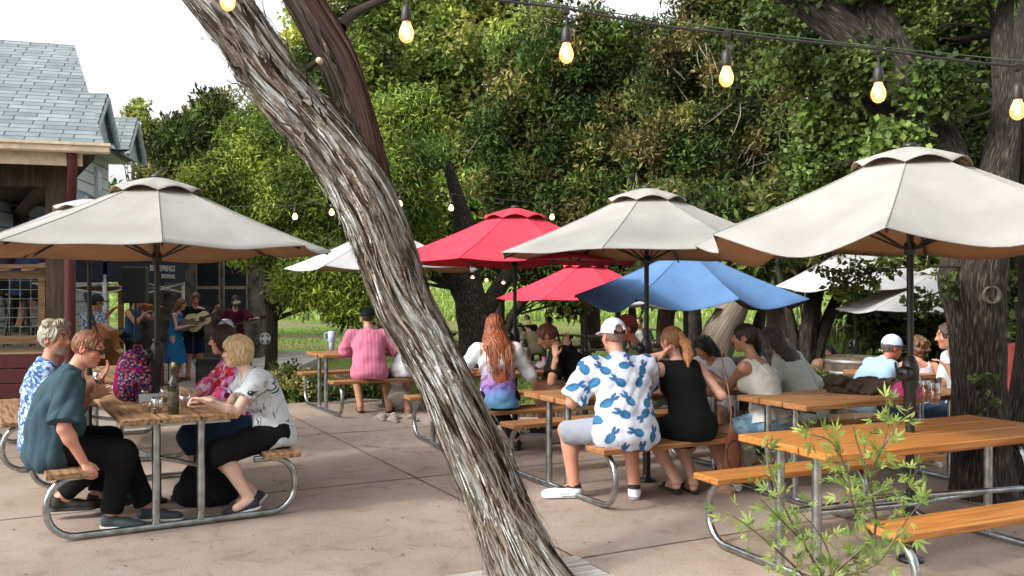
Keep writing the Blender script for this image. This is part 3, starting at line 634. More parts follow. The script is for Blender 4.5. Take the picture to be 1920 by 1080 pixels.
B = g22(6.6, 19.5)
tree('juniper_tree', 'olive-brown juniper hung with dead twigs right of the middle pale umbrella', 'tree', None, B,
     [(tpath(B, [(1530, 665, 19.5), (1500, 450, 19.5), (1440, 250, 19.5), (1420, 40, 19.5)]), [.24, .2, .14, .05]), (tpath(B, [(1500, 430, 19.5), (1350, 300, 19.5), (1290, 140, 19.5)]), [.14, .1, .04])],
     [blob(B, 1330, 140, 19.5, 150, 105, 75), blob(B, 1430, 260, 19, 150, 100, 95), blob(B, 1280, 280, 19, 110, 80, 60), blob(B, 1400, 390, 18.8, 190, 75, 105), blob(B, 1530, 330, 19, 120, 100, 70), blob(B, 1480, 60, 19.5, 140, 90, 75), blob(B, 1560, 460, 18.5, 200, 50, 70), blob(B, 1360, 20, 19.5, 110, 50, 26)],
     dict(per=350, size=.135, cols=JUN+[(.12,.10,.035), (.14,.11,.04)], kind='spray', droop=-.1, mat=M_['needle']), M_['bark_mid'], 71, (.30, .55), nb=90, dead=46)
B = g22(13.5, 27)
tree('juniper_tree', 'dark green tree closing the view at the far right behind the oak', 'tree', None, B,
     [(tpath(B, [(1800, 660, 27), (1790, 300, 27), (1780, 40, 27)]), [.3, .2, .08])],
     [blob(B, 1700, 130, 27, 180, 120, 90), blob(B, 1880, 160, 27, 160, 140, 90), blob(B, 1760, 330, 26, 200, 110, 100), blob(B, 1800, 500, 26, 240, 90, 110), blob(B, 1900, 620, 25, 160, 60, 50), blob(B, 1780, 0, 27, 240, 60, 70)],
     dict(per=260, size=.21, cols=OAK, kind='oval'), M_['bark_mid'], 81, (.45, .8), nb=60)
# slender trunks of the grove seen under the umbrellas; crowns merge into the dark canopy above
grove = [  # base u, v, Y, top path, radius, bark, pale?, label
 ('juniper_tree', 'grey-barked juniper trunk between the steel umbrella pole and the wine barrel', [(1252, 690, 15), (1247, 620, 15), (1256, 540, 15), (1250, 470, 15), (1270, 400, 15)], .145, 'bark_pale', (1250, 430)),
 ('juniper_tree', 'thick leaning pale-barked juniper trunk behind the ponytailed woman', [(1322, 720, 13.5), (1345, 640, 13.5), (1385, 560, 13.5), (1400, 490, 13.5), (1420, 400, 13.5)], .24, 'bark_pale', (1400, 440)),
 ('juniper_tree', 'slim dark trunk leaning just right of the thick pale trunk', [(1398, 700, 15), (1420, 620, 15), (1432, 560, 15), (1440, 480, 15)], .10, 'bark_dark', (1450, 440)),
 ('juniper_tree', 'pair of thin dark trunks left of the white-capped man', [(1160, 655, 23), (1158, 600, 23), (1162, 560, 23), (1165, 480, 23)], .09, 'bark_dark', (1160, 500)),
 ('juniper_tree', 'straight dark trunk beside the poles of the blue umbrella', [(1300, 690, 17), (1300, 620, 17), (1296, 550, 17), (1290, 480, 17)], .19, 'bark_dark', (1290, 470)),
 ('juniper_tree', 'dark forked trunk rising through the middle of the far lawn at right', [(1500, 690, 12.6), (1512, 650, 12.6), (1520, 600, 12.6), (1530, 550, 12.6), (1560, 480, 12.6)], .13, 'bark_dark', (1545, 400)),
 ('juniper_tree', 'short thick background trunk at the edge of the dirt patch', [(1475, 655, 26), (1470, 610, 26), (1466, 560, 26), (1462, 500, 26)], .2, 'bark_mid', (1465, 500)),
 ('juniper_tree', 'slim brown trunk below the right tip of the blue umbrella', [(1440, 680, 16), (1446, 620, 16), (1450, 570, 16), (1462, 500, 16)], .11, 'bark_mid', (1470, 470)),
 ('elm_tree', 'small forked tree with low leafy twigs beside the red umbrella pole', [(937, 660, 24), (936, 600, 24), (935, 540, 24), (930, 470, 24)], .19, 'bark_dark', (1000, 535)),
 ('juniper_tree', 'dark trunk right behind the man in the red cap', [(1190, 640, 27), (1188, 600, 27), (1184, 560, 27), (1180, 500, 27)], .1, 'bark_dark', (1190, 500)),
]
for i, (nm, lab, pix, r0, bk, (cu, cv)) in enumerate(grove):
    p = at(*pix[0]); B = (p.x, p.y, min(p.z, gh(p.x, p.y))); Y = pix[0][2]; n = len(pix)
    path = tpath(B, pix); path[0] = (path[0][0], path[0][1], -.05)
    path.insert(1, tuple(path[0][i]*.8+path[1][i]*.2 for i in range(3))); n += 1; tr = [(path, [r0*1.75]+[r0*(1.12-.52*k/(n-1)) for k in range(1, n)])]
    if 'forked' in lab:
        k = 2; q = Vector(path[k]); tr.append(([path[1], (q.x+.28*Y/20, q.y, q.z+.1), (q.x+.9*Y/20, q.y, q.z+1.0), (q.x+1.3*Y/20, q.y, q.z+1.9)], [r0*.7, r0*.6, r0*.45, r0*.2]))
        tr.append(([path[1], (q.x-.25*Y/20, q.y, q.z+.1), (q.x-.6*Y/20, q.y+.1, q.z+1.1)], [r0*.55, r0*.5, r0*.25]))
    if 'pair' in lab: tr.append(([(a_+.32, b__, c__) for a_, b__, c__ in path], [r0*.8]*n))
    tree(nm, lab, 'tree', 'slender trees of the grove beyond the patio', B, tr,
         [blob(B, cu, cv-20, Y, 95, 42, 26), blob(B, cu+30, cv+30, Y-.4, 75, 28, 12)],
         dict(per=150, size=.15 if Y < 18 else .2, cols=JUN, kind='spray', mat=M_['needle']), M_[bk], 100+i*7, (.28, .5), nb=16, twist=.5, ridge=.26, trunk_seg=16)
# far wood closing the meadow: nobody could count it
cc = np.stack([rng.uniform(-75, 75, 3000), rng.uniform(106, 116, 3000), rng.uniform(0, 1, 3000)], -1)
cc[:, 2] = ground_h(cc[:, 0], cc[:, 1])+cc[:, 2]**.8*(9+4*noise3(cc*np.array([1, 0, 0]), .35, 3))
V, Fq, c = leaves(cc, rng.uniform(.9, 1.9, len(cc)), 60, .8, JUN+[(.06,.11,.02)], 'oval', seed=77)
tag(link('woodland', np_mesh('woodland', V, Fq, c, smooth=False), M_['leaf']), 'dark distant wood closing off the meadow', 'wood', kind='stuff')
# ---- unseen junipers added behind and beside the viewer to block sun and sky light
def copy_thing(o, loc, rz, label, sc=1.0):
    c = o.copy(); C.objects.link(c); c.location = loc; c.rotation_euler = (0, 0, rz); c.scale = (sc, sc, sc); c['label'] = label
    if 'group' in c: del c['group']
    for ch in [x for x in bpy.data.objects if x.parent == o]:
        d = ch.copy(); C.objects.link(d); d.parent = c
    return c
src = [o for o in bpy.data.objects if o.parent is None and o.name.startswith('juniper_tree') and 'olive-brown' in o.get('label', '')][0]
src2 = [o for o in bpy.data.objects if o.parent is None and o.name.startswith('juniper_tree') and 'ragged sky gaps' in o.get('label', '')][0]
for k, (o_, x, y, rz, sc) in enumerate([(src, -11, -1, .6, 1.15), (src2, -15.5, 4.5, 1.9, .95), (src, -6.5, -7, 2.4, 1.1), (src2, .5, -9, 3.3, .9), (src, 8, -8, 4.4, 1.1)]):
    copy_thing(o_, (x, y, -.3), rz, ('unseen juniper added to shade the near left corner of the patio', 'unseen juniper added at far left in front of the pavilion to block sun', 'unseen juniper added behind the left table to block sun', 'broad unseen juniper added right behind the viewer to block sky light', 'unseen juniper added behind the orange table to block sky light')[k], sc)
# ---- live oak at right: stout trunk on the patio edge, limbs over the umbrella, foliage from the top
B = (3.75, 7.05, 0.0)
OKT = tree('oak_tree', 'big dark rough-barked oak with leaning limbs at the right edge of the patio', 'tree', None, B,
     [(tpath(B, [(1852, 955, 7.05), (1842, 930, 7.05), (1838, 860, 7.05), (1836, 720, 7.05), (1834, 600, 7.05), (1828, 520, 7.05), (1850, 430, 7.1), (1872, 330, 7.3), (1890, 200, 7.6), (1880, 60, 8.0), (1900, -60, 8.4)]), [.33, .25, .20, .185, .20, .235, .18, .14, .11, .08, .04]),
      (tpath(B, [(1840, 560, 7.05), (1815, 450, 7.2), (1775, 330, 7.5), (1715, 200, 7.8), (1660, 90, 8.0), (1600, -40, 8.3)]), [.2, .2, .19, .19, .18, .15]),
      (tpath(B, [(1690, 140, 7.9), (1560, 40, 8.0), (1440, -60, 8.2)]), [.16, .14, .12]),
      (tpath(B, [(1722, 215, 7.8), (1640, 195, 7.7), (1565, 178, 7.6)]), [.09, .06, .05]),
      (tpath(B, [(1905, 930, 7.5), (1918, 800, 7.5), (1932, 660, 7.5), (1938, 500, 7.5), (1925, 330, 7.5), (1912, 150, 7.6), (1935, 0, 7.7)]), [.17, .13, .11, .11, .11, .10, .08])],
     [blob(B, 1500, 90, 9.3, 170, 90, 40), blob(B, 1620, 60, 9.4, 150, 90, 40), blob(B, 1800, 90, 9.2, 180, 110, 66), blob(B, 1850, 250, 9, 130, 80, 40), blob(B, 1580, 230, 9.2, 130, 80, 36), blob(B, 1700, 275, 7.2, 70, 20, 9), blob(B, 1560, 330, 9.5, 130, 60, 30), blob(B, 1880, 400, 9, 90, 90, 26), blob(B, 1640, -60, 8, 380, 50, 60), blob(B, 1700, 230, 9.6, 160, 120, 40), blob(B, 1760, 160, 7.3, 60, 30, 9), blob(B, 1600, 120, 7.4, 60, 26, 8), blob(B, 1900, 560, 9, 60, 60, 14)],
     dict(per=170, size=.062, cols=OAK+[(.12,.17,.04)], kind='broad', hl=((.14,.22,.045), .2)), M_['bark_dark'], 91, (.15, .3), nb=80, br=.02, trunk_seg=40, ridge=.15, twist=.25)
# knot scar on the oak
b_ = MB(); MK = Matrix.Translation((at(1858, 553, 6.82)-Vector(B))) @ Matrix.Rotation(R(90), 4, 'X')
b_.lathe([(.0, .0), (.03, .004), (.05, .012), (.062, .03), (.07, .02), (.075, -.05)], 18, M=MK); b_.build('knot', plain('pale_knot', (.08,.065,.05), rough=.95, v=.4, scale=30), OKT)
# low oak twig hanging in front of the rear umbrellas
def twig_branch(path, r0, n, size, seed, parent, cols, B, mat=None, spread=.06):
    parts = [bark_tube(path, [r0*(1-.8*i/(len(path)-1)) for i in range(len(path))], 5, 3, 0, 0)]
    P = np.array(path); r = np.random.default_rng(seed); t = np.sort(r.random(n))*(len(path)-1.001); i = t.astype(int); cc = P[i]*(1-(t-i))[:, None]+P[i+1]*(t-i)[:, None]+r.normal(0, spread, (n, 3))
    for q in cc[::2]:
        k = np.argmin(np.linalg.norm(P-q, axis=1)); parts.append(bark_tube([P[k], (P[k]+q)/2+r.normal(0, .01, 3), q], [.004, .003, .002], 4, 1, 0, 0))
    V, Fq, S = merge(parts); link('twig', np_mesh('twig', V, Fq, uv=S), M_['bark_mid'], parent)
    V, Fq, c = leaves(cc, .045, 9, size, cols, 'broad', seed=seed+1); link('twig_leaves', np_mesh('twig_leaves', V, Fq, c, smooth=False), M_['leaf'], parent)
for k, pix in enumerate([[(1800, 500, 6.9), (1720, 500, 6.7), (1640, 505, 6.6), (1560, 508, 6.5), (1540, 520, 6.5)], [(1650, 504, 6.6), (1600, 525, 6.5), (1585, 545, 6.5)], [(1810, 520, 6.9), (1770, 545, 6.8), (1720, 560, 6.7), (1705, 575, 6.7)], [(1830, 790, 6.9), (1860, 735, 6.6), (1848, 715, 6.6)]]):
    twig_branch(tpath(B, pix), .010, 26 if k < 3 else 8, .05, 300+k, OKT, OAK+[(.13,.17,.05)], B)
# ---- the twisted leaning trunk in the foreground
B = (.10, 4.93, 0.0); LT = empty('juniper_tree', B, 0, 'leaning twisted juniper trunk with shredding silver-grey bark across the middle of the view', 'tree')
def silver_bark():
    m, nt, b = newmat('silver_shredding_bark', .9, 0, .15); L = nt.links.new
    A = nt.nodes.new('ShaderNodeAttribute'); A.attribute_name = 'st'
    def nz(sc, scale, det=8, dist=0):
        mp = nt.nodes.new('ShaderNodeMapping'); mp.inputs['Scale'].default_value = sc; L(A.outputs['Vector'], mp.inputs[0])
        n = nt.nodes.new('ShaderNodeTexNoise'); n.inputs['Scale'].default_value = scale; n.inputs['Detail'].default_value = det; n.inputs['Distortion'].default_value = dist; n.inputs['Roughness'].default_value = .62
        L(mp.outputs[0], n.inputs['Vector']); return n
    n1 = nz((3.0, .95, 1), 2.2, 11, .9); n2 = nz((.55, .75, 1), 1.3, 8, .6); n3 = nz((9, 2.2, 1), 2.6, 8, .7)
    r1 = ramp(nt, [(.36, (.010,.007,.005)), (.43, (.12,.085,.058)), (.48, (.29,.25,.20)), (.54, (.52,.54,.52)), (.66, (.76,.82,.84))]); L(n1.outputs['Fac'], r1.inputs[0])
    r2 = ramp(nt, [(.42, (.22,.145,.09)), (.485, (.62,.50,.40)), (.55, (1,1,1))]); L(n2.outputs['Fac'], r2.inputs[0])
    r3 = ramp(nt, [(.36, (.22,.18,.15)), (.48, (1,1,1)), (.8, (1.1,1.1,1.1))]); L(n3.outputs['Fac'], r3.inputs[0])
    m1 = nt.nodes.new('ShaderNodeMixRGB'); m1.blend_type = 'MULTIPLY'; m1.inputs[0].default_value = .8; L(r1.outputs[0], m1.inputs[1]); L(r2.outputs[0], m1.inputs[2])
    m2 = nt.nodes.new('ShaderNodeMixRGB'); m2.blend_type = 'MULTIPLY'; m2.inputs[0].default_value = .9; L(m1.outputs[0], m2.inputs[1]); L(r3.outputs[0], m2.inputs[2]); L(m2.outputs[0], b.inputs['Base Color'])
    ad = nt.nodes.new('ShaderNodeMath'); ad.operation = 'ADD'; L(n1.outputs['Fac'], ad.inputs[0]); L(n3.outputs['Fac'], ad.inputs[1])
    bp = nt.nodes.new('ShaderNodeBump'); bp.inputs['Strength'].default_value = 1; bp.inputs['Distance'].default_value = .03; L(ad.outputs[0], bp.inputs['Height']); L(bp.outputs[0], b.inputs['Normal'])
    return m
SB_ = silver_bark(); M_['silver'] = SB_
mp_ = [(1006, 1125, 4.93, .25), (985, 1065, 4.95, .188), (950, 985, 4.98, .158), (925, 920, 5.0, .150), (893, 844, 5.0, .150), (848, 742, 5.0, .145), (818, 681, 5.0, .144), (785, 620, 5.0, .147), (760, 577, 5.0, .150), (730, 500, 5.0, .152), (707, 430, 5.0, .152), (678, 365, 5.0, .152), (632, 290, 5.0, .145), (574, 222, 5.0, .143), (511, 150, 5.0, .148), (462, 75, 5.0, .146), (408, 0, 5.0, .150), (342, -90, 5.0, .155), (290, -180, 5.0, .165)]
main = bark_tube(tpath(B, [p[:3] for p in mp_]), [p[3] for p in mp_], 150, 20, -.75, .15, 13, 5)
link('trunk', np_mesh('trunk', main[0], main[1], uv=main[2]), SB_, LT)
RB = noisemat('dark_red_bark', (.008,.005,.004), (.06,.04,.028), scale=2.2, rough=.95, stretch=(9,.9,1), bump=1, bscale=3, coord='st', c3=(.22,.17,.13), bdist=.03, detail=9)
RR_ = noisemat('rust_red_bark', (.008,.004,.003), (.05,.022,.014), scale=2.2, rough=.95, stretch=(9,.8,1), bump=1, bscale=3, coord='st', c3=(.17,.085,.055), bdist=.02, detail=9)
f1 = bark_tube(tpath(B, [(748, 560, 5.06), (728, 470, 5.08), (708, 390, 5.10), (688, 300, 5.14), (658, 222, 5.18), (633, 150, 5.2), (608, 95, 5.22), (560, 0, 5.25), (512, -80, 5.3)]), [.06, .085, .10, .10, .080, .070, .068, .072, .07], 80, 26, -.5, .2, 11, 8)
link('limb', np_mesh('limb', f1[0], f1[1], uv=f1[2]), RB, LT)
f2 = bark_tube(tpath(B, [(712, 360, 5.06), (703, 300, 5.05), (688, 222, 5.06), (668, 150, 5.06), (650, 100, 5.06), (622, 50, 5.06), (592, 0, 5.06), (555, -70, 5.06)]), [.06, .058, .048, .045, .044, .045, .045, .045], 60, 26, -.7, .34, 12, 9)
link('limb', np_mesh('limb', f2[0], f2[1], uv=f2[2]), RR_, LT)
for pp, rr_ in (([(640, 52, 5.15), (655, 32, 5.2), (690, 12, 5.25), (740, -10, 5.3)], [.035, .03, .025, .02]), ([(575, 130, 5.05), (598, 113, 5.0)], [.018, .018])):
    f3 = bark_tube(tpath(B, pp), rr_, 12, 6, 0, .1); link('branch_stub', np_mesh('branch_stub', f3[0], f3[1], uv=f3[2]), RB, LT)
b_ = MB()
for (u, v, s_) in ((621, 119, .017), (598, 113, .018)):
    b_.lathe([(0, .004), (s_, .0), (s_, -.03)], 12, M=Matrix.Translation(at(u, v, 4.98 if s_ > .0175 else 5.19)-Vector(B)) @ Matrix.Rotation(R(90), 4, 'X'))
b_.build('cut_branch', plain('fresh_cut_wood', (.55,.42,.28)), LT)
# peeling strips of bark
def strips(tube, n, seed, L0=(.08, .35), wid=(.004, .014), lift=.03, tr=None, seg=151, down=.0):
    V, Fq, S = tube; m = seg; N = len(V)//m; G = V.reshape(N, m, 3); ctr = G[:, :-1].mean(1); r = np.random.default_rng(seed); PV_ = []; PF = []; PS = []; k = 0
    for _ in range(n):
        i0 = r.integers(2, N-30) if tr is None else int(N*r.uniform(*tr)); j = r.integers(0, m-1); ln = int(max(4, r.uniform(*L0)/np.linalg.norm(ctr[1]-ctr[0])*1.0)); ln = min(ln, N-2-i0)
        if ln < 3: continue
        st = max(1, ln//7); ii = np.arange(i0, i0+ln, st); w_ = r.uniform(*wid); sgn = r.choice([-1, 1]); q = []
        for a_, i in enumerate(ii):
            t = a_/(len(ii)-1); jj = int(j+.75/(2*np.pi)*150*np.linalg.norm(ctr[i]-ctr[i0])*0+r.normal(0, .3)) % (m-1)
            p = G[i, jj]; o = unit(p-ctr[i]); tdir = unit(ctr[min(i+1, N-1)]-ctr[max(i-1, 0)]); sdv = np.cross(tdir, o)
            l_ = (lift*(t if sgn > 0 else 1-t)**2)*r.uniform(.6, 1.3)+.002
            c_ = p+o*l_+np.array([0, 0, -down*(1-t)**2]); ww = w_*(1-.7*abs(2*t-1)); q.append((c_-sdv*ww/2, c_+sdv*ww/2, i/N))
        for a_, (x, y, t_) in enumerate(q):
            PV_ += [x, y]; PS += [(j/150*6, t_*7, 0)]*2
            if a_: PF.append((k+2*a_-2, k+2*a_-1, k+2*a_+1, k+2*a_))
        k += 2*len(q)
    return np.array(PV_), np.array(PF), np.array(PS)
for nm, tb, n, sg, mt, kw in (('bark_strip', main, 520, 151, SB_, dict(L0=(.08, .4))), ('bark_strip', f1, 160, 81, RB, dict(L0=(.06, .2))),
                              ('bark_strip', main, 120, 151, M_['twig'], dict(L0=(.1, .22), tr=(.03, .16), lift=.07, wid=(.003, .009), down=.05)),
                              ('bark_strip', main, 90, 151, RB, dict(L0=(.04, .12), tr=(.66, .84), lift=.07, wid=(.01, .035), down=.03))):
    V, Fq, S = strips(tb, n, 40+n, seg=sg, **kw); o = link(nm, np_mesh(nm, V, Fq, uv=S), mt, LT)
    if n > 100: pass
# overhead crown of the leaning tree, mostly above the frame
cc = clumps([blob(B, 700, -60, 5.6, 110, 50, 14), blob(B, 600, -160, 5.6, 300, 60, 30)], 222)
V, Fq, c = leaves(cc, .16, 120, .03, JUN+[(.13,.10,.04)], 'spray', seed=223); link('crown', np_mesh('crown', V, Fq, c, smooth=False), M_['needle'], LT)
# ================================================================ SHRUBS
def shrub(name, label, base, blobs, leaf, seed, group=None, cr=(.08, .16), stems=12, cat='shrub', mat=None):
    root = empty(name, base, 0, label, cat, group); cc = clumps(blobs, seed); r = np.random.default_rng(seed)
    parts = [bark_tube([(r.normal(0, .05), r.normal(0, .05), 0), (q[0]*.4, q[1]*.4, q[2]*.5), tuple(q)], [.012, .008, .003], 5, 2, 0, 0) for q in cc[:stems]]
    V, Fq, S = merge(parts); link('stem', np_mesh('stem', V, Fq, uv=S), M_['bark_mid'], root)
    V, Fq, c = leaves(cc, r.uniform(*cr, len(cc)), seed=seed+1, **leaf); link('foliage', np_mesh('foliage', V, Fq, c, smooth=False), mat or M_['leaf'], root); return root
YB = [(.22,.24,.06), (.30,.28,.09), (.14,.19,.04), (.08,.13,.025), (.05,.09,.02)]
B = (-3.25, 13.3, -.4)
shrub('low_shrub', 'yellow-tipped low shrub beside the far left picnic table', B, [blob(B, 575, 735, 13.1, 60, 40, 60), blob(B, 530, 705, 13.3, 35, 35, 24), blob(B, 640, 735, 13.6, 40, 24, 26), blob(B, 690, 725, 13.8, 40, 22, 22)], dict(per=90, size=.06, cols=YB, kind='oval', hl=((.42,.38,.16), .12)), 501)
B = (3.2, 10.2, -.3)
shrub('low_shrub', 'dense low leafy shrub in front of the wine barrel at right', B, [blob(B, 1515, 735, 9.9, 48, 30, 60), blob(B, 1475, 720, 10.2, 25, 22, 16)], dict(per=90, size=.055, cols=OAK+[(.2,.22,.08)], kind='broad', hl=((.3,.32,.14), .12)), 511)
B = (6.6, 13.2, gh(6.6, 13.2))
shrub('tall_shrub', 'tall glossy-leaved evergreen shrub behind the blue-shirted man', B, [blob(B, 1650, 600, 13, 55, 40, 34), blob(B, 1720, 590, 13, 70, 45, 50), blob(B, 1770, 650, 12.6, 60, 60, 46), blob(B, 1840, 640, 12.4, 80, 80, 70), blob(B, 1740, 700, 12.6, 60, 30, 24)], dict(per=85, size=.11, cols=[(.05,.085,.02), (.08,.12,.03), (.13,.17,.05), (.03,.055,.015)], kind='oval', hl=((.35,.36,.2), .08)), 521, cr=(.16, .3), stems=20)
for k, (u, v, Y, rr_, lab) in enumerate([(1566, 628, 21, 34, 'feathery tan-green grass clump among the creek rocks'), (1545, 660, 15, 22, 'small green grass tuft left of the rear umbrella pole'), (1625, 662, 14.5, 20, 'small green grass tuft right of the rear umbrella pole')]):
    p = at(u, v, Y); B = (p.x, p.y, gh(p.x, p.y)); r = np.random.default_rng(600+k); n = 500; th = r.uniform(0, 6.28, n); ln = r.normal(0, .28, n); top = p.z+rr_*Y/FPX-B[2]; rad = rr_*Y/FPX*1.3
    hh = top*r.uniform(.6, 1.1, n); x1 = np.cos(th)*rad*np.abs(ln)*2.2; y1 = np.sin(th)*rad*np.abs(ln)*2.2; w_ = .008
    P = np.stack([np.stack([-w_+0*th, 0*th, 0*th], -1), np.stack([w_+0*th, 0*th, 0*th], -1), np.stack([x1*.5+w_, y1*.5, hh*.75], -1), np.stack([x1, y1, hh], -1)], 1).reshape(-1, 3)
    c = np.repeat(np.array([(.24,.26,.10), (.12,.22,.04), (.10,.20,.04)][k])*r.uniform(.6, 1.3, (n, 1)), 4, 0)
    o = link('grass_clump', np_mesh('grass_clump', P, np.arange(4*n).reshape(-1, 4), c, smooth=False), M_['leaf']); o.location = B; tag(o, lab, 'grass clump', 'ornamental grass clumps')
# ---- foreground sapling
SG = [(.20,.30,.06), (.26,.36,.08), (.15,.25,.05), (.32,.38,.11)]
B = (.98, 2.95, 0); SP = empty('sapling', B, 0, 'slender foreground sapling with light green finely lobed leaves in front of the orange table', 'sapling')
stems = [([(1560, 1290, 3), (1545, 1150, 3.0), (1560, 1080, 3), (1640, 1000, 2.98), (1632, 900, 2.95), (1655, 840, 2.9), (1690, 790, 2.9)], .007),
         ([(1555, 1200, 3), (1540, 1085, 3), (1500, 1010, 3.0), (1460, 930, 3.02), (1440, 870, 3.05), (1435, 835, 3.1)], .006),
         ([(1548, 1150, 3), (1510, 1085, 2.95), (1455, 1030, 2.9), (1400, 985, 2.9), (1375, 968, 2.9)], .005),
         ([(1552, 1150, 3), (1560, 1060, 3.1), (1535, 1000, 3.1), (1500, 960, 3.1)], .004), ([(1640, 1010, 3), (1600, 950, 2.9), (1590, 890, 2.9), (1560, 830, 2.9), (1520, 815, 2.9)], .005),
         ([(1600, 950, 2.9), (1570, 900, 3.0), (1545, 880, 3.0)], .003), ([(1636, 900, 2.95), (1610, 840, 3.0), (1600, 800, 3)], .004), ([(1560, 1080, 3), (1640, 1060, 2.9), (1700, 975, 2.9), (1740, 930, 2.95)], .004),
         ([(1635, 930, 2.9), (1690, 920, 3.0), (1720, 880, 3.0)], .004), ([(1540, 1090, 3), (1590, 1060, 3.1), (1650, 1050, 3)], .004), ([(1655, 840, 2.9), (1665, 800, 2.95), (1668, 760, 2.95)], .003), ([(1500, 1010, 3.0), (1450, 960, 2.9), (1420, 930, 2.9)], .003)]
parts = []; nodes = []
r = np.random.default_rng(77)
for pix, r0 in stems:
    p = tpath(B, pix); n = len(p); parts.append(bark_tube(p, [r0*(1-.7*i/(n-1)) for i in range(n)], 6, 4, 0, 0)); A_ = np.array(p)
    L_ = np.linalg.norm(np.diff(A_, axis=0), axis=1); tot = L_.sum(); k = int(tot/.024)
    for s_ in np.linspace(.22 if len(nodes) else .35, 1, k):
        d = s_*tot; i = 0
        while i < len(L_)-1 and d > L_[i]: d -= L_[i]; i += 1
        q = A_[i]+(A_[i+1]-A_[i])*min(1, d/L_[i]); pz = B[2]+q[2]
        if pz > .42: nodes.append((q, unit(A_[i+1]-A_[i])))
V, Fq, S = merge(parts); link('stem', np_mesh('stem', V, Fq, uv=S), plain('red_brown_twig', (.10,.055,.04)), SP)
LV = []; LC = []
for q, d in nodes:
    for _ in range(2):
        a_ = unit(d*.5+r.normal(0, .8, 3)+np.array([0, -.1, .15])); pl = r.uniform(.02, .07); e_ = q+a_*pl; base_c = np.array(SG[r.integers(0, 4)])*r.uniform(.7, 1.25); sz_ = r.uniform(.5, 1.25)
        nrm = unit(r.normal(0, .5, 3)+np.array([0, -.4, .8])); sdv = unit(np.cross(a_, nrm)); nrm = np.cross(sdv, a_)
        for k, an in enumerate((-65, -35, 0, 35, 65)):          # five narrow leaflets
            l_ = (.024, .036, .044, .036, .024)[k]*sz_; dd = a_*math.cos(R(an))+sdv*math.sin(R(an))+nrm*r.normal(-.12, .15); sv = unit(np.cross(dd, nrm))
            LV += [e_, e_+dd*l_*.5+sv*l_*.12, e_+dd*l_, e_+dd*l_*.5-sv*l_*.12]; LC += [base_c*r.uniform(.85, 1.15)]*4
        LV += [q, q+sdv*.0015, e_+sdv*.0015, e_]; LC += [base_c*.7]*4
LV = np.array(LV); link('foliage', np_mesh('foliage', LV, np.arange(len(LV)).reshape(-1, 4), np.array(LC), smooth=False), M_['leaf'], SP)
# ================================================================ PICNIC TABLES
def copy_tree(o, parent=None):
    c = o.copy(); C.objects.link(c)
    if parent is not None: c.parent = parent
    for ch in [x for x in kids.get(o.name, [])]: copy_tree(ch, c)
    return c
kids = {}
def planks(ys, wd, L, th, z, seed):
    b = MB(); r = random.Random(seed)
    for y in ys: b.box((r.uniform(-.006, .006), y, z-th/2), (L, wd, th), bev=.006)
    return b
PG = 'pipe-framed picnic tables on the patio'
def picnic(x, y, deg, wood, label, z=0, worn=0):
    t = empty('picnic_table', (x, y, z), R(deg), label, 'picnic table', PG)
    planks((-.2525, 0, .2525), .235, 1.92, .042, .755, int(x*9)).build('tabletop', wood, t)
    for s_ in (-1, 1): planks((s_*.68,), .24, 1.92, .040, .455, int(y*7)+s_).build('bench_seat', wood, t)
    for s_ in (-1, 1):
        X = s_*.85; b = MB(); q = []
        def P(y_, z_): q.append((X, y_, z_))
        P(-.50, .408); P(-.62, .408)
        for a_ in range(1, 7): P(-.62-.17*math.sin(R(15*a_)), .238+.17*math.cos(R(15*a_)))
        P(-.79, .20)
        for a_ in range(0, 7): P(-.62-.17*math.cos(R(15*a_)), .198-.17*math.sin(R(15*a_)))
        q2 = [(X, -y_, z_) for (_, y_, z_) in reversed(q)]
        b.tube(q+q2, .0225, 12); fr = b.build('frame', M_['galv'], t)
        b = MB(); b.box((X, 0, .7085), (.045, .68, .008)); b.box((X+.02, 0, .695), (.005, .68, .03)); b.build('cross_bar', M_['galv'], t)
        for s2 in (-1, 1):
            b = MB(); b.tube([(X, s2*.143, .045), (X, s2*.143, .703)], .0265, 14); b.build('leg', M_['galv'], t)
    b = MB()
    b.tube([(-.845, -.143, .40), (0, -.012, .335), (.845, .143, .30)], .017, 10); b.build('brace', M_['galv'], t)
    b = MB(); b.tube([(-.845, .143, .34), (0, .03, .37), (.845, -.143, .38)], .017, 10); b.build('brace', M_['galv'], t)
    return t
TA = (-2.655, 6.86, 120.4); TB = (-1.72, 12.35, 29); TC = (1.115, 7.62, 28); TD = (2.335, 5.38, 25); TE = (.04, 9.47, 23); TG = (2.78, 7.28, 27); TA2 = (-4.13, 9.0, 121)
def tl(T, x, y, z=0):            # a point of a table's own frame in the world
    c, s = math.cos(R(T[2])), math.sin(R(T[2])); return Vector((T[0]+c*x-s*y, T[1]+s*x+c*y, z))
picnic(*TA, M_['wood_worn'], 'worn tan picnic table where four people sit at the left, set with bottle and glasses')
picnic(*TB, M_['wood_brown'], 'far brown picnic table holding the pale blue tumbler beside the low shrub')
picnic(*TC, M_['wood_brown'], 'brown picnic table where the man in the pineapple shirt sits')
picnic(*TD, M_['wood_orange'], 'empty bright orange picnic table at lower right behind the sapling')
picnic(*TE, M_['wood_brown'], 'brown picnic table under the red umbrella where the red-haired woman sits')
picnic(*TG, M_['wood_brown'], 'brown picnic table carrying the dark jacket, pink cap and beers', z=.007)
picnic(*TA2, M_['wood_worn'], 'tan picnic table half hidden behind the two men at far left', z=0)
picnic(4.45, 9.55, 25, M_['wood_brown'], 'brown picnic table behind the oak where the white-and-blue capped man leans', z=0)
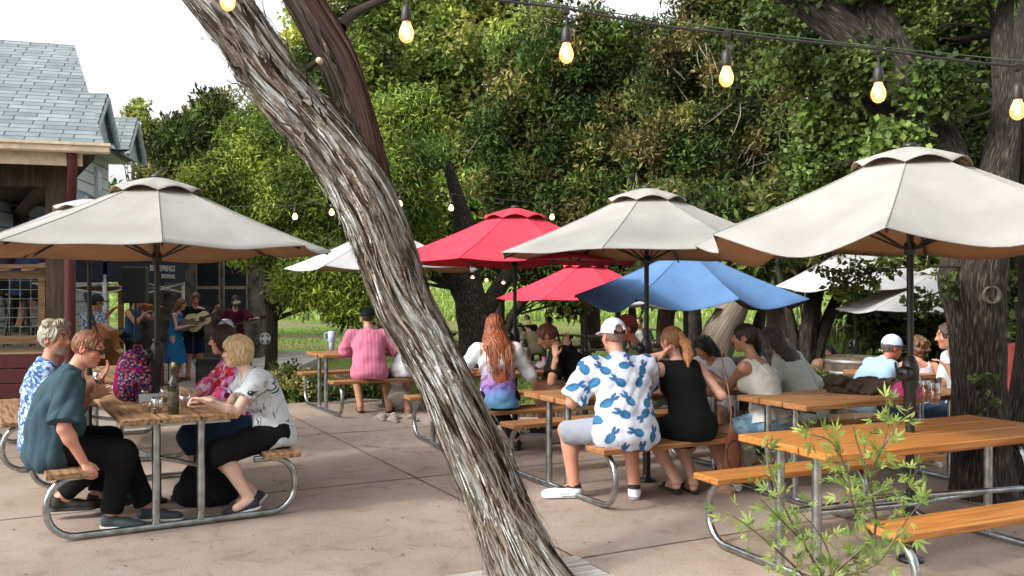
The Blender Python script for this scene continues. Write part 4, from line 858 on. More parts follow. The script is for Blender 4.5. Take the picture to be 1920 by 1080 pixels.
# dark wooden tables on the lawn
def wood_table(x, y, deg, label, mat=None, s=1.0, group='dark wooden picnic tables on the lawn'):
    mat = mat or M_['wood_dark']; t = empty('picnic_table', (x, y, gh(x, y)), R(deg), label, 'picnic table', group); t.scale = (s, s, s)
    planks((-.3, -.15, 0, .15, .3), .14, 1.9, .04, .76, 3).build('tabletop', mat, t)
    for s_ in (-1, 1): planks((s_*.66, s_*.80), .13, 1.9, .04, .45, 4).build('bench_seat', mat, t)
    for X in (-.65, .65):
        b = MB()
        for s_ in (-1, 1): b.tube([(X, s_*.25, .73), (X, s_*.68, .0)], .05, 4)
        b.box((X+.06, 0, .40), (.04, 1.7, .09)); b.box((X+.06, 0, .70), (.04, .75, .07)); b.build('leg', mat, t)
    b = MB(); b.tube([(-.6, 0, .38), (-.05, 0, .7)], .035, 4); b.tube([(.6, 0, .38), (.05, 0, .7)], .035, 4); b.build('brace', mat, t)
for x, y, d, lab in ((-1.6, 27, 8, 'dark wooden lawn table left of the red-haired woman beside the thick forked trunk'), (-.6, 33, 5, 'dark wooden table farthest out on the lawn near the meadow'), (.9, 25.5, 12, 'dark wooden lawn table where the silhouetted group sits'), (2.6, 24, 5, 'dark wooden lawn table right of the silhouetted group behind the man in black'), (3.6, 29, 5, 'dark wooden lawn table in front of the far pair of thin trunks'), (3.7, 15.8, 40, 'dark wooden lawn table behind the white-capped man')):
    wood_table(x, y, d, lab)
# ================================================================ UMBRELLAS
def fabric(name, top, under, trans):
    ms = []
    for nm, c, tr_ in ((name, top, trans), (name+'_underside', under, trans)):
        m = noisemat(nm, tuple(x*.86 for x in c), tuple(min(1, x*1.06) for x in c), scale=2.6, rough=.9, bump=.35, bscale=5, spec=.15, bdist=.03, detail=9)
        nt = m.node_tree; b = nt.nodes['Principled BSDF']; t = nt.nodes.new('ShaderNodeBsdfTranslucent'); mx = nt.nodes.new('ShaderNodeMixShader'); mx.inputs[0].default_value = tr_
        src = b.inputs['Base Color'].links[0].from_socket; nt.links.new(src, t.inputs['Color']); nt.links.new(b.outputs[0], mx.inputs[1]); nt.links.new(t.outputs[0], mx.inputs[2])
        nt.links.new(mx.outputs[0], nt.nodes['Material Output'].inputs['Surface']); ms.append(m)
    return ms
F_BE = fabric('beige_canvas', (.38,.372,.35), (.46,.27,.155), .2); F_RE = fabric('coral_red_canvas', (.62,.055,.09), (.45,.03,.04), .2); F_BL = fabric('denim_blue_canvas', (.10,.20,.38), (.20,.12,.08), .12); F_WH = fabric('pale_canvas', (.47,.475,.47), (.46,.30,.19), .2)  # brown undersides of the pale canvas paint in light passing through the cloth
def umbrella(x, y, gz, label, fab, phase, r=1.3, rim=1.88, top=2.44, sag=.045, seed=0, collar=True, tilt=(0, 0), crank=200, group='market umbrellas on poles through the tables'):
    t = empty('umbrella', (x, y, gz), 0, label, 'umbrella', group); rd = np.random.default_rng(seed+5)
    nR, nA = 12, 12; V = []; Fq = []; mi = []
    ph = R(phase); lift = rd.normal(0, .012, 8); rl_ = rd.normal(0, .015, 8); sg = sag*(1+rd.normal(0, .35, 8))
    r0_, z0_ = .16, top-.075
    wr = rd.normal(0, 1, (8, 4))
    for k in range(8):
        a0 = ph+k*math.pi/4; a1 = a0+math.pi/4; k2 = (k+1) % 8
        for i in range(nR+1):
            s = i/nR
            for j in range(nA+1):
                u = j/nA
                R0 = r0_+(r+rl_[k]-r0_)*s; R1 = r0_+(r+rl_[k2]-r0_)*s
                p0 = Vector((math.cos(a0)*R0, math.sin(a0)*R0, z0_+(rim+lift[k]-z0_)*s-.03*math.sin(math.pi*s)*.6)); p1 = Vector((math.cos(a1)*R1, math.sin(a1)*R1, z0_+(rim+lift[k2]-z0_)*s-.03*math.sin(math.pi*s)*.6))
                p = p0.lerp(p1, u); hump = math.sin(math.pi*u)
                p.z -= sg[k]*hump*s**2.2+.02*hump*s*(1-s)
                p.z += .004*s*math.sin(u*(9+2*wr[k, 0])+wr[k, 1]*3+s*4)*hump+.0035*math.sin(s*11+u*7+wr[k, 2]*4)*hump*s
                p += Vector((p.x, p.y, 0)).normalized()*(-.05*hump*s**2*(sag/.05))
                V.append(p[:])
        n = (nR+1)*(nA+1)*k
        for i in range(nR):
            for j in range(nA): q = n+i*(nA+1)+j; Fq.append((q, q+nA+1, q+nA+2, q+1)); mi.append(0)
    V = np.array(V); n0 = len(V); V2 = V-np.array([0, 0, .007]); Fa = np.array(Fq); Fb = Fa[:, ::-1]+n0
    edge = []
    for k in range(8):
        n = (nR+1)*(nA+1)*k+nR*(nA+1)
        for j in range(nA): edge.append((n+j, n+j+n0, n+j+1+n0, n+j+1))
    F_ = np.concatenate([Fa, Fb, np.array(edge)]); m_ = [0]*len(Fa)+[1]*len(Fb)+[0]*len(edge)
    cp = link('canopy', np_mesh('canopy', np.concatenate([V, V2]), F_, midx=m_), fab, t)
    # seams along the ribs
    b = MB()
    for k in range(8):
        n = (nR+1)*(nA+1)*k; b.tube([Vector(V[n+i*(nA+1)])+Vector((0, 0, .001)) for i in range(0, nR+1)], .0045, 5)
    b.build('seam', fab[0], cp)
    # vent lid with scalloped rim
    V = []; Fq = []; n_ = 64
    for i in range(7):
        s = i/6
        for j in range(n_):
            th = 2*math.pi*j/n_; w_ = abs(math.sin((th-ph)*4)); rr_ = .03+.30*s*(1-.04*w_); V.append((rr_*math.cos(th), rr_*math.sin(th), top-.015-.075*s**1.2*(1+.2*s)-.030*s**3*(1-w_)+.008*s*s*w_))
    for i in range(6):
        for j in range(n_): Fq.append((i*n_+j, (i+1)*n_+j, (i+1)*n_+(j+1) % n_, i*n_+(j+1) % n_))
    V = np.array(V); Fa = np.array(Fq); V2 = V-np.array([0, 0, .006]); F_ = np.concatenate([Fa, Fa[:, ::-1]+len(V), np.array([(6*n_+j, 6*n_+j+len(V), 6*n_+(j+1) % n_+len(V), 6*n_+(j+1) % n_) for j in range(n_)])])
    link('vent_lid', np_mesh('vent_lid', np.concatenate([V, V2]), F_, midx=[0]*len(Fa)+[1]*len(Fa)+[0]*n_), fab, t)
    b = MB(); b.lathe([(0, top+.012), (.03, top+.010), (.045, top-.002), (.045, top-.02), (0, top-.02)], 16); b.build('finial', M_['black'], t)
    for k in range(8):
        a_ = ph+k*math.pi/4; b = MB(); c_, s_ = math.cos(a_), math.sin(a_)
        b.tube([(.05*c_, .05*s_, top-.10), ((r-.02)*c_, (r-.02)*s_, rim+lift[k]-.022)], .009, 6); b.build('rib', M_['black'], t)
        b = MB(); b.tube([(.04*c_, .04*s_, rim-.05), (.62*c_, .62*s_, (top+rim)/2-.055)], .007, 6); b.build('strut', M_['black'], t)
    b = MB(); b.tube([(0, 0, .04), (0, 0, .95)], .026, 14); b.tube([(0, 0, .95), (0, 0, top-.05)], .020, 14); b.lathe([(.02, rim-.09), (.035, rim-.08), (.035, rim-.02), (.02, rim-.01)], 12); b.build('pole', M_['black'], t)
    if collar:
        b = MB(); b.lathe([(.028, .86), (.036, .88), (.036, 1.0), (.044, 1.02), (.050, 1.08), (.050, 1.13), (.040, 1.17), (.024, 1.20)], 16)
        M = Matrix.Rotation(R(crank), 4, 'Z') @ Matrix.Translation((.03, 0, 1.10)) @ Matrix.Rotation(R(90), 4, 'Y'); b.lathe([(0, 0), (.045, .0), (.045, .04), (.03, .055), (0, .055)], 14, M=M)
        b.build('crank_housing', M_['black'], t)
        b = MB(); q = R(crank); d = Vector((math.cos(q), math.sin(q), 0)); b.tube([d*.08+Vector((0, 0, 1.10)), d*.13+Vector((0, 0, 1.10)), d*.15+Vector((0, 0, 1.17))], .008, 6); b.build('crank_handle', M_['black'], t)
    b = MB(); b.lathe([(0, .0), (.075, .0), (.075, .02), (.036, .03), (.032, .06), (.032, .3)], 20); b.build('base', M_['black'], t)
    return t
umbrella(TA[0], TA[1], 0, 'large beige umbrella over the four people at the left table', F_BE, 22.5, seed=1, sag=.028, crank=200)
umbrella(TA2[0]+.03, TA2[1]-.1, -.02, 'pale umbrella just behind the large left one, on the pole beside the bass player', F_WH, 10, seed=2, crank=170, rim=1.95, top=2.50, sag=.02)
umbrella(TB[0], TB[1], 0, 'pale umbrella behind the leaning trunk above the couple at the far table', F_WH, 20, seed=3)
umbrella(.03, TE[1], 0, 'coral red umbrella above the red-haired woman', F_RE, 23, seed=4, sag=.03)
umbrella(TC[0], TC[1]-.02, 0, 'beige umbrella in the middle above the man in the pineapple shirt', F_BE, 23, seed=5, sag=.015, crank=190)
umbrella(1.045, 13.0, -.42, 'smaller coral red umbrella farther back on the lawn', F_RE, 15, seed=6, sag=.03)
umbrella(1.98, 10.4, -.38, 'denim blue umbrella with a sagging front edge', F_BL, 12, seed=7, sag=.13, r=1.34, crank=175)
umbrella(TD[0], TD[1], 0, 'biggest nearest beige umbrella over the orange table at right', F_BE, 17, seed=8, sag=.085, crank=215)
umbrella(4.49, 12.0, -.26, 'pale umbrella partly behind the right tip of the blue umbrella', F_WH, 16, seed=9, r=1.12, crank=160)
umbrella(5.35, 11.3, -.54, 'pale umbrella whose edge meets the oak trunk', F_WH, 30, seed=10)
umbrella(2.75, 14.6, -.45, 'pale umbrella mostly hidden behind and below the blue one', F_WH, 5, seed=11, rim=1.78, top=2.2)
# ================================================================ STRING LIGHTS
bulbglass = glassmat('amber_glass', (1, .80, .48), .3); 
def _warm(m):
    nt = m.node_tree; e_ = nt.nodes.new('ShaderNodeEmission'); e_.inputs['Color'].default_value = (1, .50, .14, 1); e_.inputs['Strength'].default_value = .9
    o_ = nt.nodes['Material Output']; src = o_.inputs['Surface'].links[0].from_socket; a_ = nt.nodes.new('ShaderNodeAddShader'); nt.links.new(src, a_.inputs[0]); nt.links.new(e_.outputs[0], a_.inputs[1]); nt.links.new(a_.outputs[0], o_.inputs['Surface'])
_warm(bulbglass)
socket = plain('dark_socket', (.02,.014,.012), rough=.5); glow = emit('bulb_filament', (1, .55, .16), 30); halo = emit('far_bulb_light', (1, .62, .24), 9)
def bulb_near(root, p, stem=.055):
    x, y, z = p; b = MB(); b.box((x, y, z), (.022, .022, .03), bev=.006); b.tube([(x, y, z-.01), (x+.001, y, z-stem)], .0035, 6)
    b.lathe([(.004, z-stem+.004), (.011, z-stem), (.0155, z-stem-.016), (.017, z-stem-.03), (.0175, z-stem-.048), (.0165, z-stem-.052), (.0, z-stem-.052)], 14, c=(x, y, 0)); b.build('socket', socket, root)
    z1 = z-stem-.052; b = MB(); b.lathe([(.013, z1), (.0145, z1-.008), (.021, z1-.022), (.0245, z1-.036), (.0235, z1-.05), (.0165, z1-.062), (.007, z1-.068), (0, z1-.069)], 18, c=(x, y, 0)); g = b.build('bulb', bulbglass, root)
    b = MB()
    for k in range(5):
        q = k*1.257; b.tube([(x+.004*math.cos(q), y+.004*math.sin(q), z1-.012), (x+.009*math.cos(q), y+.009*math.sin(q), z1-.034), (x+.006*math.cos(q), y+.006*math.sin(q), z1-.052)], .0016, 5)
    b.lathe([(0, z1-.012), (.005, z1-.018), (.0075, z1-.034), (.005, z1-.05), (0, z1-.054)], 8, c=(x, y, 0)); b.build('filament', glow, g)
def catenary(p, q, sag, n=24): return [Vector(p).lerp(Vector(q), i/n)-Vector((0, 0, sag*4*(i/n)*(1-i/n))) for i in range(n+1)]
SL = empty('string_lights', at(1065, 15, 3.05), 0, 'near cable of glowing amber bulbs crossing the upper right of the view', 'string lights')
o0 = SL.location.copy(); Yb = 3.05
def L_(u, v, Y=3.05): return at(u, v, Y)-o0
b = MB(); b.tube([L_(u, v) for u, v in ((880, -12), (930, 0), (1000, 8), (1065, 16), (1150, 33), (1250, 50), (1362, 62), (1450, 72), (1550, 82), (1647, 92), (1750, 108), (1850, 119), (1910, 124), (2000, 131), (2100, 136))], .0045, 6); b.build('cable', M_['rubber'], SL)
b = MB(); b.tube([L_(u, v, 3.08) for u, v in ((900, -12), (1065, 12), (1362, 55), (1647, 88), (1910, 114), (2100, 138))], .0022, 5); b.build('guide_wire', plain('green_wire', (.05,.09,.04)), SL)
for u, v in ((1062, 20), (1362, 64), (1647, 94), (1908, 126)): bulb_near(SL, L_(u, v))
SL2 = empty('string_lights', at(600, -60, 2.95), 0, 'near cable of amber bulbs running just above the top edge over the leaning trunk', 'string lights'); o0 = SL2.location.copy()
b = MB(); b.tube([at(u, v, 2.95)-o0 for u, v in ((250, -110), (427, -84), (600, -62), (762, -24), (880, 0 - 12))], .0045, 6); b.build('cable', M_['rubber'], SL2)
bulb_near(SL2, at(427, -82, 2.95)-o0); bulb_near(SL2, at(762, -20, 2.95)-o0, .052)
def far_string(name, label, pts, bulbs, r=.0045, bs=1.0):
    root = empty(name, at(*pts[0]), 0, label, 'string lights'); o0 = root.location.copy()
    b = MB(); b.tube([at(*p)-o0 for p in pts], r, 5); b.build('cable', M_['rubber'], root)
    for u, v, Y in bulbs:
        p = at(u, v, Y)-o0; b = MB(); b.lathe([(.004, .14), (.004, .07), (.017, .065), (.018, .025), (.012, .022)], 8, c=p); b.build('socket', socket, root)
        b = MB(); b.lathe([(.010, .022), (.022*bs, .0), (.027*bs, -.018), (.02*bs, -.035), (0, -.042)], 10, c=p); b.build('bulb', halo, root)
far_string('string_lights', 'middle cable of small glowing bulbs passing behind the leaning trunk towards the red umbrella', [(430, 388, 9), (553, 385, 9), (640, 366, 9), (700, 358, 9), (750, 356, 9.2), (846, 364, 9.5), (940, 374, 9.7), (1035, 383, 10), (1100, 388, 10.2)], [(553, 404, 9), (622, 396, 9), (750, 380, 9.2), (846, 388, 9.5), (1035, 405, 10)])
far_string('string_lights', 'tiny distant bulbs hanging in the shade under the red umbrella', [(850, 500, 20), (886, 506, 20), (912, 511, 20), (944, 517, 20), (1000, 512, 20)], [(886, 519, 20), (912, 524, 20), (944, 529, 20)], .006, 1.4)
# hanging bird house
bh = at(1158, 578, 18); t = empty('bird_house', bh, 0, 'small dark wooden bird house hanging above the white-capped man', 'bird house')
b = MB(); b.box((0, 0, 0), (.15, .13, .16), bev=.005); b.build('box', M_['wood_dark'], t)
b = MB(); b.prism([(-.11, .07), (.11, .07), (0, .17)], .17, Matrix.Translation((0, .085, 0)) @ Matrix.Rotation(R(90), 4, 'X')); b.build('roof', M_['wood_dark'], t); b = MB(); b.tube([(0, 0, .17), (0, 0, .8)], .004, 4); b.build('hanger', M_['wood_dark'], t)
# ================================================================ PEOPLE: bodies and clothes are grown as one smooth surface from a posed skeleton
def surface_nets(V, lo, h):
    s = V < 0; nx, ny, nz = V.shape
    c = s[:-1, :-1, :-1].astype(np.int8)
    tot = np.zeros((nx-1, ny-1, nz-1), np.int8)
    for dx in (0, 1):
        for dy in (0, 1):
            for dz in (0, 1): tot += s[dx:nx-1+dx, dy:ny-1+dy, dz:nz-1+dz]
    act = (tot > 0) & (tot < 8); I = np.argwhere(act); n = len(I)
    if n == 0: return np.zeros((0, 3)), np.zeros((0, 4), int)
    idx = np.full(act.shape, -1, np.int32); idx[act] = np.arange(n)
    P = np.zeros((n, 3)); W = np.zeros(n)
    co = [(a, b, c_) for a in (0, 1) for b in (0, 1) for c_ in (0, 1)]
    val = {o: V[I[:, 0]+o[0], I[:, 1]+o[1], I[:, 2]+o[2]] for o in co}
    for o in co:
        for ax in range(3):
            if o[ax]: continue
            o2 = list(o); o2[ax] = 1; o2 = tuple(o2); a, b = val[o], val[o2]; m = (a < 0) != (b < 0)
            t = np.where(m, a/np.where(m, a-b, 1), 0); q = np.tile(np.array(o, float), (n, 1)); q[:, ax] += t
            P += q*m[:, None]; W += m
    P = (P/W[:, None]+I)*h+lo
    F_ = []
    for ax in range(3):
        u, v = [(1, 2), (2, 0), (0, 1)][ax]; sl = [slice(None)]*3; sl2 = [slice(None)]*3; sl[ax] = slice(0, -1); sl2[ax] = slice(1, None)
        a = s[tuple(sl)]; b = s[tuple(sl2)]; E_ = np.argwhere(a != b)
        ok = np.ones(len(E_), bool)
        for d in (u, v): ok &= (E_[:, d] > 0) & (E_[:, d] < (V.shape[d]-1))
        E_ = E_[ok]; sg = a[E_[:, 0], E_[:, 1], E_[:, 2]]; q = []
        for du, dv in ((-1, -1), (0, -1), (0, 0), (-1, 0)):
            c_ = E_.copy(); c_[:, u] += du; c_[:, v] += dv; q.append(idx[c_[:, 0], c_[:, 1], c_[:, 2]])
        q = np.stack(q, 1); q[~sg] = q[~sg][:, ::-1]; F_.append(q)
    F_ = np.concatenate(F_); F_ = F_[(F_ >= 0).all(1)]
    return P, F_
class Field:
    def __init__(s): s.p = []
    def cone(s, a, b, r1, r2, k=.02, cap=False, fl=None, op='u'):
        """tapered limb; cap: cut flat at b; fl: (direction, factor) thins the section along a direction"""
        a = np.array(a, float); b = np.array(b, float); L = np.linalg.norm(b-a)+1e-9; d = (b-a)/L
        def f(X):
            q = X-a; t = q@d; tc = np.clip(t/L, 0, 1); w_ = q-(tc*L)[..., None]*d
            if fl is not None: e = np.array(fl[0], float); c_ = w_@e; w_ = w_+(c_*(1/fl[1]-1))[..., None]*e
            v = np.sqrt((w_*w_).sum(-1))-(r1+(r2-r1)*tc)
            if cap: v = np.maximum(v, t-L)
            return v
        R_ = max(r1, r2); s.p.append((op, f, np.minimum(a, b)-R_, np.maximum(a, b)+R_, k)); return s
    def ell(s, c, r, Rm=None, k=.02, op='u'):
        c = np.array(c, float); r = np.array(r, float); Rm = np.eye(3) if Rm is None else np.array(Rm)   # rows = axes
        def f(X):
            q = (X-c)@Rm.T; k0 = np.sqrt(((q/r)**2).sum(-1)); k1 = np.sqrt(((q/(r*r))**2).sum(-1))+1e-9; return k0*(k0-1)/k1
        R_ = r.max(); s.p.append((op, f, c-R_, c+R_, k)); return s
    def plane(s, p, n, k=.004):           # removes the side n points to
        p = np.array(p, float); n = np.array(n, float)/np.linalg.norm(n); s.p.append(('cut', lambda X: (X-p)@n, None, None, k)); return s
    def mesh(s, h, noise=None, pad=.03, crop=None):
        us = [p for p in s.p if p[0] == 'u']
        lo = np.min([p[2] for p in us], 0)-pad; hi = np.max([p[3] for p in us], 0)+pad
        if crop is not None: lo = np.maximum(lo, crop[0]); hi = np.minimum(hi, crop[1])
        n = np.ceil((hi-lo)/h).astype(int)+1
        ax = [lo[i]+h*np.arange(n[i]) for i in range(3)]; V = np.full(n, .5, np.float32)
        for op, f, l, u, k in s.p:
            if l is None: sl = (slice(None),)*3
            else:
                i0 = np.clip(((l-k-.025-lo)/h).astype(int), 0, n-1); i1 = np.clip(((u+k+.025-lo)/h).astype(int)+2, 1, n)
                if (i1 <= i0).any(): continue
                sl = tuple(slice(i0[i], i1[i]) for i in range(3))
            X = np.stack(np.meshgrid(*[ax[i][sl[i]] for i in range(3)], indexing='ij'), -1); d = f(X); a = V[sl]
            if op == 'u': hh = np.clip(.5+.5*(a-d)/k, 0, 1); V[sl] = a*(1-hh)+d*hh-k*hh*(1-hh)
            elif op == 's': d = -d; hh = np.clip(.5-.5*(a-d)/k, 0, 1); V[sl] = a*(1-hh)+d*hh+k*hh*(1-hh)
            else: V[sl] = np.maximum(a, d)
        if noise is not None:
            m = np.abs(V) < .03; ii = np.argwhere(m); V[m] += noise(lo+ii*h)
        V[0], V[-1] = .5, .5; V[:, 0], V[:, -1] = .5, .5; V[:, :, 0], V[:, :, -1] = .5, .5
        P, Fq = surface_nets(V, lo, h)
        return P, Fq
def nrm(v): v = np.array(v, float); return v/(np.linalg.norm(v)+1e-12)
def ik(a, t, l1, l2, hint):
    a = np.array(a, float); t = np.array(t, float); d = t-a; L = np.linalg.norm(d); L2 = min(L, (l1+l2)*.995); d = d/L; x = (l1*l1-l2*l2+L2*L2)/(2*L2); y = math.sqrt(max(0, l1*l1-x*x))
    hv = np.array(hint, float); hv = nrm(hv-d*(hv@d)); return a+d*x+hv*y, a+d*L2
def folds(amp, seed, f=26, extra=0):
    r = np.random.default_rng(seed); K = [nrm(r.normal(0, 1, 3)*np.array([1, 1, .8]))*f*(.5+1.2*r.random()) for _ in range(5)]; ph = r.uniform(0, 6, 5)
    def g(X):
        o = 0
        for k, p in zip(K, ph): o = o+(1-2*np.abs(np.sin(X@k+p+1.3*np.sin(X@(k[[1, 2, 0]]*.45)+p))))
        return amp*o/3
    return g
SK = dict(fair=(.60,.34,.25), ruddy=(.58,.27,.18), tan=(.42,.22,.135), olive=(.38,.20,.125), pale=(.66,.43,.34), red=(.46,.15,.09))
PCOUNT = [0]
def person(label, loc, yaw, gz=0, seat=.46, stand=False, hs=1.0, build=1.0, fem=False, lean=10, hunch=14, side=0, twist=0, head=(0, 5, 0), hands=(None, None), feet=(None, None), knees=(None, None), elb=(None, None),
           skin='fair', lod=1, hair=None, wear=(), group=None, shoes=None, hair_col=(.1,.06,.03), glasses=None, cap=None, belly=0, curl=.35, handdir=(None, None), extra=None, mouth=True, stubble=None, neck_f=.0, brow=(.09,.055,.035), hipz=0):
    """yaw: direction faced, degrees from +X. targets are world points. returns root and joints in local space"""
    PCOUNT[0] += 1; sd_ = PCOUNT[0]*13
    root = empty('person', (loc[0], loc[1], gz), R(yaw-90), label, 'person', group)
    ca, sa = math.cos(R(yaw-90)), math.sin(R(yaw-90))
    def loc_(p):
        if p is None: return None
        dx, dy = p[0]-loc[0], p[1]-loc[1]; return np.array([ca*dx+sa*dy, -sa*dx+ca*dy, p[2]-gz])
    s = hs; wS = (.165 if fem else .19)*s*(.5+.5*build); b_ = build
    Pz = (.94*s if stand else seat+.095*b_)+hipz; P = np.array([0, 0, Pz])
    l1, l2 = R(lean), R(lean+hunch); sd = R(side)
    U1 = nrm([math.sin(sd), math.sin(l1), math.cos(l1)]); U2 = nrm([math.sin(sd*1.4), math.sin(l2), math.cos(l2)])
    mid = P+U1*.24*s; nb = mid+U2*.26*s; tw = R(twist); S0 = np.array([math.cos(tw), math.sin(tw), 0]); S = nrm(S0-U2*(S0@U2)); Fw = np.cross(U2, S); F1 = np.cross(U1, np.array([1., 0, 0]))
    sh = [nb-U2*.055*s+S*wS-Fw*0, nb-U2*.055*s-S*wS]
    hp = [P+np.array([.088*s, 0, -.01]), P+np.array([-.088*s, 0, -.01])]
    # head
    hy, hpitch, hr = [R(a_) for a_ in head]
    fwd = np.array([math.sin(-hy), math.cos(hy), 0.]); fwd = nrm([fwd[0]*math.cos(hpitch), fwd[1]*math.cos(hpitch), -math.sin(hpitch)])
    up = nrm(np.array([math.sin(hr), 0, 1.])-fwd*(np.array([math.sin(hr), 0, 1.])@fwd)); rt = np.cross(fwd, up)
    nk = nb+nrm(U2*.6+np.array([0, 0, .4]))*.075*s+Fw*(.02+neck_f)
    HS_ = .95 if fem else 1.0; HS_ *= (.5+.5*s) if s > .8 else s*1.15
    hc = nk+up*.105*HS_+fwd*.028*HS_; Rh = np.array([rt, fwd, up])
    H = lambda x, y, z: hc+(rt*x+fwd*y+up*z)*HS_
    # arms
    ua, fa = .285*s, .255*s; E_ = []; Wr = []
    for i in (0, 1):
        sg = 1 if i == 0 else -1; t = loc_(hands[i])
        if t is None: t = (np.array([sg*.16, .30, Pz+.06]) if not stand else np.array([sg*.27, .03, .80*s]))
        hn = elb[i] if elb[i] is not None else (sg*.6, -.5, -1)
        e, w_ = ik(sh[i], t, ua, fa, hn); E_.append(e); Wr.append(w_)
    # legs
    th, sk_ = .435*s, .42*s; K_ = []; A_ = []; footdir = []
    for i in (0, 1):
        sg = 1 if i == 0 else -1; t = loc_(feet[i])
        if t is None: t = (np.array([sg*.13, .36, .085]) if not stand else np.array([sg*.11, .0, .085]))
        hn = knees[i] if knees[i] is not None else ((sg*.15, 1, .6) if not stand else (sg*.1, 1, 0))
        k, a_ = ik(hp[i], t, th, sk_, hn); K_.append(k); A_.append(a_); d = (k-hp[i])*np.array([1, 1, 0]); footdir.append(nrm(d+np.array([0, .12, 0])+np.array([sg*.02, 0, 0])))
    J = dict(P=P, mid=mid, nb=nb, sh=sh, E=E_, W=Wr, K=K_, A=A_, hc=hc, H=H, S=S, F=Fw, U1=U1, U2=U2, hp=hp, rt=rt, fwd=fwd, up=up, HS=HS_, nk=nk, root=root, fd=footdir, loc=loc_)
    hB = {0: .0085, 1: .012, 2: .018}[lod]; hH = {0: .0042, 1: .007, 2: .012}[lod]; hHa = {0: .0042, 1: .0065, 2: .011}[lod]
    Rt = np.array([S, Fw, U2]); Rp = np.array([[1, 0, 0], F1, U1])
    def torso(f, g=0, sc=1.0):
        w_ = 1 if not fem else .9
        f.ell(P+U1*.02, (.165*s*w_*b_+g, .115*s*b_+g, .12*s+g), Rp, .05)
        f.ell(P+U1*.13*s+F1*belly*.3, (.145*s*w_*(.85+.15*b_)*b_+g, (.105+belly*.6)*s*b_+g, .15*s+g), Rp, .05)
        f.ell(mid+U2*.07*s, (.158*s*w_*b_+g, .110*s*b_+g, .17*s+g), Rt, .05)
        for i in (0, 1): f.cone(nb-U2*.075*s, sh[i]-U2*.0*s, (.072*s*(.6+.4*b_))+g, (.052*s*(.6+.4*b_))+g, .045)
        if fem:
            for sg in (-1, 1): f.ell(mid+U2*.085*s+S*.072*s*sg+Fw*.095*s, (.062*s+g, .055*s+g, .06*s+g), Rt, .035)
        return f
    ar = .047*s*(.55+.45*b_)*(.9 if fem else 1)
    def arm(f, i, g=0, upto=2.0, cap=False, k=.02):
        """upto: 1 = elbow, 2 = wrist"""
        a0, e, w_ = sh[i], E_[i], Wr[i]
        t = min(upto, 1); end = a0+(e-a0)*t; f.cone(a0, end, ar*1.08+g, (ar*1.08+(ar*.80-ar*1.08)*t)+g, k, cap=cap and upto <= 1)
        if upto > 1:
            t = upto-1; end = e+(w_-e)*t; f.cone(e, end, ar*.84+g, ar*.84+(ar*.54-ar*.84)*t+g, k, cap=cap)
            f.ell(e+(w_-e)*.25, (ar*.8+g, ar*.8+g, ar*.95+g), None, .03)
        return f
    lr = .085*s*(.4+.6*b_)
    def leg(f, i, g=0, upto=2.0, cap=False, loose=0, k=.03):
        a0, e, w_ = hp[i], K_[i], A_[i]; t = min(upto, 1); end = a0+(e-a0)*t
        f.cone(a0, end, lr+g, lr+(lr*.66-lr)*t+g+loose*t, k, cap=cap and upto <= 1)
        if upto > 1:
            t = upto-1; end = e+(w_-e)*t; bk = np.cross(nrm(w_-e), np.array([1., 0, 0])); bk = bk*(-1 if bk@(a0-e) < 0 else 1)*.0
            f.cone(e, end, lr*.66+g+loose, lr*.66+(lr*.44-lr*.66)*t+g+loose, k, cap=cap)
            if g == 0 or loose == 0: f.ell(e+(w_-e)*.3+nrm((a0-e)-(w_-e)*((a0-e)@(w_-e))/((w_-e)@(w_-e)))*.018*s, (.052*s+g, .052*s+g, .10*s+g), frame_z(w_-e), .03)
        return f
    J['torso'], J['arm'], J['leg'] = torso, arm, leg
    # ---------------- body
    f = Field(); torso(f); 
    for i in (0, 1): arm(f, i); leg(f, i)
    f.cone(nb-U2*.03, nk+up*.02, .058*s*(.9 if fem else 1.0)*(.7+.3*b_), .052*HS_*(.86 if fem else 1.0), .035)
    for i in (0, 1): f.cone(A_[i], A_[i]+footdir[i]*.10-np.array([0, 0, .045]), .036*s, .03*s, .02)
    P0, F0 = f.mesh(hB)
    # head
    f = Field(); c_ = lambda x, y, z: H(x, y, z)
    f.ell(c_(0, -.014, .032), np.array([.074, .094, .088])*HS_, Rh, .02)
    f.ell(c_(0, .020, -.028), np.array([.060, .068, .080])*HS_, Rh, .03)
    f.ell(c_(0, .058, -.092), np.array([.026 if not fem else .02, .022, .018])*HS_, Rh, .03)
    for sg in (-1, 1):
        f.ell(c_(sg*.036, .058, -.018), np.array([.022, .022, .020])*HS_, Rh, .02)
        f.ell(c_(sg*.032, .092, .018), np.array([.016, .010, .010])*HS_, Rh, .010, op='s')
        f.ell(c_(sg*.032, .074, .017), np.array([.0145, .0145, .0125])*HS_, Rh, .004)
        f.ell(c_(sg*.030, .081, .036), np.array([.022, .010, .006])*HS_, Rh, .012)
        f.ell(c_(sg*.077, -.012, .004), np.array([.009, .019, .030])*HS_, Rh, .006); f.ell(c_(sg*.083, -.008, .006), np.array([.006, .009, .016])*HS_, Rh, .004, op='s')
    f.cone(c_(0, .084, .020), c_(0, .106 if not fem else .102, -.020), .008*HS_, .0125*HS_, .008)
    for sg in (-1, 1): f.ell(c_(sg*.011, .093, -.024), np.array([.008, .010, .007])*HS_, Rh, .006)
    f.ell(c_(0, .083, -.050), np.array([.023, .009, .0055])*HS_, Rh, .005); f.ell(c_(0, .083, -.061), np.array([.020, .009, .0065])*HS_, Rh, .005)
    f.cone(c_(0, -.022, -.06), nb+(nk-nb)*.5, .048*HS_*(.88 if fem else 1.04), .050*s*(.88 if fem else 1), .02)
    P1, F1_ = f.mesh(hH)
    Vs, Fs = [P0, P1], [F0, F1_+len(P0)]; n = len(P0)+len(P1)
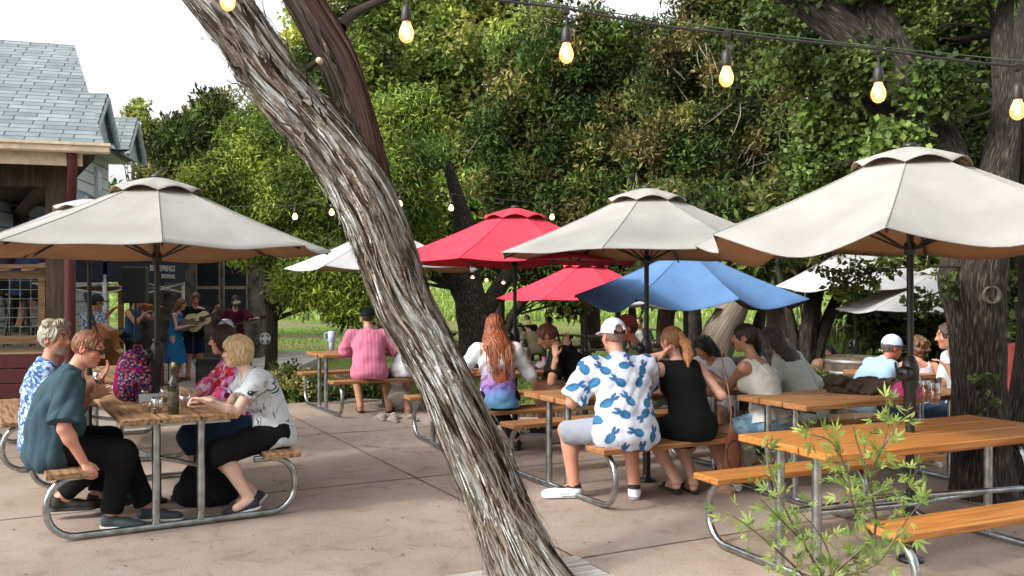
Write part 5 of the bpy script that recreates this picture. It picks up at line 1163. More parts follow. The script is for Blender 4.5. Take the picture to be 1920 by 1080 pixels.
    # hands
    for i in (0, 1):
        sg = 1 if i == 0 else -1; d0 = nrm(Wr[i]-E_[i]); spec = handdir[i]
        if spec is not None: d = nrm(loc_(spec[0])-Wr[i]) if len(spec[0]) == 3 else d0; pn = nrm(spec[1]) if spec[1] is not None else None
        else: d = nrm(d0*.8+np.array([-sg*.15, .25, -.12])); pn = None
        if pn is None: pn = np.array([0, 0, -1.]) if abs(d[2]) < .8 else np.array([-sg*1., 0, 0])
        pn = nrm(pn-d*(pn@d)); ts = np.cross(pn, d); ts = ts if (spec is not None and len(spec) > 2 and spec[2]) else ts
        tsd = ts*(-sg)   # thumb side for palm facing down: towards the body middle
        if pn[2] > .3: tsd = -tsd
        q = .94*s*(.92 if fem else 1.0); f = Field(); Rr = np.array([tsd, pn, d]); w0 = Wr[i]
        f.cone(w0-d*.05*q, w0+d*.01*q, .027*q, .026*q, .02, fl=(pn, .75))
        f.ell(w0+d*.048*q, np.array([.040, .015, .050])*q, Rr, .014)
        cu = curl
        if spec is not None and len(spec) > 3: cu = spec[3]
        for k_, (o, L_) in enumerate(((.028, .072), (.010, .080), (-.009, .075), (-.027, .060))):
            b0 = w0+d*.082*q+tsd*o*q; dd = nrm(d+tsd*o*2.5); ang_ = cu*(1+.12*k_); p = b0; ln = L_*q/3
            for m_ in range(3):
                ang2 = ang_*(.55+m_*.75); v = dd*math.cos(ang2)+pn*math.sin(ang2); p2 = p+v*ln*1.05; f.cone(p, p2, .0088*q*(1-.12*m_), .0080*q*(1-.12*m_), .004); p = p2
        t0 = w0+d*.022*q+tsd*.026*q; t1 = t0+(tsd*.75+d*.7+pn*.3)*.036*q; t2 = t1+nrm(tsd*.25+d*.95+pn*.3)*.034*q; f.cone(t0, t1, .0135*q, .0105*q, .01); f.cone(t1, t2, .0102*q, .0085*q, .004)
        Pq, Fh = f.mesh(hHa); Vs.append(Pq); Fs.append(Fh+n); n += len(Pq)
    Vb = np.concatenate(Vs); Fb = np.concatenate(Fs); base = np.array(SK[skin]); col = np.tile(base, (len(Vb), 1))
    # face colouring: lips, brows, eyes, cheeks
    q = (Vb-hc)@Rh.T/HS_; inh = (np.linalg.norm(q, axis=1) < .16)
    def near(x, y, z, rx, ry, rz): return inh & ((((q-np.array([x, y, z]))/np.array([rx, ry, rz]))**2).sum(1) < 1)
    for sg in (-1, 1):
        m = near(sg*.04, .07, -.02, .026, .04, .024); col[m] = col[m]*np.array([1.08, .86, .82]); m = near(sg*.08, -.01, .0, .02, .03, .035); col[m] = col[m]*np.array([1.08, .78, .75])
        m = near(sg*.032, .09, .016, .015, .012, .0075); col[m] = (.55, .5, .46); m = near(sg*.032, .09, .016, .0068, .014, .0068); col[m] = (.03, .022, .018); m = near(sg*.032, .09, .0245, .017, .014, .0032); col[m] = base*.3
        m = near(sg*.031, .088, .042, .021, .02, .0055); col[m] = np.array(brow)
    m = near(0, .10, -.022, .016, .02, .012); col[m] = col[m]*np.array([1.06, .82, .8])
    m = near(0, .092, -.056, .026, .016, .011); col[m] = col[m]*np.array([.82, .50, .50]); m = near(0, .095, -.0555, .024, .016, .0022); col[m] = (.08, .02, .02)
    if stubble is not None: m = near(0, .05, -.07, .07, .06, .045) & ~near(0, .092, -.056, .026, .016, .010); col[m] = np.array(stubble)
    m = np.linalg.norm(Vb-np.array(K_[0]), axis=1) < .05; col[m] *= np.array([1.03, .9, .88])
    link('body', np_mesh('body', Vb, Fb, col), M_['skin'], root)
    # ---------------- clothes
    for wspec in wear:
        kind = wspec['k']; colf = wspec['c']; g = wspec.get('g', .010); f = Field(); nz = folds(wspec.get('fold', .0035), sd_+len(kind), wspec.get('ff', 26))
        h_ = wspec.get('h', hB); nm = wspec.get('n', {'shirt': 'shirt', 'pants': 'trousers', 'shorts': 'shorts', 'dress': 'dress', 'skirt': 'skirt', 'tank': 'top'}[kind])
        if kind in ('shirt', 'tank'):
            torso(f, g)
            hem = wspec.get('hem', .10)
            if hem > .02: f.ell(P-U1*.05+(0 if stand else 1)*F1*.01, (.172*s*b_*(.92 if fem else 1)+g+.006, .125*s*b_+g+.008, .13*s+g), Rp, .04)
            if kind == 'shirt':
                u_t = wspec.get('sl', .6); lo_ = wspec.get('loose', .016)
                for i in (0, 1):
                    if u_t <= 1: a0, e = sh[i], E_[i]; end = a0+(e-a0)*u_t; f.cone(a0, end, ar*1.15+g, ar*1.0+g+lo_, .035, cap=True)
                    else: arm(f, i, g+lo_*.6, u_t, True, .035)
                f.cone(nb-U2*.02-Fw*.01, nb+(nk-nb)*.55-Fw*.012, .070*s, .066*s, .02, cap=True) if wspec.get('collar') else None
                f.ell(nb+Fw*.075*s+U2*.035*s, (.058*s, .075*s, .065*s), Rt, .008, op='s')
                if wspec.get('collar'): [f.cone(nb+S*sg*.055*s+U2*.005+Fw*.01, nb+S*sg*.045*s+Fw*.085*s-U2*.055, .020, .010, .006, fl=(Fw, .6)) for sg in (-1, 1)]
                if not wspec.get('collar'): f.ell(nk+up*.03, (.066*s, .066*s, .06*s), Rt, .01, op='s')
            else:
                arm_cut = wspec.get('cut', .075)
                for i in (0, 1): f.ell(sh[i]+U2*.0+S*(.03 if i == 0 else -.03), (arm_cut*s, .12*s, .105*s), Rt, .012, op='s')
                ny = wspec.get('neck', .05); f.ell(nb+U2*(.04-ny*.3)+Fw*.0, (.105*s, .14*s, .05+ny), Rt, .012, op='s')
            f.plane(P-np.array([0, 0, hem])+(F1*0), -U1*.6+np.array([0, 0, -.4]))
            if wspec.get('top') is not None: f.plane(mid+U2*wspec['top'], U2)
        elif kind in ('pants', 'shorts'):
            f.ell(P+U1*.015, (.168*s*b_*(.92 if fem else 1)+g*.6, .118*s*b_+g*.6, .115*s+g), Rp, .05); f.ell(P-np.array([0, 0, .03]), (.16*s*b_+g*.5, .115*s*b_+g*.5, .09*s), None, .04)
            u_t = wspec.get('to', 1.92 if kind == 'pants' else .9)
            for i in (0, 1): leg(f, i, g, u_t, True, wspec.get('loose', .004 if kind == 'pants' else .014), .04)
            f.plane(P+U1*.085*s, U1)
        elif kind in ('dress', 'skirt'):
            if kind == 'dress':
                torso(f, g); 
                for i in (0, 1): f.ell(sh[i]+S*(.03 if i == 0 else -.03), (.07*s, .12*s, .10*s), Rt, .012, op='s')
                f.ell(nb+U2*.035, (.10*s, .14*s, .09), Rt, .012, op='s')
            L_ = wspec.get('L', .5)
            if stand: f.cone(P+U1*.08, P-np.array([0, 0, L_]), .12*s, wspec.get('r', .22), .05, cap=True, fl=((0, 1, 0), .98))
            else:
                f.ell(P, (.18*s*b_+g, .13*s*b_+g, .13*s), Rp, .04); kc = (K_[0]+K_[1])/2; f.cone(P+np.array([0, .05, -.01]), kc+np.array([0, .02, 0]), .12*s, .10*s, .05, fl=((1, 0, 0), 1.6))
                if L_ > .5: f.cone(kc, (A_[0]+A_[1])/2*.8+kc*.2, .11*s, .16*s, .05, cap=True)
        P_, F_ = f.mesh(h_, nz)
        if len(P_) == 0: continue
        cc_ = colf(P_, J) if callable(colf) else np.tile(np.array(colf, float), (len(P_), 1))
        link(nm, np_mesh(nm, P_, F_, cc_), wspec.get('m', M_['cloth']), root)
    # ---------------- shoes
    if shoes:
        for i in (0, 1):
            f = Field(); a_ = A_[i]; d = footdir[i]; ft = shoes.get('dir', (None, None))[i]
            if ft is not None: d = nrm(loc_((loc[0]+ft[0], loc[1]+ft[1], gz)) - np.array([0, 0, 0])); 
            tip = shoes.get('pitch', (0, 0))[i]; dn = np.array([0, 0, -1.]); dd = nrm(d*math.cos(R(tip))+dn*math.sin(R(tip))); un = nrm(np.cross(np.cross(dd, np.array([0, 0, 1.])), dd)); sdw = np.cross(dd, un)
            Rf = np.array([sdw, dd, un]); o = a_-un*.085*(s if s < 1 else 1); q = s*(.92 if fem else 1.03); st = shoes.get('style', 'shoe')
            if st != 'sandal':
                f.ell(o+dd*.155*q+un*.034, np.array([.044, .085, .034])*q, Rf, .03); f.cone(o-dd*.015*q+un*.04, o+dd*.10*q+un*.042, .040*q, .038*q, .03); f.cone(a_-un*.03+dd*-.01, a_+un*.015, .042*q, .044*q, .03, cap=True)
                f.cone(o-dd*.03*q+un*.012, o+dd*.19*q+un*.012, .042*q, .046*q, .008, fl=(un, .38 if st == 'shoe' else .5)); f.plane(o, -un)
            else:
                f.cone(o-dd*.035*q+un*.012, o+dd*.185*q+un*.012, .038*q, .044*q, .004, fl=(un, .34)); f.plane(o, -un); f.cone(o+dd*.13*q+un*.04+sdw*.04, o+dd*.13*q+un*.04-sdw*.04, .012, .012, .01); f.cone(o+dd*.13*q+un*.045+sdw*.025, o+dd*.13*q+un*.045-sdw*.025, .016, .016, .02)
            P_, F_ = f.mesh({0: .005, 1: .008, 2: .013}[lod]); z = (P_-o)@un; y = (P_-o)@dd
            cm = np.tile(np.array(shoes['c'], float), (len(P_), 1)); cm[z < (.022 if st == 'shoe' else .032)] = np.array(shoes.get('sole', (.6, .58, .52)))
            if 'band' in shoes: cm[(z > .012) & (z < .020) & (y < .1)] = shoes['band']; cm[(z > .075)] = shoes['band']
            link('shoe' if st != 'sandal' else 'sandal', np_mesh('shoe', P_, F_, cm), M_['shoe'], root)
            # bare foot inside a sandal
            if st == 'sandal':
                f = Field(); f.ell(o+dd*.03+un*.045, np.array([.032, .07, .03])*q, Rf, .02); f.ell(o+dd*.12*q+un*.036, np.array([.038, .075, .018])*q, Rf, .02); f.cone(a_, o+un*.05, .034*q, .034*q, .02)
                for k_ in range(5): f.ell(o+dd*(.192-.008*k_)*q+un*.032+sdw*(.026-.014*k_)*(1 if i == 0 else -1)*q, np.array([.009, .017, .009])*q, Rf, .004)
                P_, F_ = f.mesh({0: .005, 1: .008, 2: .013}[lod]); link('foot', np_mesh('foot', P_, F_, np.tile(base, (len(P_), 1))), M_['skin'], root)
    # ---------------- hair
    hcol = np.array(hair_col)
    def strand(f, name, h_, flow, amp=.003, mult=1.0, col=None):
        def nz2(X):
            q = (X-hc)@Rh.T; a_ = np.arctan2(q[:, 0], -q[:, 1]+.02); w_ = 2.2*np.sin(q[:, 2]*38+a_*4)+1.6*np.sin(q[:, 1]*60+a_*9); return amp*.85*(np.sin(a_*27+w_)+.6*np.sin(a_*61-q[:, 2]*28+w_*1.4)+.7*np.sin(q[:, 0]*120+q[:, 1]*80+q[:, 2]*(25 if flow else 130)+w_))
        P_, F_ = f.mesh(h_, nz2); q = (P_-hc)@Rh.T
        if len(P_) == 0: return
        c0 = np.array(col) if col is not None else hcol
        v = .5+.5*noise3(q*np.array([1, 1, .25 if flow else .7]), 260, 5); cc_ = c0*(.6+.8*v[:, None]*mult)
        link(name, np_mesh(name, P_, F_, cc_), M_['hair'], root)
    skl = lambda f, g, k=.01: f.ell(H(0, -.014, .032), (np.array([.074, .094, .088])+g)*HS_, Rh, k)
    if hair:
        st = hair; f = Field()
        if st in ('short', 'thin', 'wavy', 'buzz'):
            g = {'short': .013, 'thin': .007, 'wavy': .017, 'buzz': .004}[st]; skl(f, g)
            if st == 'wavy':
                for x, y, z, rr_ in ((0, .045, .125, .035), (-.035, .05, .112, .03), (.035, .05, .115, .03), (-.05, -.02, .11, .035), (.05, -.02, .11, .035), (0, -.05, .118, .04)): f.ell(H(x, y, z), np.array([rr_*1.2, rr_*1.1, rr_*.7])*HS_, Rh, .012)
            f.ell(H(0, .104, -.012), np.array([.070, .076, .102])*HS_, Rh, .012, op='s')
            f.plane(H(0, -.02, -.035), (-up*1.0+fwd*.35)); 
            for sg in (-1, 1): f.ell(H(sg*.08, .0, -.005), np.array([.02, .028, .034])*HS_, Rh, .006, op='s')
            strand(f, 'hair', hH, False, .0032 if st != 'buzz' else .001)
        elif st == 'bob':
            skl(f, .02); f.ell(H(0, -.025, -.015), np.array([.094, .092, .10])*HS_, Rh, .03); f.ell(H(.0, .03, .06), np.array([.082, .06, .055])*HS_, Rh, .02)
            f.ell(H(0, .105, -.055), np.array([.078, .088, .105])*HS_, Rh, .012, op='s'); f.plane(H(0, 0, -.098), -up+fwd*.15); strand(f, 'hair', hH, True, .0034)
        elif st in ('long', 'longish'):
            skl(f, .016); L_ = .42 if st == 'long' else .20; f.ell(H(0, -.03, -.02), np.array([.088, .086, .10])*HS_, Rh, .03)
            bk = -Fw; e0 = H(0, -.06, -.04); e1 = nb+bk*.085*s-U2*.04; e2 = e1-U2*(L_-.12)*s+bk*.01
            f.cone(e0, e1, .092*HS_, .125*HS_, .04, fl=(nrm(bk), .5)); 
            if L_ > .3: f.cone(e1, e2, .12*HS_, .085*HS_, .04, fl=(nrm(bk), .38))
            if st == 'long':
                for sg in (-1, 1): f.cone(H(sg*.06, .0, -.05), nb+S*sg*.11*s+bk*.03*s-U2*.06, .04*HS_, .055*HS_, .04)
            f.ell(H(0, .105, -.045), np.array([.072, .085, .105])*HS_, Rh, .012, op='s'); strand(f, 'hair', hH*1.15, True, .004)
            if st == 'long' and lod < 2:             # loose lower strands
                r_ = np.random.default_rng(sd_); b2 = MB()
                for k_ in range(46):
                    x = r_.uniform(-.13, .13); p0 = e1+S*x*s*.9-Fw*.035*s; p1 = p0-U2*r_.uniform(.10, .18)*s+S*r_.normal(0, .012); p2 = p1-U2*r_.uniform(.06, .17)*s+S*r_.normal(0, .02)-Fw*.0; b2.tube([p0, p1-Fw*.02, p2-Fw*.01], [.007, .006, .0015], 5)
                o = b2.build('loose_strands', None, root); me = o.data; at_ = me.color_attributes.new('Col', 'FLOAT_COLOR', 'POINT'); n_ = len(me.vertices); c4 = np.ones((n_, 4), np.float32); c4[:, :3] = hcol*(.7+.6*np.repeat(r_.random(n_//5+1), 5)[:n_, None]); at_.data.foreach_set('color', c4.ravel()); me.materials.append(M_['hair'])
        elif st in ('pony', 'bun'):
            skl(f, .010); f.ell(H(0, .103, -.03), np.array([.070, .075, .092])*HS_, Rh, .012, op='s'); f.plane(H(0, -.02, -.045), (-up*1.0+fwd*.5))
            for sg in (-1, 1): f.ell(H(sg*.08, .0, -.01), np.array([.02, .026, .036])*HS_, Rh, .006, op='s')
            strand(f, 'hair', hH, True, .0022); f = Field(); t0 = H(0, -.105, .055); f.ell(t0, np.array([.026, .026, .026])*HS_, Rh, .01)
            tt = H(.01, -.155, -.02); f.cone(t0, tt, .022*HS_, .036*HS_, .02); t3 = nb-Fw*.13*s-U2*.10*s; f.cone(tt, (tt+t3)/2-fwd*.01, .036*HS_, .036*HS_, .03); f.cone((tt+t3)/2-fwd*.01, t3, .035*HS_, .008, .03); strand(f, 'ponytail', hH, True, .0035, col=wcol(hair_col, 1.5))
        elif st == 'curly':
            r_ = np.random.default_rng(sd_); skl(f, .02)
            for _ in range(46):
                d = nrm(r_.normal(0, 1, 3)*np.array([1, 1, .9])+np.array([0, -.4, .1])); 
                if d[1] > .55 and d[2] < .5: continue
                f.ell(H(*(np.array([0, -.02, .01])+d*np.array([.10, .11, .12]))), np.array([.028, .028, .026])*HS_, Rh, .008)
            f.ell(H(0, .115, -.04), np.array([.07, .08, .10])*HS_, Rh, .012, op='s'); strand(f, 'hair', hH, False, .004)
    if cap:
        f = Field(); bw = -1 if cap.get('back') else 1; sty = cap.get('style', 'cap')
        f.ell(H(0, -.010, .045), (np.array([.074, .094, .088])+.017)*HS_, Rh, .01); f.plane(H(0, bw*.0, .035), -up+fwd*.12*bw)
        if sty == 'cap': 
            f.ell(H(0, bw*.125, .040), np.array([.070, .075, .0085])*HS_, np.array([rt, nrm(fwd*bw-up*.18), nrm(up+fwd*bw*.18)]), .012)
            if cap.get('open', True): f.ell(H(0, -bw*.115, .062), np.array([.036, .04, .030])*HS_, Rh, .005, op='s')
        elif sty == 'sun': f.ell(H(0, 0, .036), np.array([.155, .165, .010])*HS_, Rh, .02)
        elif sty == 'hat': f.ell(H(0, 0, .040), np.array([.115, .135, .008])*HS_, Rh, .012)
        P_, F_ = f.mesh(hH); q = (P_-hc)@Rh.T/HS_; cm = np.tile(np.array(cap['c'], float), (len(P_), 1))
        if 'brim' in cap: cm[(q[:, 1]*bw > .078)] = cap['brim']
        if 'strap' in cap: m = (q[:, 1]*bw < -.07) & (q[:, 2] < .052) & (np.abs(q[:, 0]) < .05); cm[m] = cap['strap']
        o = link('cap' if sty == 'cap' else 'hat', np_mesh('cap', P_, F_, cm), M_['cloth'], root)
        b2 = MB(); b2.lathe([(0, .004), (.006, .002), (.008, -.003)], 8, c=H(0, -.010, .045+.107)); b2.build('button', M_['black'] if 'brim' in cap and cap['brim'][0] < .1 else plain('cap_button%d' % sd_, cap['c']), o)
    if glasses:
        b2 = MB(); gy = .102
        for sg in (-1, 1):
            ring = [H(sg*.034+.022*math.cos(t), gy-.35*abs(.022*math.cos(t)+.012*0)*0-.006*abs(math.cos(t)) if 0 else gy, .014+.016*math.sin(t)) for t in np.linspace(0, 2*math.pi, 13)]
            b2.tube(ring, .0022 if glasses == 'clear' else .003, 5, cap=False); b2.tube([H(sg*.056, gy, .020), H(sg*.072, gy-.03, .020), H(sg*.081, -.005, .018)], .0026, 5)
        b2.tube([H(-.012, gy, .018), H(.012, gy, .018)], .0024, 5)
        go = b2.build('glasses', M_['black'], root)
        if glasses == 'sun':
            b2 = MB()
            for sg in (-1, 1):
                vs = [H(sg*.034+.024*math.cos(t), gy, .014+.018*math.sin(t)) for t in np.linspace(0, 2*math.pi, 12, endpoint=False)]; vs2 = [v+fwd*.004 for v in vs]
                b2.add(vs+vs2, [tuple(range(11, -1, -1)), tuple(range(12, 24))]+[(i, (i+1) % 12, 12+(i+1) % 12, 12+i) for i in range(12)])
                b2.tube([H(sg*.056, gy, .020), H(sg*.078, gy-.04, .022)], .006, 5)
            b2.build('lens', M_['black'], go)
    if extra: extra(J)
    return root, J
def frame_z(v):
    z = nrm(v); x = nrm(np.cross(z, np.array([0, 1., .01]))); y = np.cross(z, x); return np.array([x, y, z])
def wcol(c, k): return tuple(min(1, x*k) for x in c)
# ---------------- printed and dyed fabrics, coloured on the cloth itself
def vnoise(P, f, seed): return noise3(P, f, seed, 7)
def two(c1, c2, f, seed, th=0., c3=None, th2=.3, sc=(1, 1, 1)):
    def g(P, J):
        n = vnoise(P*np.array(sc), f, seed)+.5*vnoise(P, f*2.1, seed+1); o = np.where((n > th)[:, None], c2, c1).astype(float)
        if c3 is not None: m = vnoise(P, f*.8, seed+5) > th2; o[m] = c3
        return o
    return g
def striped(c1, c2, step):
    def g(P, J): u = (P-J['P'])@J['S']; return np.where((np.abs((u/step) % 1-.5) < .17)[:, None], c2, c1).astype(float)*(1+.03*np.sin(P[:, 2:3]*60))
    return g
def pineapple(P, J):
    U, S_, F_ = J['U1'], J['S'], J['F']; q = P-J['P']; n_ = len(P); o = np.tile(np.array([.56, .60, .70]), (n_, 1))
    back = (q@F_) < .05; u = np.where(back, q@S_, q@S_+.31); v = q@U
    r = random.Random(4); items = []
    step = .132
    for i in range(-4, 6):
        for j in range(-2, 7): items.append(((i+(j % 2)*.5)*step*1.12+r.uniform(-.02, .02), (j-.4)*step*.92+r.uniform(-.018, .018), r.choice([-.7, -.4, .35, .8, 1.35, -1.3, 2.2])+r.uniform(-.25, .25)))
    for cx, cy, a_ in items:
        dx, dy = u-cx, v-cy; x = dx*math.cos(a_)+dy*math.sin(a_); y = -dx*math.sin(a_)+dy*math.cos(a_)
        x = x/1.4; y = y/1.4; body = (x/.022)**2+((y+.012)/.029)**2 < 1
        shade = .75+.35*((np.sin(x*520+y*420)*np.sin(x*520-y*420)) > 0)+(x < -.006)*-.25
        o[body] = (np.array([.045, .17, .34])[None]*shade[:, None])[body]
        cy_ = y-.012; sp = .5+.5*np.abs(np.sin(np.arctan2(x, cy_+.012)*7)); leaf = (cy_ > 0) & (cy_ < .040*sp) & (np.abs(x) < .022*(1-.25*cy_/.04)*(.35+cy_/.03))
        o[leaf] = (.035, .12, .27)
    return o
def leafprint(P, J):
    U, S_ = J['U2'], J['S']; q = P-J['P']; o = np.tile(np.array([.56, .60, .63]), (len(P), 1)); r = random.Random(9); F_ = J['F']
    u = q@S_*1.0+q@F_*1.0; v = q@U
    for k in range(190):
        cx, cy = r.uniform(-.42, .42), r.uniform(-.15, .62); a_ = r.choice([-.5, .3, .7, -.9, 1.1, -.2])+r.uniform(-.2, .2); dx, dy = u-cx, v-cy; x = dx*math.cos(a_)+dy*math.sin(a_); y = -dx*math.sin(a_)+dy*math.cos(a_)
        m = (x/(.0045*(1-(y/.032).clip(-1, .95)*.6)))**2+(y/.030)**2 < 1; o[m] = r.choice([(.03, .035, .04), (.05, .055, .05), (.36, .36, .26), (.42, .45, .46)])
    return o
def tiedye(P, J):
    v = ((P-J['P'])@J['U1'])/.5; n = .5*vnoise(P, 20, 3)+.35*vnoise(P, 45, 4); t = v+n*.13
    c = np.zeros((len(P), 3)); stops = [(-.2, (.10, .30, .48)), (.06, (.13, .22, .45)), (.18, (.24, .13, .40)), (.34, (.34, .20, .40)), (.5, (.34, .31, .42)), (.7, (.62, .54, .50)), (.86, (.62, .46, .38)), (1.3, (.70, .66, .60))]
    for i in range(3): c[:, i] = np.interp(t, [s_[0] for s_ in stops], [s_[1][i] for s_ in stops])
    m = vnoise(P, 95, 8) > .12; c[m & (v > .12)] *= .5
    sl = np.abs((P-J['P'])@J['S']) > .175; c[sl] = (.66, .70, .72); return c
def floral(P, J):
    n = vnoise(P, 62, 12); m2 = vnoise(P, 66, 31); m3 = vnoise(P, 80, 44); o = np.tile(np.array([.62, .10, .24]), (len(P), 1)); o[n > .12] = (.66, .32, .62); o[m2 > .2] = (.62, .03, .045); o[m3 > .33] = (.74, .60, .68); o[(m3 < -.4)] = (.15, .03, .08); return o
# ================================================================ WHO SITS WHERE
BLK = (.008, .008, .009); WHT = (.56, .57, .60)
def D3(p): return (p.x, p.y, p.z)
L_AT = 'people at the left table'; L_MU = 'musicians on the stage'
haw = two((.04, .10, .26), (.42, .52, .66), 135, 3, .0, (.10, .22, .45), .35)
def watch(J, i):
    w_, e = J['W'][i], J['E'][i]; d = nrm(e-w_); c = w_+d*.025; M = Matrix([list(frame_z(d)[0])+[0], list(frame_z(d)[1])+[0], list(frame_z(d)[2])+[0], [0, 0, 0, 1]]).transposed(); b = MB()
    b.lathe([(.031, -.012), (.034, -.010), (.034, .010), (.031, .012)], 18, M=Matrix.Translation(Vector(c)) @ M); b.box((0, -.033, 0), (.03, .012, .032), M=Matrix.Translation(Vector(c)) @ M, bev=.004); b.build('watch', M_['galv'], J['root'])
# -- left table
p = tl(TA, -.60, .75)
root, J1 = person('man in a dark teal shirt and sunglasses, hand on the bench end at left', (p.x, p.y), 24, lean=3, hunch=24, head=(-20, 17, 0), build=1.14, belly=.06, lod=0, skin='ruddy', stubble=None,
       hands=(D3(at(158, 868, 5.80)), D3(at(172, 742, 6.2))), elb=((.5, -.4, -.6), (-.3, .2, -1)), feet=((-2.66, 6.08, .09), (-2.50, 6.28, .09)),
       handdir=((D3(at(178, 892, 5.78)), (0, .3, -1), False, .9), (D3(at(225, 722, 6.2)), (.75, -.35, -.1), False, .12)),
       hair='thin', hair_col=(.20, .085, .04), glasses='sun', shoes=dict(c=(.035, .05, .055), sole=(.6, .6, .56), dir=((1, -.12), (1, .05))),
       wear=(dict(k='shirt', c=(.042, .078, .10), sl=.86, loose=.034, collar=True, hem=.13, g=.016, fold=.011, h=.0075), dict(k='pants', c=BLK, g=.014, loose=.014)))
p = tl(TA, -.06, .76)
person('silver-haired man in a blue and white floral shirt gesturing with a watch on his wrist', (p.x, p.y), 26, lean=-3, hunch=12, head=(-38, 2, 4), build=1.12, belly=.04, lod=0, skin='ruddy', stubble=(.42, .27, .20),
       hands=(D3(at(150, 760, 6.4)), D3(at(190, 708, 6.55))), feet=(D3(at(112, 935, 6.35)), D3(at(178, 930, 6.5))), handdir=(None, (D3(at(215, 668, 6.5)), (.2, -.9, .2), False, .22)), elb=(None, (-.2, .1, -1)),
       hair='wavy', hair_col=(.36, .33, .26), shoes=dict(c=(.02, .018, .016), sole=(.03, .03, .03)),
       wear=(dict(k='shirt', c=haw, sl=.9, loose=.03, collar=True, hem=.14, g=.016, fold=.009, h=.0075), dict(k='pants', c=(.012, .012, .014), g=.012)),
       extra=lambda J: watch(J, 1))
p = tl(TA, -.66, -.69)
person('blonde bob-haired woman in a white leaf-print blouse and glasses leaning on the left table', (p.x, p.y), 207, fem=True, hs=.95, lean=11, hunch=24, head=(-18, 3, 0), build=1.1, lod=0, skin='pale',
       hands=(D3(at(395, 748, 6.45)), D3(at(384, 750, 6.12))), elb=((.3, .3, -1), (-.2, .2, -1)), feet=((-1.86, 6.62, .11), (-1.83, 6.42, .12)), knees=((.1, 1, .25), (-.1, 1, .25)),
       handdir=(None, (D3(at(350, 746, 6.1)), (-.3, -.2, -.7), False, .7)),
       hair='bob', hair_col=(.50, .35, .18), glasses='clear', shoes=dict(c=(.03, .035, .05), sole=(.62, .62, .6), dir=((-.8, -.2), (-1, -.3)), pitch=(48, 12)),
       wear=(dict(k='shirt', c=leafprint, sl=.55, loose=.022, hem=.10, g=.013, fold=.009, h=.0055), dict(k='pants', c=BLK, to=1.12, g=.013, loose=.02)))
p = tl(TA, .04, -.66)
person('dark-haired woman in a red and pink floral blouse and glasses beside the blonde woman', (p.x, p.y), 203, fem=True, hs=.97, lean=5, hunch=14, head=(-14, 4, 0), build=1.05, lod=0, skin='fair',
       hands=(D3(at(352, 752, 6.9)), D3(at(372, 752, 6.65))), feet=(D3(at(375, 915, 7.0)), D3(at(400, 925, 6.9))), hair='longish', hair_col=(.045, .022, .014), glasses='clear', shoes=dict(c=(.12, .06, .04), sole=(.05, .04, .03)),
       wear=(dict(k='shirt', c=floral, sl=1.25, loose=.03, hem=.12, g=.016, fold=.007, h=.0065), dict(k='pants', c=(.022, .045, .085), to=1.15, g=.013, loose=.02)))
# -- couple at the far table
p = tl(TB, -.46, -.68)
person('man in a pink pinstriped shirt and black cap seen from behind at the far table', (p.x, p.y), 104, lean=14, hunch=12, head=(4, 6, 0), build=1.22, belly=.04, lod=1, skin='tan',
       hands=(D3(at(735, 655, 12.0)), D3(at(668, 658, 12.0))), elb=((.8, -.1, -1), (-.9, -.1, -1)), feet=(D3(at(729, 762, 11.75)), D3(at(676, 762, 11.75))), hair='buzz', hair_col=(.03, .02, .015),
       cap=dict(c=(.012, .012, .014), open=False), shoes=dict(style='sandal', c=(.04, .03, .025), sole=(.03, .025, .02), dir=((.1, 1), (-.25, 1))),
       wear=(dict(k='shirt', c=striped((.44, .12, .20), (.52, .22, .30), .016), sl=.92, loose=.035, collar=True, hem=.13, g=.02, fold=.007), dict(k='shorts', c=(.012, .012, .016), g=.016)))
p = tl(TB, .03, -.68)
person('woman in a white top and long white skirt half hidden by the leaning trunk', (p.x, p.y), 112, fem=True, lean=12, hunch=10, head=(-10, 5, 0), lod=1, skin='tan', hair='pony', hair_col=(.12, .07, .04),
       hands=(None, D3(at(728, 628, 12.1))), elb=(None, (-.4, .3, -1)), feet=(D3(at(765, 768, 11.7)), D3(at(733, 755, 11.85))), shoes=dict(style='sandal', c=(.05, .04, .03), sole=(.05, .04, .03)),
       wear=(dict(k='tank', c=(.56, .55, .62), hem=.10, g=.012, fold=.004), dict(k='skirt', c=(.58, .57, .58), L=.8, g=.012)))
# -- red-haired woman and the man in black
person('woman with long red hair in a tie-dyed purple and blue top seen from behind', (-.125, 8.66), 103, fem=True, hs=1.02, lean=10, hunch=10, head=(0, 6, 0), build=1.12, lod=0, skin='fair', hair='long', hair_col=(.23, .065, .022),
       hands=(D3(at(985, 688, 9.1)), D3(at(880, 692, 9.0))), elb=((.6, 0, -1), (-.9, 0, -1)), feet=((-.25, 9.05, .09), (.05, 9.05, .09)), shoes=dict(c=BLK, sole=BLK),
       wear=(dict(k='shirt', c=tiedye, sl=1.25, loose=.02, hem=.10, g=.013, fold=.005, h=.0065), dict(k='pants', c=BLK, g=.012)))
person('man in a black t-shirt bent over the table beside the steel tumbler, auburn hair', (.70, 9.10), 158, lean=17, hunch=26, head=(20, 30, 0), build=1.05, lod=1, skin='tan', hair='short', hair_col=(.14, .045, .025), glasses=None,
       hands=(D3(at(1060, 650, 9.2)), D3(at(1042, 668, 8.85))), elb=((0, .4, -1), (-.2, .1, -1)), feet=(D3(at(1035, 790, 9.3)), D3(at(1020, 800, 9.1))), shoes=dict(c=BLK, sole=(.3, .3, .3)),
       wear=(dict(k='shirt', c=BLK, sl=.75, loose=.03, hem=.13, g=.016, fold=.006), dict(k='shorts', c=(.03, .12, .34), g=.014)))
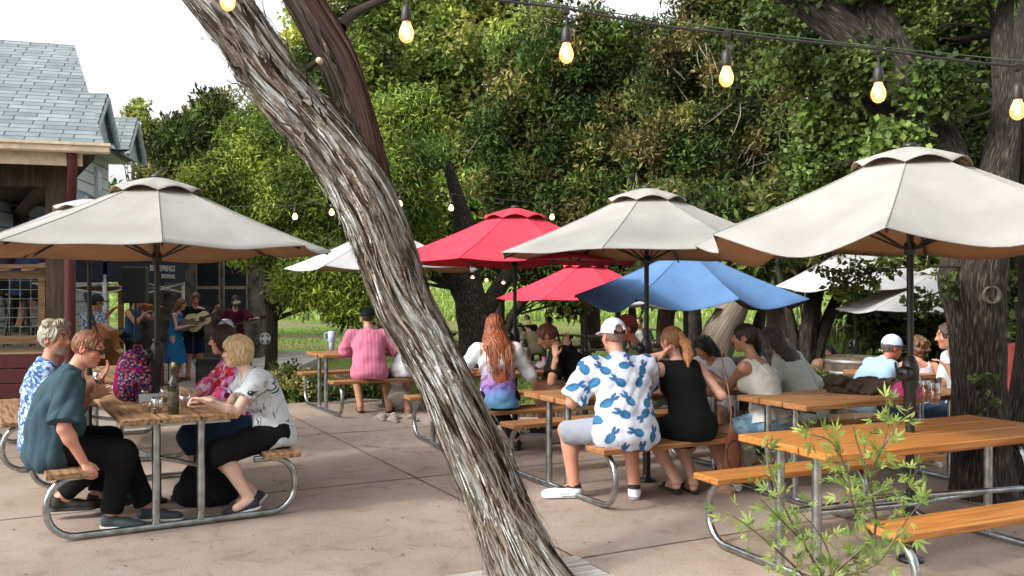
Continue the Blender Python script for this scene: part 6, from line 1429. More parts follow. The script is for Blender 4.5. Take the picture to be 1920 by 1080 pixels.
# -- the middle table
root, J9 = person('man in a white shirt printed with blue pineapples and a white cap', (.83, 6.70), 103, lean=13, hunch=14, head=(10, 6, 0), build=1.24, belly=.03, lod=0, skin='ruddy', hair='buzz', hair_col=(.22, .14, .1), hs=1.03,
       hands=(D3(at(1165, 700, 7.35)), D3(at(1098, 728, 7.05))), elb=((.8, 0, -1), (-.8, -.25, -1)), feet=((.93, 6.97, .09), (.475, 7.0, .09)), knees=((.2, 1, .7), (-.75, 1, .6)),
       handdir=(None, (D3(at(1112, 716, 7.2)), (.3, .3, -.6), False, .8)),
       cap=dict(c=(.58, .62, .70), open=True, strap=(.02, .02, .02)), shoes=dict(c=(.70, .72, .76), sole=(.74, .75, .78), band=(.02, .02, .025), dir=((.12, 1), (-1, -.10))),
       wear=(dict(k='shirt', c=pineapple, sl=.86, loose=.035, collar=True, hem=.16, g=.022, fold=.010, h=.0048), dict(k='shorts', c=(.26, .28, .33), g=.018, to=.97, loose=.025)))
p = tl(TC, -.08, -.68)
person('woman with a blonde ponytail in a black sleeveless dress resting her chin on her hand', (p.x, p.y), 112, fem=True, lean=17, hunch=14, head=(14, 0, 0), lod=0, skin='fair', hair='pony', hair_col=(.25, .115, .045), build=1.12, hs=1.0,
       hands=(D3(at(1330, 735, 7.35)), D3(at(1243, 664, 7.15))), elb=(None, (-.7, .35, -1)), feet=(D3(at(1300, 905, 7.15)), D3(at(1268, 902, 7.1))), handdir=(None, (D3(at(1258, 642, 7.18)), (.8, -.3, 0), False, 1.0)),
       shoes=dict(style='sandal', c=(.03, .02, .02), sole=(.03, .025, .02)), wear=(dict(k='tank', c=BLK, cut=.055, neck=.02, hem=.14, g=.014, fold=.004, n='dress'), dict(k='shorts', c=BLK, g=.03, loose=.04, to=.95, n='skirt')))
def purse(J): pass
root, J11 = person('dark-haired woman looking left in a sheer white ruffled camisole and light denim shorts', (2.06, 7.30), 133, fem=True, lean=13, hunch=10, side=-2, head=(26, 3, 0), lod=0, skin='olive', hair='pony', hair_col=(.018, .012, .010), build=1.0,
       hands=(D3(at(1398, 735, 7.9)), D3(at(1352, 742, 7.75))), elb=((.6, 0, -1), (-.8, .1, -1)), feet=(D3(at(1402, 905, 7.3)), D3(at(1368, 912, 7.15))), shoes=dict(style='sandal', c=(.16, .07, .04), sole=(.04, .02, .015)),
       wear=(dict(k='tank', c=(.52, .52, .47), cut=.07, neck=.085, hem=.03, g=.012, fold=.004), dict(k='shorts', c=two((.13, .25, .36), (.24, .38, .48), 60, 6, 0), g=.018, to=.55, loose=.012)))
def ruffle(J, base, r0, r1, drop, n, amp, col, name):
    V = []; Fq = []; m = 9; c = base; U = J['U1']; S_ = J['S']; F_ = np.cross(U, S_)
    for i in range(m):
        t = i/(m-1)
        for j in range(n):
            a_ = 2*math.pi*j/n; w_ = 1+amp*t*math.sin(a_*17+math.sin(a_*5)*2); r_ = (r0+(r1-r0)*t)*w_
            V.append(c-U*drop*t+S_*r_*math.cos(a_)+F_*r_*.74*math.sin(a_))
    for i in range(m-1):
        for j in range(n): Fq.append((i*n+j, (i+1)*n+j, (i+1)*n+(j+1) % n, i*n+(j+1) % n))
    link(name, np_mesh(name, np.array(V), np.array(Fq), np.tile(np.array(col, float), (len(V), 1))), M_['cloth'], J['root'])
ruffle(J11, J11['P']+J11['U1']*.20, .152, .185, .10, 220, .045, (.56, .56, .53), 'ruffle'); ruffle(J11, J11['P']+J11['U1']*.135, .165, .218, .13, 220, .055, (.60, .60, .57), 'ruffle')
b_ = MB()
for i in (0, 1):
    sh_ = J11['sh'][i]; nb_ = J11['nb']; q = sh_*.45+nb_*.55; b_.tube([J11['mid']+J11['U2']*.12+(sh_-nb_)*.38-J11['F']*.125, q-J11['F']*.068+J11['U2']*.0, q+J11['U2']*.022, q+J11['F']*.07], .0055, 6)
b_.build('strap', plain('white_strap', WHT), J11['root'])
person('person in a sage grey shirt leaning behind the woman in the ruffled camisole', (2.56, 7.95), 128, lean=24, hunch=12, side=-4, lod=1, skin='tan', hair='longish', hair_col=(.03, .018, .012), fem=True, build=1.1,
       head=(10, 8, 0), hands=(None, None), wear=(dict(k='shirt', c=(.40, .43, .40), sl=1.9, loose=.02, hem=.12, g=.016, fold=.006), dict(k='pants', c=(.05, .06, .08), g=.012)))
person('girl with dark hair and white t-shirt across the middle table, arms folded on it', (2.02, 8.95), 238, fem=True, hs=.86, lean=20, hunch=22, head=(-30, 28, 0), lod=1, skin='olive', hair='longish', hair_col=(.012, .009, .008),
       hands=(D3(at(1370, 728, 8.5)), D3(at(1402, 722, 8.45))), wear=(dict(k='shirt', c=(.56, .56, .6), sl=.6, hem=.10, fold=.004), dict(k='shorts', c=WHT, g=.012)))
person('red-faced man in a rusty red cap and olive shirt beyond the pineapple shirt', (1.36, 9.05), 175, lean=10, hunch=14, head=(8, 10, 0), lod=1, skin='red', hair='short', hair_col=(.05, .02, .015), cap=dict(c=(.20, .04, .03), open=False),
       hands=(None, None), wear=(dict(k='shirt', c=(.12, .13, .10), sl=.7, hem=.12, g=.016), dict(k='pants', c=(.07, .07, .05))))
# -- right side
person('man in a pale blue t-shirt and blue-and-white trucker cap leaning forward to the right', (3.42, 9.0), 8, lean=24, hunch=20, head=(0, 10, 0), hs=.88, gz=-.06, build=1.15, lod=1, skin='red', hair='short', hair_col=(.10, .08, .06), cap=dict(c=(.50, .60, .85), brim=(.02, .03, .06), open=False),
       hands=(D3(at(1690, 738, 8.7)), D3(at(1700, 725, 9.2))), elb=((.2, -.2, -1), (-.2, 0, -1)), wear=(dict(k='shirt', c=(.34, .50, .68), sl=.85, loose=.03, collar=True, hem=.13, g=.018, fold=.005, h=.008), dict(k='pants', c=(.03, .04, .07))))
person('curly-haired woman with a bare tanned back and white top behind the beer glasses', (4.06, 9.1), 74, gz=-.10, fem=True, lean=20, hunch=18, head=(-40, 10, 0), lod=1, skin='ruddy', hair='curly', hair_col=(.14, .07, .035), hs=.90, hands=(None, D3(at(1765, 715, 9.2))),
       wear=(dict(k='tank', c=(.52, .48, .49), cut=.09, neck=.17, hem=.10), dict(k='skirt', c=(.5, .48, .5), L=.4)))
person('man in a white t-shirt with hands clasped at his mouth, half hidden by the oak', (3.97, 8.05), 172, lean=4, hunch=10, hs=.90, head=(-4, 6, 0), build=1.18, lod=1, skin='tan', hair='short', hair_col=(.06, .035, .02),
       hands=(D3(at(1783, 690, 8.0)), D3(at(1776, 688, 7.85))), elb=((.3, .1, -1), (-.3, .2, -1)), wear=(dict(k='shirt', c=(.58, .60, .64), sl=.85, loose=.03, hem=.13, g=.016, fold=.006, h=.008), dict(k='pants', c=(.03, .045, .08))))
person('dark-haired man in a rust-red shirt glimpsed between the two oak stems', (4.58, 8.45), 122, lean=8, hunch=8, head=(30, 4, 0), lod=1, skin='tan', hair='short', hair_col=(.012, .010, .009), build=1.15,
       wear=(dict(k='shirt', c=(.36, .07, .06), sl=.9, hem=.13, g=.016, collar=True), dict(k='pants', c=(.03, .03, .04))))
# -- far groups
def far(label, u, Y, yaw, top, bottom=(.03, .03, .04), skin='tan', hair='short', hc=(.02, .014, .01), seat=.44, gz=None, **kw):
    x = (u-960)*Y/FPX; person(label, (x, Y), yaw, gz=gh(x, Y) if gz is None else gz, seat=seat, lod=2, skin=skin, hair=hair, hair_col=hc, wear=(dict(k='shirt', c=top, sl=.7, hem=.12, g=.014, fold=.002), dict(k='pants', c=bottom)), **kw)
far('person in a cream shirt with pale hair at the shaded lawn table', 958, 24.4, 60, (.42, .40, .34), hc=(.35, .3, .25), lean=12)
far('person in dark clothes at the shaded lawn table left of the cream shirt', 941, 25.0, 30, (.04, .035, .03), lean=14)
far('broad person in black at the middle of the shaded lawn table', 988, 25.6, 270, (.015, .015, .015), build=1.2)
far('person in a straw hat and tan shirt hunched at the shaded lawn table', 1004, 22.4, 120, (.16, .13, .08), cap=dict(c=(.35, .27, .16), style='sun'), lean=24, hunch=20)
far('person with a dark bob sitting upright at the right end of the shaded lawn tables', 1043, 24.6, 200, (.02, .02, .02), hair='bob', fem=True, hc=(.012, .01, .01))
far('woman in a pale top with long dark hair far behind the red-faced man', 1188, 21.0, 250, (.35, .33, .32), hair='longish', fem=True)
far('dark-haired person far behind the red-faced man, right of the woman in the pale top', 1208, 21.6, 230, (.03, .03, .03))
far('person in a dark green shirt far behind the white cap', 1160, 20.4, 80, (.03, .06, .035))
far('bearded man in a light blue shirt and sun cap seated on the right lawn', 1452, 18.0, 265, (.28, .38, .50), cap=dict(c=(.25, .28, .26), style='sun'), stubble=(.08, .05, .04), hands=((4.9, 17.6, .55), (5.3, 17.6, .6)))
far('grey-haired woman in a black floral top on the right lawn', 1484, 17.2, 240, two((.02, .02, .03), (.4, .3, .35), 40, 5, .35), hair='bob', fem=True, hc=(.16, .13, .11))
far('woman in a lilac-pink t-shirt seated on the low wall behind the shrub', 1508, 11.4, 20, (.62, .30, .60), bottom=(.30, .19, .12), fem=True, hair='bob', hc=(.24, .14, .07), gz=-.58, head=(-12, 12, 0), hands=((4.05, 11.6, .2), (4.0, 11.4, .2)))
far('girl with long black hair at the pale little table behind the barrel', 1572, 14.2, 215, (.5, .5, .52), fem=True, hair='longish', hc=(.01, .008, .008), hs=.9, gz=-.5)
x = (1712-960)*21.5/FPX
person('person in a bright yellow-green shirt standing on the far path', (x, 21.5), 95, gz=gh(x, 21.5), stand=True, lean=4, hunch=8, head=(0, 10, 0), lod=2, skin='tan', hair='longish', hair_col=(.28, .24, .18), wear=(dict(k='shirt', c=(.50, .56, .05), sl=.8, hem=.14), dict(k='pants', c=(.10, .12, .08), g=.016)))
# -- people on the pavilion deck
for k, (u, Y, yaw, top, lab) in enumerate([(38, 12.85, 20, (.03, .06, .16), 'person in a navy shirt on a bar stool at the pavilion rail, grey curly hair'), (-2, 13.0, 30, (.05, .05, .06), 'person in dark clothes on the pavilion deck at the very left edge')]):
    x = (u-960)*Y/FPX
    person(lab, (x, Y), yaw, gz=.79, seat=.74, lod=1, skin='tan', hair='short', hair_col=(.14, .12, .10), lean=8, hunch=14, feet=((x+.35, Y+.1, 1.06), (x+.33, Y-.12, 1.05)), hands=((x+.42, Y-.2, 1.93), (x+.3, Y+.3, 1.9)), shoes=dict(c=(.03, .03, .03), sole=(.1, .1, .1)),
           wear=(dict(k='shirt', c=top, sl=.7, hem=.12, g=.014), dict(k='shorts', c=(.02, .02, .022), g=.014)))
    t = empty('bar_stool', (x-.02, Y, .79), R(yaw), ('black bar stool under the person in navy on the pavilion deck', 'black bar stool at the very left edge of the pavilion deck')[k], 'stool', 'bar stools on the pavilion deck')
    b_ = MB(); b_.lathe([(0, .74), (.17, .74), (.18, .72), (.17, .70), (0, .70)], 16); b_.build('seat', M_['black'], t)
    for a_ in range(4): b_ = MB(); q = R(45+90*a_); b_.tube([(.1*math.cos(q), .1*math.sin(q), .70), (.24*math.cos(q), .24*math.sin(q), 0)], .02, 6); b_.build('leg', M_['black'], t)
    b_ = MB(); b_.tube([(.19*math.cos(q), .19*math.sin(q), .25) for q in np.linspace(0, 2*math.pi, 13)], .01, 5); b_.build('foot_ring', M_['black'], t)
# -- musicians
SG_ = -.25
x = (328-960)*18.2/FPX; MW = (x, 18.2)
person('woman in a blue denim dress playing a mandolin on the stage', MW, -2, gz=SG_, stand=True, fem=True, hs=.95, lean=4, hunch=8, head=(-6, 8, 0), lod=1, skin='fair', hair='longish', hair_col=(.16, .075, .035), hands=((x+.34, 18.05, .86), (x+.42, 18.35, 1.0)), elb=((.3, -.5, -1), (-.3, 0, -1)), shoes=dict(c=(.12, .06, .03), sole=(.1, .05, .03)),
       wear=(dict(k='dress', c=(.025, .16, .36), L=.52, r=.25, g=.012, fold=.006),))
x2 = (363-960)*18.6/FPX; GP = (x2, 18.6)
person('man in a black t-shirt and navy shorts playing a blond acoustic guitar', GP, -55, gz=SG_, stand=True, lean=4, hunch=12, head=(-10, 24, 0), lod=1, skin='ruddy', hair='short', hair_col=(.10, .06, .04), build=1.1, hs=1.03, hands=((x2+.12, 18.22, .92), (x2+.56, 18.35, 1.22)), elb=((.7, -.2, -1), (-.3, .2, -1)), shoes=dict(c=(.25, .06, .03), sole=(.2, .2, .2)),
       wear=(dict(k='shirt', c=(.012, .013, .016), sl=.8, loose=.03, hem=.14, g=.016), dict(k='shorts', c=(.012, .02, .06), g=.018, loose=.03, to=.97)))
x3 = (441-960)*18.6/FPX; BP = (x3, 18.6)
person('bearded man in a maroon t-shirt playing a banjo', BP, -72, gz=SG_, stand=True, lean=2, hunch=10, head=(6, 10, 0), lod=1, skin='fair', hair='short', hair_col=(.025, .015, .012), stubble=(.09, .05, .035), hs=.98, hands=((x3-.08, 18.22, .80), (x3+.52, 18.3, 1.0)), elb=((.8, -.2, -1), (-.3, .2, -1)), shoes=dict(c=BLK, sole=BLK),
       wear=(dict(k='shirt', c=(.10, .012, .03), sl=.75, loose=.03, hem=.14, g=.015), dict(k='pants', c=(.02, .025, .04))))
x4 = (247-960)*17.7/FPX; FP_ = (x4, 17.7)
person('fiddler in a sleeveless blue shirt behind the left loudspeaker', FP_, -12, gz=SG_, stand=True, lean=2, hunch=8, head=(25, 12, 0), lod=1, skin='ruddy', hair='short', hair_col=(.05, .03, .02), hands=((x4+.36, 17.45, 1.12), (x4+.48, 17.75, 1.20)), elb=((.2, -.6, -.6), (-.2, .3, -1)), shoes=dict(c=BLK, sole=BLK),
       wear=(dict(k='tank', c=(.04, .09, .19), cut=.05, neck=.0, hem=.16, g=.014), dict(k='pants', c=(.02, .025, .025), g=.014)))
x5 = (166-960)*15.3/FPX; BA = (x5, 15.3)
person('double-bass player in a blue and white leafy shirt and dark cap, back to the camera', BA, 62, gz=SG_, stand=True, lean=6, hunch=8, head=(-20, 6, 0), lod=1, skin='tan', hair='short', hair_col=(.03, .02, .015), cap=dict(c=(.035, .045, .045), open=False), hs=1.0, hands=((x5+.50, 15.15, .80), (x5+.30, 15.6, 1.25)), elb=((.6, -.3, -1), (-.3, .2, -1)),
       wear=(dict(k='shirt', c=two((.03, .05, .12), (.50, .56, .68), 130, 8, -.05), sl=.85, loose=.03, hem=.16, g=.016), dict(k='pants', c=(.015, .015, .02))))
x6 = (139-960)*16.6/FPX
person('person in a pale yellow shirt partly hidden by the pavilion post', (x6, 16.6), 200, gz=SG_, stand=True, lod=2, skin='tan', hair='short', hair_col=(.1, .07, .05), wear=(dict(k='shirt', c=(.45, .45, .25), sl=.8, hem=.13), dict(k='pants', c=(.04, .05, .07))))
# ================================================================ INSTRUMENTS AND STAGE GEAR
def outline(pts, n=8):
    P_ = pts+[(-x, y) for x, y in reversed(pts[1:-1])]; return P_
gshape = [(0, .0), (.10, .005), (.17, .05), (.195, .13), (.17, .22), (.125, .28), (.13, .34), (.145, .40), (.12, .46), (.06, .495), (0, .50)]
def instr(name, loc, xdir, ydir, label, cat, scale, body, top, hole, depth, neck, shape=gshape, headc=None, fholes=False):
    """shape drawn in the plane xdir/ydir; ydir runs along the neck"""
    t = empty(name, loc, 0, label, cat); xd = nrm(xdir); yd = nrm(np.array(ydir)-np.array(ydir)@xd*xd); zd = np.cross(xd, yd); M = Matrix([[*xd, 0], [*yd, 0], [*zd, 0], [0, 0, 0, 1]]).transposed()
    S_ = Matrix.Scale(scale, 4); sh_ = outline(shape)
    b = MB(); b.prism(sh_, depth, M @ S_ @ Matrix.Translation((0, -.2, -depth/2))); b.build('body', body, t)
    b = MB(); b.prism([(x*.97, y*.985+.004) for x, y in sh_], .006, M @ S_ @ Matrix.Translation((0, -.2, depth/2+.001))); so = b.build('soundboard', top, t)
    b = MB()
    if fholes:
        for sg in (-1, 1): b.tube([(sg*.09, .02, depth/2+.012), (sg*.075, .06, depth/2+.012), (sg*.085, .10, depth/2+.012)], .006, 5, M=M @ S_)
    else: b.lathe([(0, depth/2+.010), (hole, depth/2+.010), (hole, depth/2)], 18, c=(0, .12, 0), M=M @ S_)
    b.box((0, -.04, depth/2+.012), (.13, .018, .014), M=M @ S_); b.build('sound_hole', M_['black'], so)
    b = MB(); b.box((0, .13+neck/2, depth/2), (.052, neck, .026), M=M @ S_, bev=.006); b.build('neck', M_['wood_dark'], t)
    b = MB(); b.box((0, .13+neck+.08, depth/2-.01), (.07, .17, .018), M=M @ S_, bev=.005)
    for sg in (-1, 1):
        for k in range(3): b.box((sg*.048, .13+neck+.03+.05*k, depth/2-.01), (.028, .012, .012), M=M @ S_)
    b.build('headstock', headc or M_['wood_dark'], t)
    return t
cr_ = noisemat('blond_spruce', (.62, .47, .24), (.72, .58, .34), scale=5, rough=.3, stretch=(10, .5, 1)); rb = plain('rosewood', (.08, .035, .02), rough=.3); sun_ = plain('amber_varnish', (.33, .11, .025), rough=.25, v=.4, scale=3)
instr('guitar', (x2+.16, 18.28, .93), (.42, 0, -.91), (.91, .25, .42), 'blond acoustic guitar held by the man in black', 'guitar', 1.0, rb, cr_, .052, .10, .34)
instr('mandolin', (MW[0]+.28, 18.08, .88), (-.3, .1, .95), (.9, .3, .35), 'small dark mandolin held by the woman in the blue dress', 'mandolin', .62, rb, plain('dark_sunburst', (.10, .035, .015), rough=.25), .05, .08, .28)
t = empty('banjo', (x3-.05, 18.2, .83), 0, 'banjo with a white drum head played by the man in maroon', 'banjo'); M = Matrix([[-.25, .0, .97, 0], [.95, .18, .25, 0], [-.17, -.98, .0, 0], [0, 0, 0, 1]]).transposed()
b_ = MB(); b_.lathe([(.15, -.04), (.16, -.04), (.16, .03), (.145, .035)], 28, M=M); b_.build('rim', M_['galv'], t); b_ = MB(); b_.lathe([(0, .025), (.146, .03)], 28, M=M); b_.build('drum_head', plain('drum_skin', (.62, .68, .74)), t)
b_ = MB(); b_.box((0, .42, .02), (.045, .56, .025), M=M); b_.box((0, .75, .01), (.075, .16, .018), M=M, bev=.005); b_.box((0, .57, .05), (.02, .02, .05), M=M); b_.build('neck', M_['wood_dark'], t)
instr('violin', (x4+.33, 17.6, 1.24), (.1, -.7, .7), (.95, .2, -.1), 'violin held by the fiddler', 'violin', .42, sun_, sun_, .03, .08, .30, fholes=True)
b_ = MB(); b_.tube([(x4+.2, 17.35, 1.35), (x4+.42, 17.55, 1.10)], .005, 5); tag(b_.build('violin_bow', M_['wood_dark']), 'thin bow crossing the fiddle strings', 'bow')
bshape = [(0, 0), (.18, .0), (.30, .07), (.335, .20), (.28, .34), (.21, .42), (.20, .50), (.235, .60), (.22, .74), (.13, .86), (.03, .95), (0, .96)]
instr('double_bass', (x5+.52, 15.05, .32), (.86, -.35, .36), (-.35, .08, .93), 'amber varnished double bass leaning against its player', 'double bass', 1.0, sun_, sun_, .03, .16, 1.0, shape=bshape, fholes=True)
def pa(u, v0, v1, Y, w_, label, foot_gz):
    c = at(u, (v0+v1)/2, Y); h_ = (v1-v0)*Y/FPX; ww = w_*Y/FPX; b = MB()
    t = empty('loudspeaker', (c.x, c.y, c.z-h_/2), R(14), label, 'loudspeaker', 'loudspeakers on stands'); b.box((0, 0, h_/2), (ww, .34, h_), bev=.02); b.build('cabinet', plain('speaker_plastic'+str(u), (.016, .016, .018), rough=.55), t)
    b = MB(); b.box((0, -.176, h_/2), (ww*.9, .008, h_*.92), bev=.003); b.build('grille', plain('speaker_grille'+str(u), (.010, .010, .012), rough=.8), t)
    s_ = empty('speaker_stand', (c.x, c.y, foot_gz), R(20), 'black tripod stand under the '+label, 'speaker stand', 'loudspeaker stands'); top = c.z-h_/2-foot_gz
    b = MB(); b.tube([(0, 0, .1), (0, 0, top)], .02, 8); b.lathe([(.03, .75), (.035, .8), (.03, .86)], 10); b.build('pole', M_['black'], s_)
    for k in range(3): q = R(30+120*k); b = MB(); b.tube([(0, 0, .8), (.5*math.cos(q), .5*math.sin(q), .01)], .012, 6); b.build('leg', M_['black'], s_)
pa(254, 500, 568, 15.0, 42, 'larger left loudspeaker in front of the tent', SG_); pa(511, 520, 570, 17.0, 31, 'smaller right loudspeaker against the lawn', -.45)
t = empty('clip_fan', at(497, 635, 16.9), 0, 'small round white clip fan on the right loudspeaker stand', 'fan'); M = Matrix.Rotation(R(90), 4, 'X')
b_ = MB(); b_.lathe([(.10, -.03), (.11, 0), (.10, .03)], 20, M=M); b_.lathe([(0, .03), (.03, .032), (.03, .02)], 12, M=M)
for k in range(10): q = 2*math.pi*k/10; b_.tube([(.02*math.cos(q), -.03, .02*math.sin(q)), (.10*math.cos(q), -.02, .10*math.sin(q))], .003, 4)
b_.build('cage', whp, t); b_ = MB()
for k in range(4): b_.box((.05, 0, 0), (.08, .01, .05), M=Matrix.Rotation(R(90*k), 4, 'Y'))
b_.build('blade', plain('white_blade', (.7, .7, .72)), t)
for i, (u, v, Y, bx, lab) in enumerate([(384, 579, 17.7, .5, 'microphone stand with white-tipped microphone in front of the guitarist'), (437, 569, 18.0, -.35, 'microphone stand in front of the banjo player'), (300, 640, 17.6, .2, 'short microphone stand left of the woman in the blue dress')]):
    c = at(u, v, Y); t = empty('microphone_stand', (c.x+bx, c.y-.1, SG_), 0, lab, 'microphone stand', 'microphone stands'); b_ = MB(); d = Vector((-bx, .1, c.z-SG_)); k_ = Vector((0, 0, d.z-.32))
    b_.tube([(0, 0, .03), k_], .011, 6); b_.tube([k_-d*.0+Vector((bx*.3, 0, -.1)), d], .008, 6); b_.lathe([(.13, .0), (.13, .02), (.01, .03)], 14); b_.build('stand', M_['black'], t)
    b_ = MB(); b_.tube([d, d+Vector((-.14 if bx > 0 else .14, 0, .03))], [.014, .024], 10); b_.build('microphone', plain('mic_grey%d' % i, (.5, .52, .54), rough=.35), t)
p = at(400, 668, 17.4); t = empty('amplifier', (p.x, 17.4, SG_), R(-15), 'black combo amplifier on the stage floor behind the two women', 'amplifier'); b_ = MB(); b_.box((0, 0, .27), (.55, .32, .5), bev=.015); b_.build('cabinet', M_['rubber'], t)
b_ = MB(); b_.box((0, -.165, .22), (.46, .01, .34)); b_.build('grille', plain('amp_cloth', (.04, .04, .04)), t); b_ = MB(); b_.tube([(-.14, 0, .53), (-.12, 0, .56), (.12, 0, .56), (.14, 0, .53)], .01, 6); b_.build('handle', M_['black'], t)
b_ = MB(); b_.tube([(x2+.1, 18.3, .85), (MW[0]+.5, 17.8, .2), (MW[0]+.75, 17.6, -.2), (MW[0]+1.1, 17.2, -.24), (MW[0]+1.9, 17.3, -.24)], .012, 5); tag(b_.build('instrument_cable', M_['rubber']), 'black instrument cable trailing from the stage to the amplifier', 'cable')
# ================================================================ THINGS ON AND AROUND THE TABLES
clear = glassmat('clear_glass', (.96, .98, .98), .22); greeng = glassmat('green_glass', (.12, .15, .05), .35); wine = plain('red_wine', (.08, .005, .01), rough=.1); tt_ = .757
q = gat(325, 776, tt_); t = empty('wine_bottle', q, 0, 'green glass wine bottle with a cork stopper and dark label on the left table', 'bottle')
b_ = MB(); b_.lathe([(0, .002), (.034, .002), (.037, .01), (.037, .19), (.034, .215), (.018, .245), (.0145, .26), (.0145, .30), (.017, .302), (.017, .312), (.013, .314)], 24); b_.build('glass', plain('dark_olive_glass', (.022, .020, .006), rough=.06, spec=.8), t)
b_ = MB(); b_.lathe([(0, .312), (.011, .312), (.012, .345), (0, .346)], 12); b_.build('cork', plain('cork', (.45, .30, .17)), t)
b_ = MB(); b_.lathe([(.0376, .05), (.0378, .051), (.0378, .15), (.0376, .151)], 24); b_.build('label', plain('black_gold_label', (.06, .05, .03), v=.7, scale=25), t)
def tumbler(name, u, v, lab, r=.04, h_=.105, liquid=None, lh=.3, cat='glass', z=tt_, group='drinking glasses on the tables', mat=None, foam=None):
    p_ = gat(u, v, z) if not isinstance(u, Vector) else u; t = empty(name, p_, 0, lab, cat, group); b = MB(); b.lathe([(0, .001), (r*.78, .001), (r, h_*.35), (r*.98, h_), (r*.93, h_), (r*.95, h_*.35), (r*.72, .008), (0, .008)], 20); b.build('glass', mat or clear, t)
    if liquid is not None:
        b = MB(); b.lathe([(0, .009), (r*.7, .009), (r*.92, h_*.35), (r*.91, h_*lh), (0, h_*lh)], 18); b.build('drink', liquid, t)
        if foam: b = MB(); b.lathe([(0, h_*lh+.001), (r*.9, h_*lh+.001), (r*.9, h_*(lh+.1)), (0, h_*(lh+.1))], 18); b.build('foam', plain('beer_foam', (.75, .68, .5)), t)
    return t
rose = glassmat('rose_wine', (.9, .45, .4), .3); whw = glassmat('white_wine', (.85, .8, .45), .3); beer = plain('amber_beer', (.42, .07, .01), rough=.1)
tumbler('stemless_glass', 294, 773, 'short clear stemless glass nearly empty beside the wine bottle', liquid=rose, lh=.15)
tumbler('stemless_glass', 272, 752, 'clear stemless glass behind the plastic tray')
tumbler('stemless_glass', 309, 752, 'clear glass of ice water behind the wine bottle', liquid=clear, lh=.6)
tumbler('stemless_glass', 346, 766, 'glass of pale pink wine in the hand of the blonde woman', liquid=plain('pink_drink', (.55, .20, .19), rough=.2), lh=.7)
tumbler('wine_glass', 183, 718, 'clear glass of dark red wine near the gesturing hands', liquid=wine, lh=.6, z=.757)
q = gat(283, 764, tt_); t = empty('food_tray', q, R(25), 'clear plastic clamshell tray of fruit and cheese on the left table', 'food tray'); b_ = MB(); b_.lathe([(.07, .0), (.085, .03), (.095, .033), (.085, .034), (.065, .004), (0, .004)], 14); b_.box((0, .1, .07), (.15, .012, .1), M=Matrix.Rotation(R(-18), 4, 'X')); b_.build('clamshell', clear, t)
for k, c_ in enumerate([(.75, .62, .15), (.7, .65, .3), (.6, .08, .06), (.55, .06, .05), (.75, .7, .5), (.8, .7, .2)]): b_ = MB(); b_.box((.03*math.cos(k*1.05+.4), .03*math.sin(k*1.05+.4), .02), (.03, .028, .024), rz=k, bev=.006); b_.build('food_piece', plain('food%d' % k, c_), t)
q = gat(258, 750, tt_); t = empty('backpack', q, R(18), 'purple and magenta floral backpack standing on the left table', 'backpack')
def sdf_obj(f, h_, name, colf, parent, mat=None, nz=None):
    P_, F_ = f.mesh(h_, nz); cc_ = colf(P_) if callable(colf) else np.tile(np.array(colf, float), (len(P_), 1)); return link(name, np_mesh(name, P_, F_, cc_), mat or M_['cloth'], parent)
def bpcol(P_):
    n_ = vnoise(P_, 190, 3); m_ = vnoise(P_, 210, 9); k_ = vnoise(P_, 230, 17); o = np.tile(np.array([.035, .012, .045]), (len(P_), 1)); o[n_ > .22] = (.30, .02, .12); o[m_ > .28] = (.35, .30, .33); o[k_ > .33] = (.42, .10, .06); o[(k_ < -.35)] = (.05, .06, .25); e_ = np.abs(P_[:, 0]) > .133; o[e_ & (P_[:, 1] < 0)] = (.25, .01, .09); o[(P_[:, 2] > .235) & (P_[:, 2] < .25) & (P_[:, 1] < -.02)] = (.22, .01, .09); return o
f = Field(); f.ell((0, 0, .14), (.16, .09, .20), None, .05); f.ell((0, .0, .10), (.155, .10, .13), None, .05); f.ell((0, 0, .26), (.135, .075, .13), None, .05); f.ell((0, -.06, .11), (.12, .06, .11), None, .03); f.plane((0, 0, .0), (0, 0, -1)); sdf_obj(f, .005, 'bag', bpcol, t, nz=folds(.004, 3))
b_ = MB(); b_.tube([(-.03, .02, .385), (-.025, .03, .41), (.025, .03, .41), (.03, .02, .385)], .008, 6); b_.build('handle', plain('magenta_strap', (.25, .01, .09)), t)
b_ = MB(); b_.tube([(.10, .06, .34), (.17, .09, .25), (.17, .10, .1), (.13, .08, .03)], .014, 6); b_.build('strap', plain('magenta_strap2', (.16, .01, .06)), t)
b_ = MB(); b_.box((.0, -.128, .165), (.05, .006, .01)); b_.build('zip_pull', M_['galv'], t)
q = gat(215, 728, tt_); t = empty('paper_plate', q, 0, 'white paper napkins and plate behind the gesturing hands', 'napkins'); b_ = MB(); b_.lathe([(0, .002), (.08, .003), (.11, .012), (.112, .014), (.08, .006), (0, .005)], 20); b_.build('plate', plain('paper', (.7, .68, .64)), t); b_ = MB(); b_.box((.13, .12, .006), (.2, .16, .006), rz=.3, bev=.002); b_.build('napkin', plain('paper2', (.72, .71, .68)), t)
q = gat(387, 948, 0); t = empty('tote_bag', (q.x, q.y, 0), R(12), 'black tote bag standing on the patio under the left table', 'bag'); f = Field(); f.ell((0, 0, .15), (.19, .08, .2), None, .05); f.cone((-.14, 0, .1), (.14, 0, .1), .09, .09, .04); f.ell((0, 0, .36), (.16, .05, .06), None, .03, op='s'); f.plane((0, 0, .005), (0, 0, -1)); f.plane((0, 0, .31), (0, 0, 1)); sdf_obj(f, .007, 'bag', (.012, .012, .014), t, nz=folds(.006, 8))
for s_ in (-1, 1): b_ = MB(); b_.tube([(-.09, s_*.03, .29), (-.07, s_*.04, .42), (.07, s_*.04, .42), (.09, s_*.03, .29)], .006, 6); b_.build('handle', M_['rubber'], t)
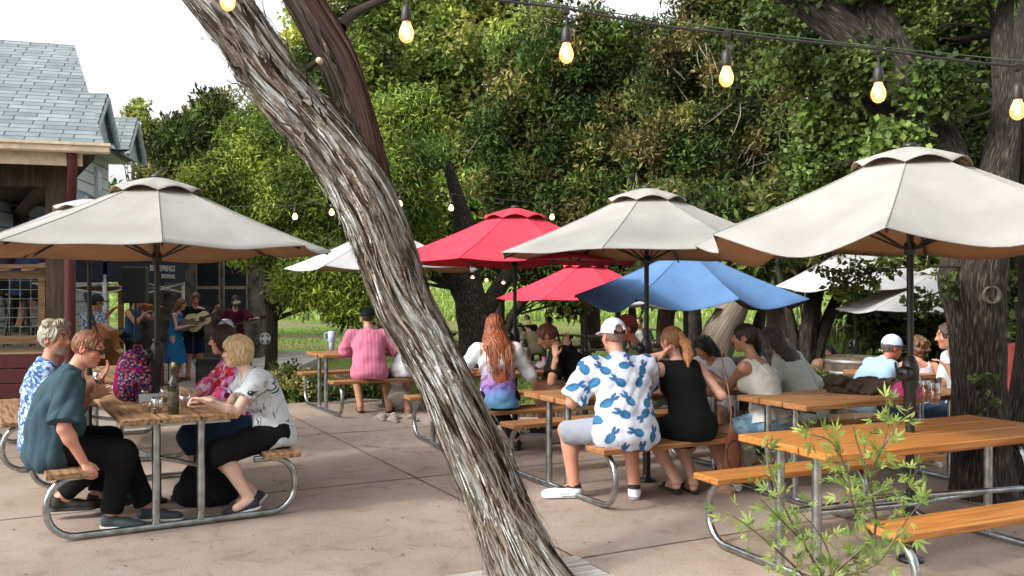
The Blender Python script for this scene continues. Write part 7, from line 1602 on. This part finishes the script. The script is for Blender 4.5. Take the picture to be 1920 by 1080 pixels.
# pale blue insulated tumbler
q = gat(622, 657, tt_); t = empty('insulated_tumbler', (q.x, q.y, tt_), R(190), 'pale blue insulated tumbler with side handle and straw on the far table', 'tumbler'); pb = plain('pale_blue_enamel', (.42, .52, .72), rough=.35)
b_ = MB(); b_.lathe([(0, 0), (.036, 0), (.037, .10), (.040, .115), (.048, .125), (.050, .26), (.0, .262)], 24); b_.build('cup', pb, t); b_ = MB(); b_.tube([(.045, 0, .235), (.085, 0, .235), (.093, 0, .22), (.093, 0, .15), (.085, 0, .135), (.045, 0, .135)], .009, 8); b_.build('handle', plain('teal_handle', (.25, .42, .50)), t); b_ = MB(); b_.tube([(0, .01, .25), (0, .015, .30)], .004, 6); b_.build('straw', clear, t)
q = gat(988, 692, tt_); t = empty('insulated_tumbler', (q.x, q.y, tt_), 0, 'tall brushed steel tumbler with a straw beside the red-haired woman', 'tumbler'); b_ = MB(); b_.lathe([(0, 0), (.036, 0), (.040, .11), (.044, .12), (.050, .215), (.05, .225), (0, .226)], 24); b_.build('cup', noisemat('brushed_steel', (.45, .44, .43), (.7, .69, .68), scale=8, rough=.28, metal=.9), t); b_ = MB(); b_.tube([(0, 0, .22), (.004, 0, .30)], .004, 6); b_.build('straw', clear, t)
q = gat(1022, 686, tt_); t = empty('plastic_cup', (q.x, q.y, tt_), 0, 'pink paper cup beside the arm of the man in black', 'cup', 'drinking cups'); b_ = MB(); b_.lathe([(0, 0), (.030, 0), (.036, .10), (.033, .10), (.028, .006), (0, .006)], 18); b_.build('cup', plain('pink_paper', (.72, .30, .38)), t)
q = gat(1102, 733, tt_); t = empty('plastic_cup', (q.x, q.y, tt_), 0, 'white paper cup held by the man in the pineapple shirt', 'cup', 'drinking cups'); b_ = MB(); b_.lathe([(0, 0), (.032, 0), (.042, .12), (.040, .12), (.030, .006), (0, .006)], 18); b_.build('cup', plain('white_paper', (.72, .72, .72)), t)
tw_ = two((.06, .03, .05), (.62, .58, .60), 38, 21, -.05, (.35, .08, .16), .42)
t = gat(1012, 692, tt_); f = Field()
for k, (x, y, z, a_, b__, c_) in enumerate([(-.20, .02, .03, .09, .08, .055), (-.1, .05, .03, .09, .09, .05), (.05, .0, .03, .10, .08, .045), (.15, .05, .03, .09, .07, .05), (.27, .02, .02, .09, .06, .03), (-.27, .06, .04, .06, .05, .06)]): f.ell((x, y, z), (a_, b__, c_), None, .02)
f.plane((0, 0, .002), (0, 0, -1)); o = sdf_obj(f, .006, 'patterned_towel', lambda P_: tw_(P_, None), None, nz=folds(.012, 5, 34)); o.location = (t.x, t.y+.05, tt_); o.rotation_euler = (0, 0, R(20)); tag(o, 'crumpled white and dark patterned towel beside the steel tumbler', 'towel')
# jacket, pink cap and beers on the table behind
p = tl(TG, .26, .03, .765); f = Field(); r_ = np.random.default_rng(4)
for k in range(15): t_ = k/14; f.ell((-.34+.62*t_, .03*math.sin(k*2.1)+.06*math.cos(k), .045+.02*math.sin(k*1.7)), (.085, .12+.04*math.sin(k*2.9), .055+.022*math.cos(k*1.3)), None, .02)
f.ell((-.40, .05, .12), (.07, .09, .045), None, .02); f.plane((0, 0, .003), (0, 0, -1))
o = sdf_obj(f, .008, 'jacket', lambda P_: np.tile(np.array([.045, .033, .022]), (len(P_), 1))*(1+.25*vnoise(P_, 15, 2)[:, None]), None, nz=folds(.034, 15, 30)); o.location = p; o.scale = (1, 1, .78); o.rotation_euler = (0, 0, R(18)); tag(o, 'crumpled dark olive-brown jacket heaped on the table behind the orange one', 'jacket')
q = gat(1706, 745, .765); f = Field(); f.ell((0, 0, .03), (.10, .12, .085), None, .01); f.plane((0, 0, .0), (0, 0, -1)); f.ell((-.0, -.14, .012), (.08, .08, .010), None, .02); o = sdf_obj(f, .006, 'pink_cap', (.50, .05, .20), None, nz=folds(.004, 6)); o.location = (q.x, q.y+.08, .765); tag(o, 'crumpled magenta-pink cap lying beside the jacket', 'cap')
for k, (u, v) in enumerate(((1736, 752), (1752, 757))): tumbler('beer_glass', u, v, ('taller glass of amber beer near the pink cap', 'fuller glass of dark amber beer nearest the man in the white t-shirt')[k], r=.042, h_=.15, liquid=beer, lh=(.8, .72)[k], z=.765, group='beer glasses', foam=(k == 0))
tumbler('beer_glass', 1716, 735, 'empty clear glass behind the pink cap', r=.04, h_=.13, z=.765, group='beer glasses')
# brown handbag hanging at the bench end, from its strap
p = at(1373, 845, 7.0); t = empty('handbag', (p.x, p.y, p.z), R(20), 'brown leather shoulder bag hanging from a long thin strap beside the ruffled camisole', 'handbag'); f = Field(); f.cone((0, 0, -.10), (0, 0, .10), .085, .05, .02, fl=((0, 1, 0), .45)); sdf_obj(f, .006, 'bag', lambda P_: np.where((np.abs(np.hypot(P_[:, 0]/.06, (P_[:, 2]+.03)/.11)-1) < .07)[:, None], (.03, .012, .008), (.16, .05, .025)), t, M_['shoe'])
b_ = MB(); s0 = at(1372, 640, 7.25)-p; b_.tube([(-.02, 0, .12), (-.01, 0, .3), Vector((0, .05, .45)), s0*.8, s0], .005, 5); b_.build('strap', plain('tan_strap', (.28, .12, .07)), t)
# barrels
bwood = noisemat('barrel_staves', (.05, .035, .022), (.14, .10, .065), scale=3, rough=.75, stretch=(7, 7, .4), bump=.3); hoop = noisemat('dull_hoop', (.25, .24, .22), (.42, .41, .38), scale=9, rough=.5, metal=.5)
def barrel(x, y, z, s_, label):
    t = empty('barrel', (x, y, z), 0, label, 'barrel', 'wine barrels'); t.scale = (s_,)*3; b = MB(); R_ = lambda h_: .29+.065*(1-((h_-.45)/.45)**2)
    b.lathe([(0, .02), (R_(0)-.02, .02), (R_(0), 0)]+[(R_(h_), h_) for h_ in np.linspace(0, .9, 13)]+[(R_(.9)-.02, .88), (0, .88)], 36); b.build('staves', bwood, t)
    for h_ in (.02, .14, .27, .60, .73, .85): b = MB(); b.lathe([(R_(h_)+.001, h_-.022), (R_(h_)+.006, h_-.022), (R_(h_)+.006, h_+.022), (R_(h_)+.001, h_+.022)], 36); b.build('hoop', hoop, t)
barrel(3.70, 9.95, -.03, .99, 'weathered wine barrel with steel hoops behind the heaped jacket'); barrel((1250-960)*14.4/FPX, 14.4, gh(2.4, 14.4), 1.22, 'darker wine barrel farther back beside the grey juniper trunk')
x = (1621-960)*38/FPX; t = empty('bench', (x, 38, gh(x, 38)), R(70), 'small orange wooden bench on the far path', 'bench'); om = plain('bright_orange_wood', (.60, .20, .06))
b_ = MB(); b_.box((0, 0, .48), (1.1, .42, .06)); b_.build('seat', om, t)
for s_ in (-.38, .38): b_ = MB(); b_.box((s_, 0, .225), (.08, .36, .45)); b_.build('leg', om, t)
# small pale table of the girl with black hair
wood_table(4.55, 13.6, 60, 'pale topped small table in front of the girl with black hair', plain('pale_table', (.45, .47, .48)), .8, group=None)
b_ = MB(); p = at(1478, 672, 16.4); t = empty('shoulder_bag', p, 0, 'bright blue bag on the lap of the grey-haired woman', 'bag'); b_.box((0, 0, .03), (.30, .2, .26), bev=.07); b_.build('bag', plain('royal_blue', (.02, .05, .42)), t); b_ = MB(); b_.tube([(-.08, 0, .15), (-.05, 0, .24), (.05, 0, .24), (.08, 0, .15)], .01, 5); b_.build('handle', plain('royal_blue2', (.02, .05, .42)), t)
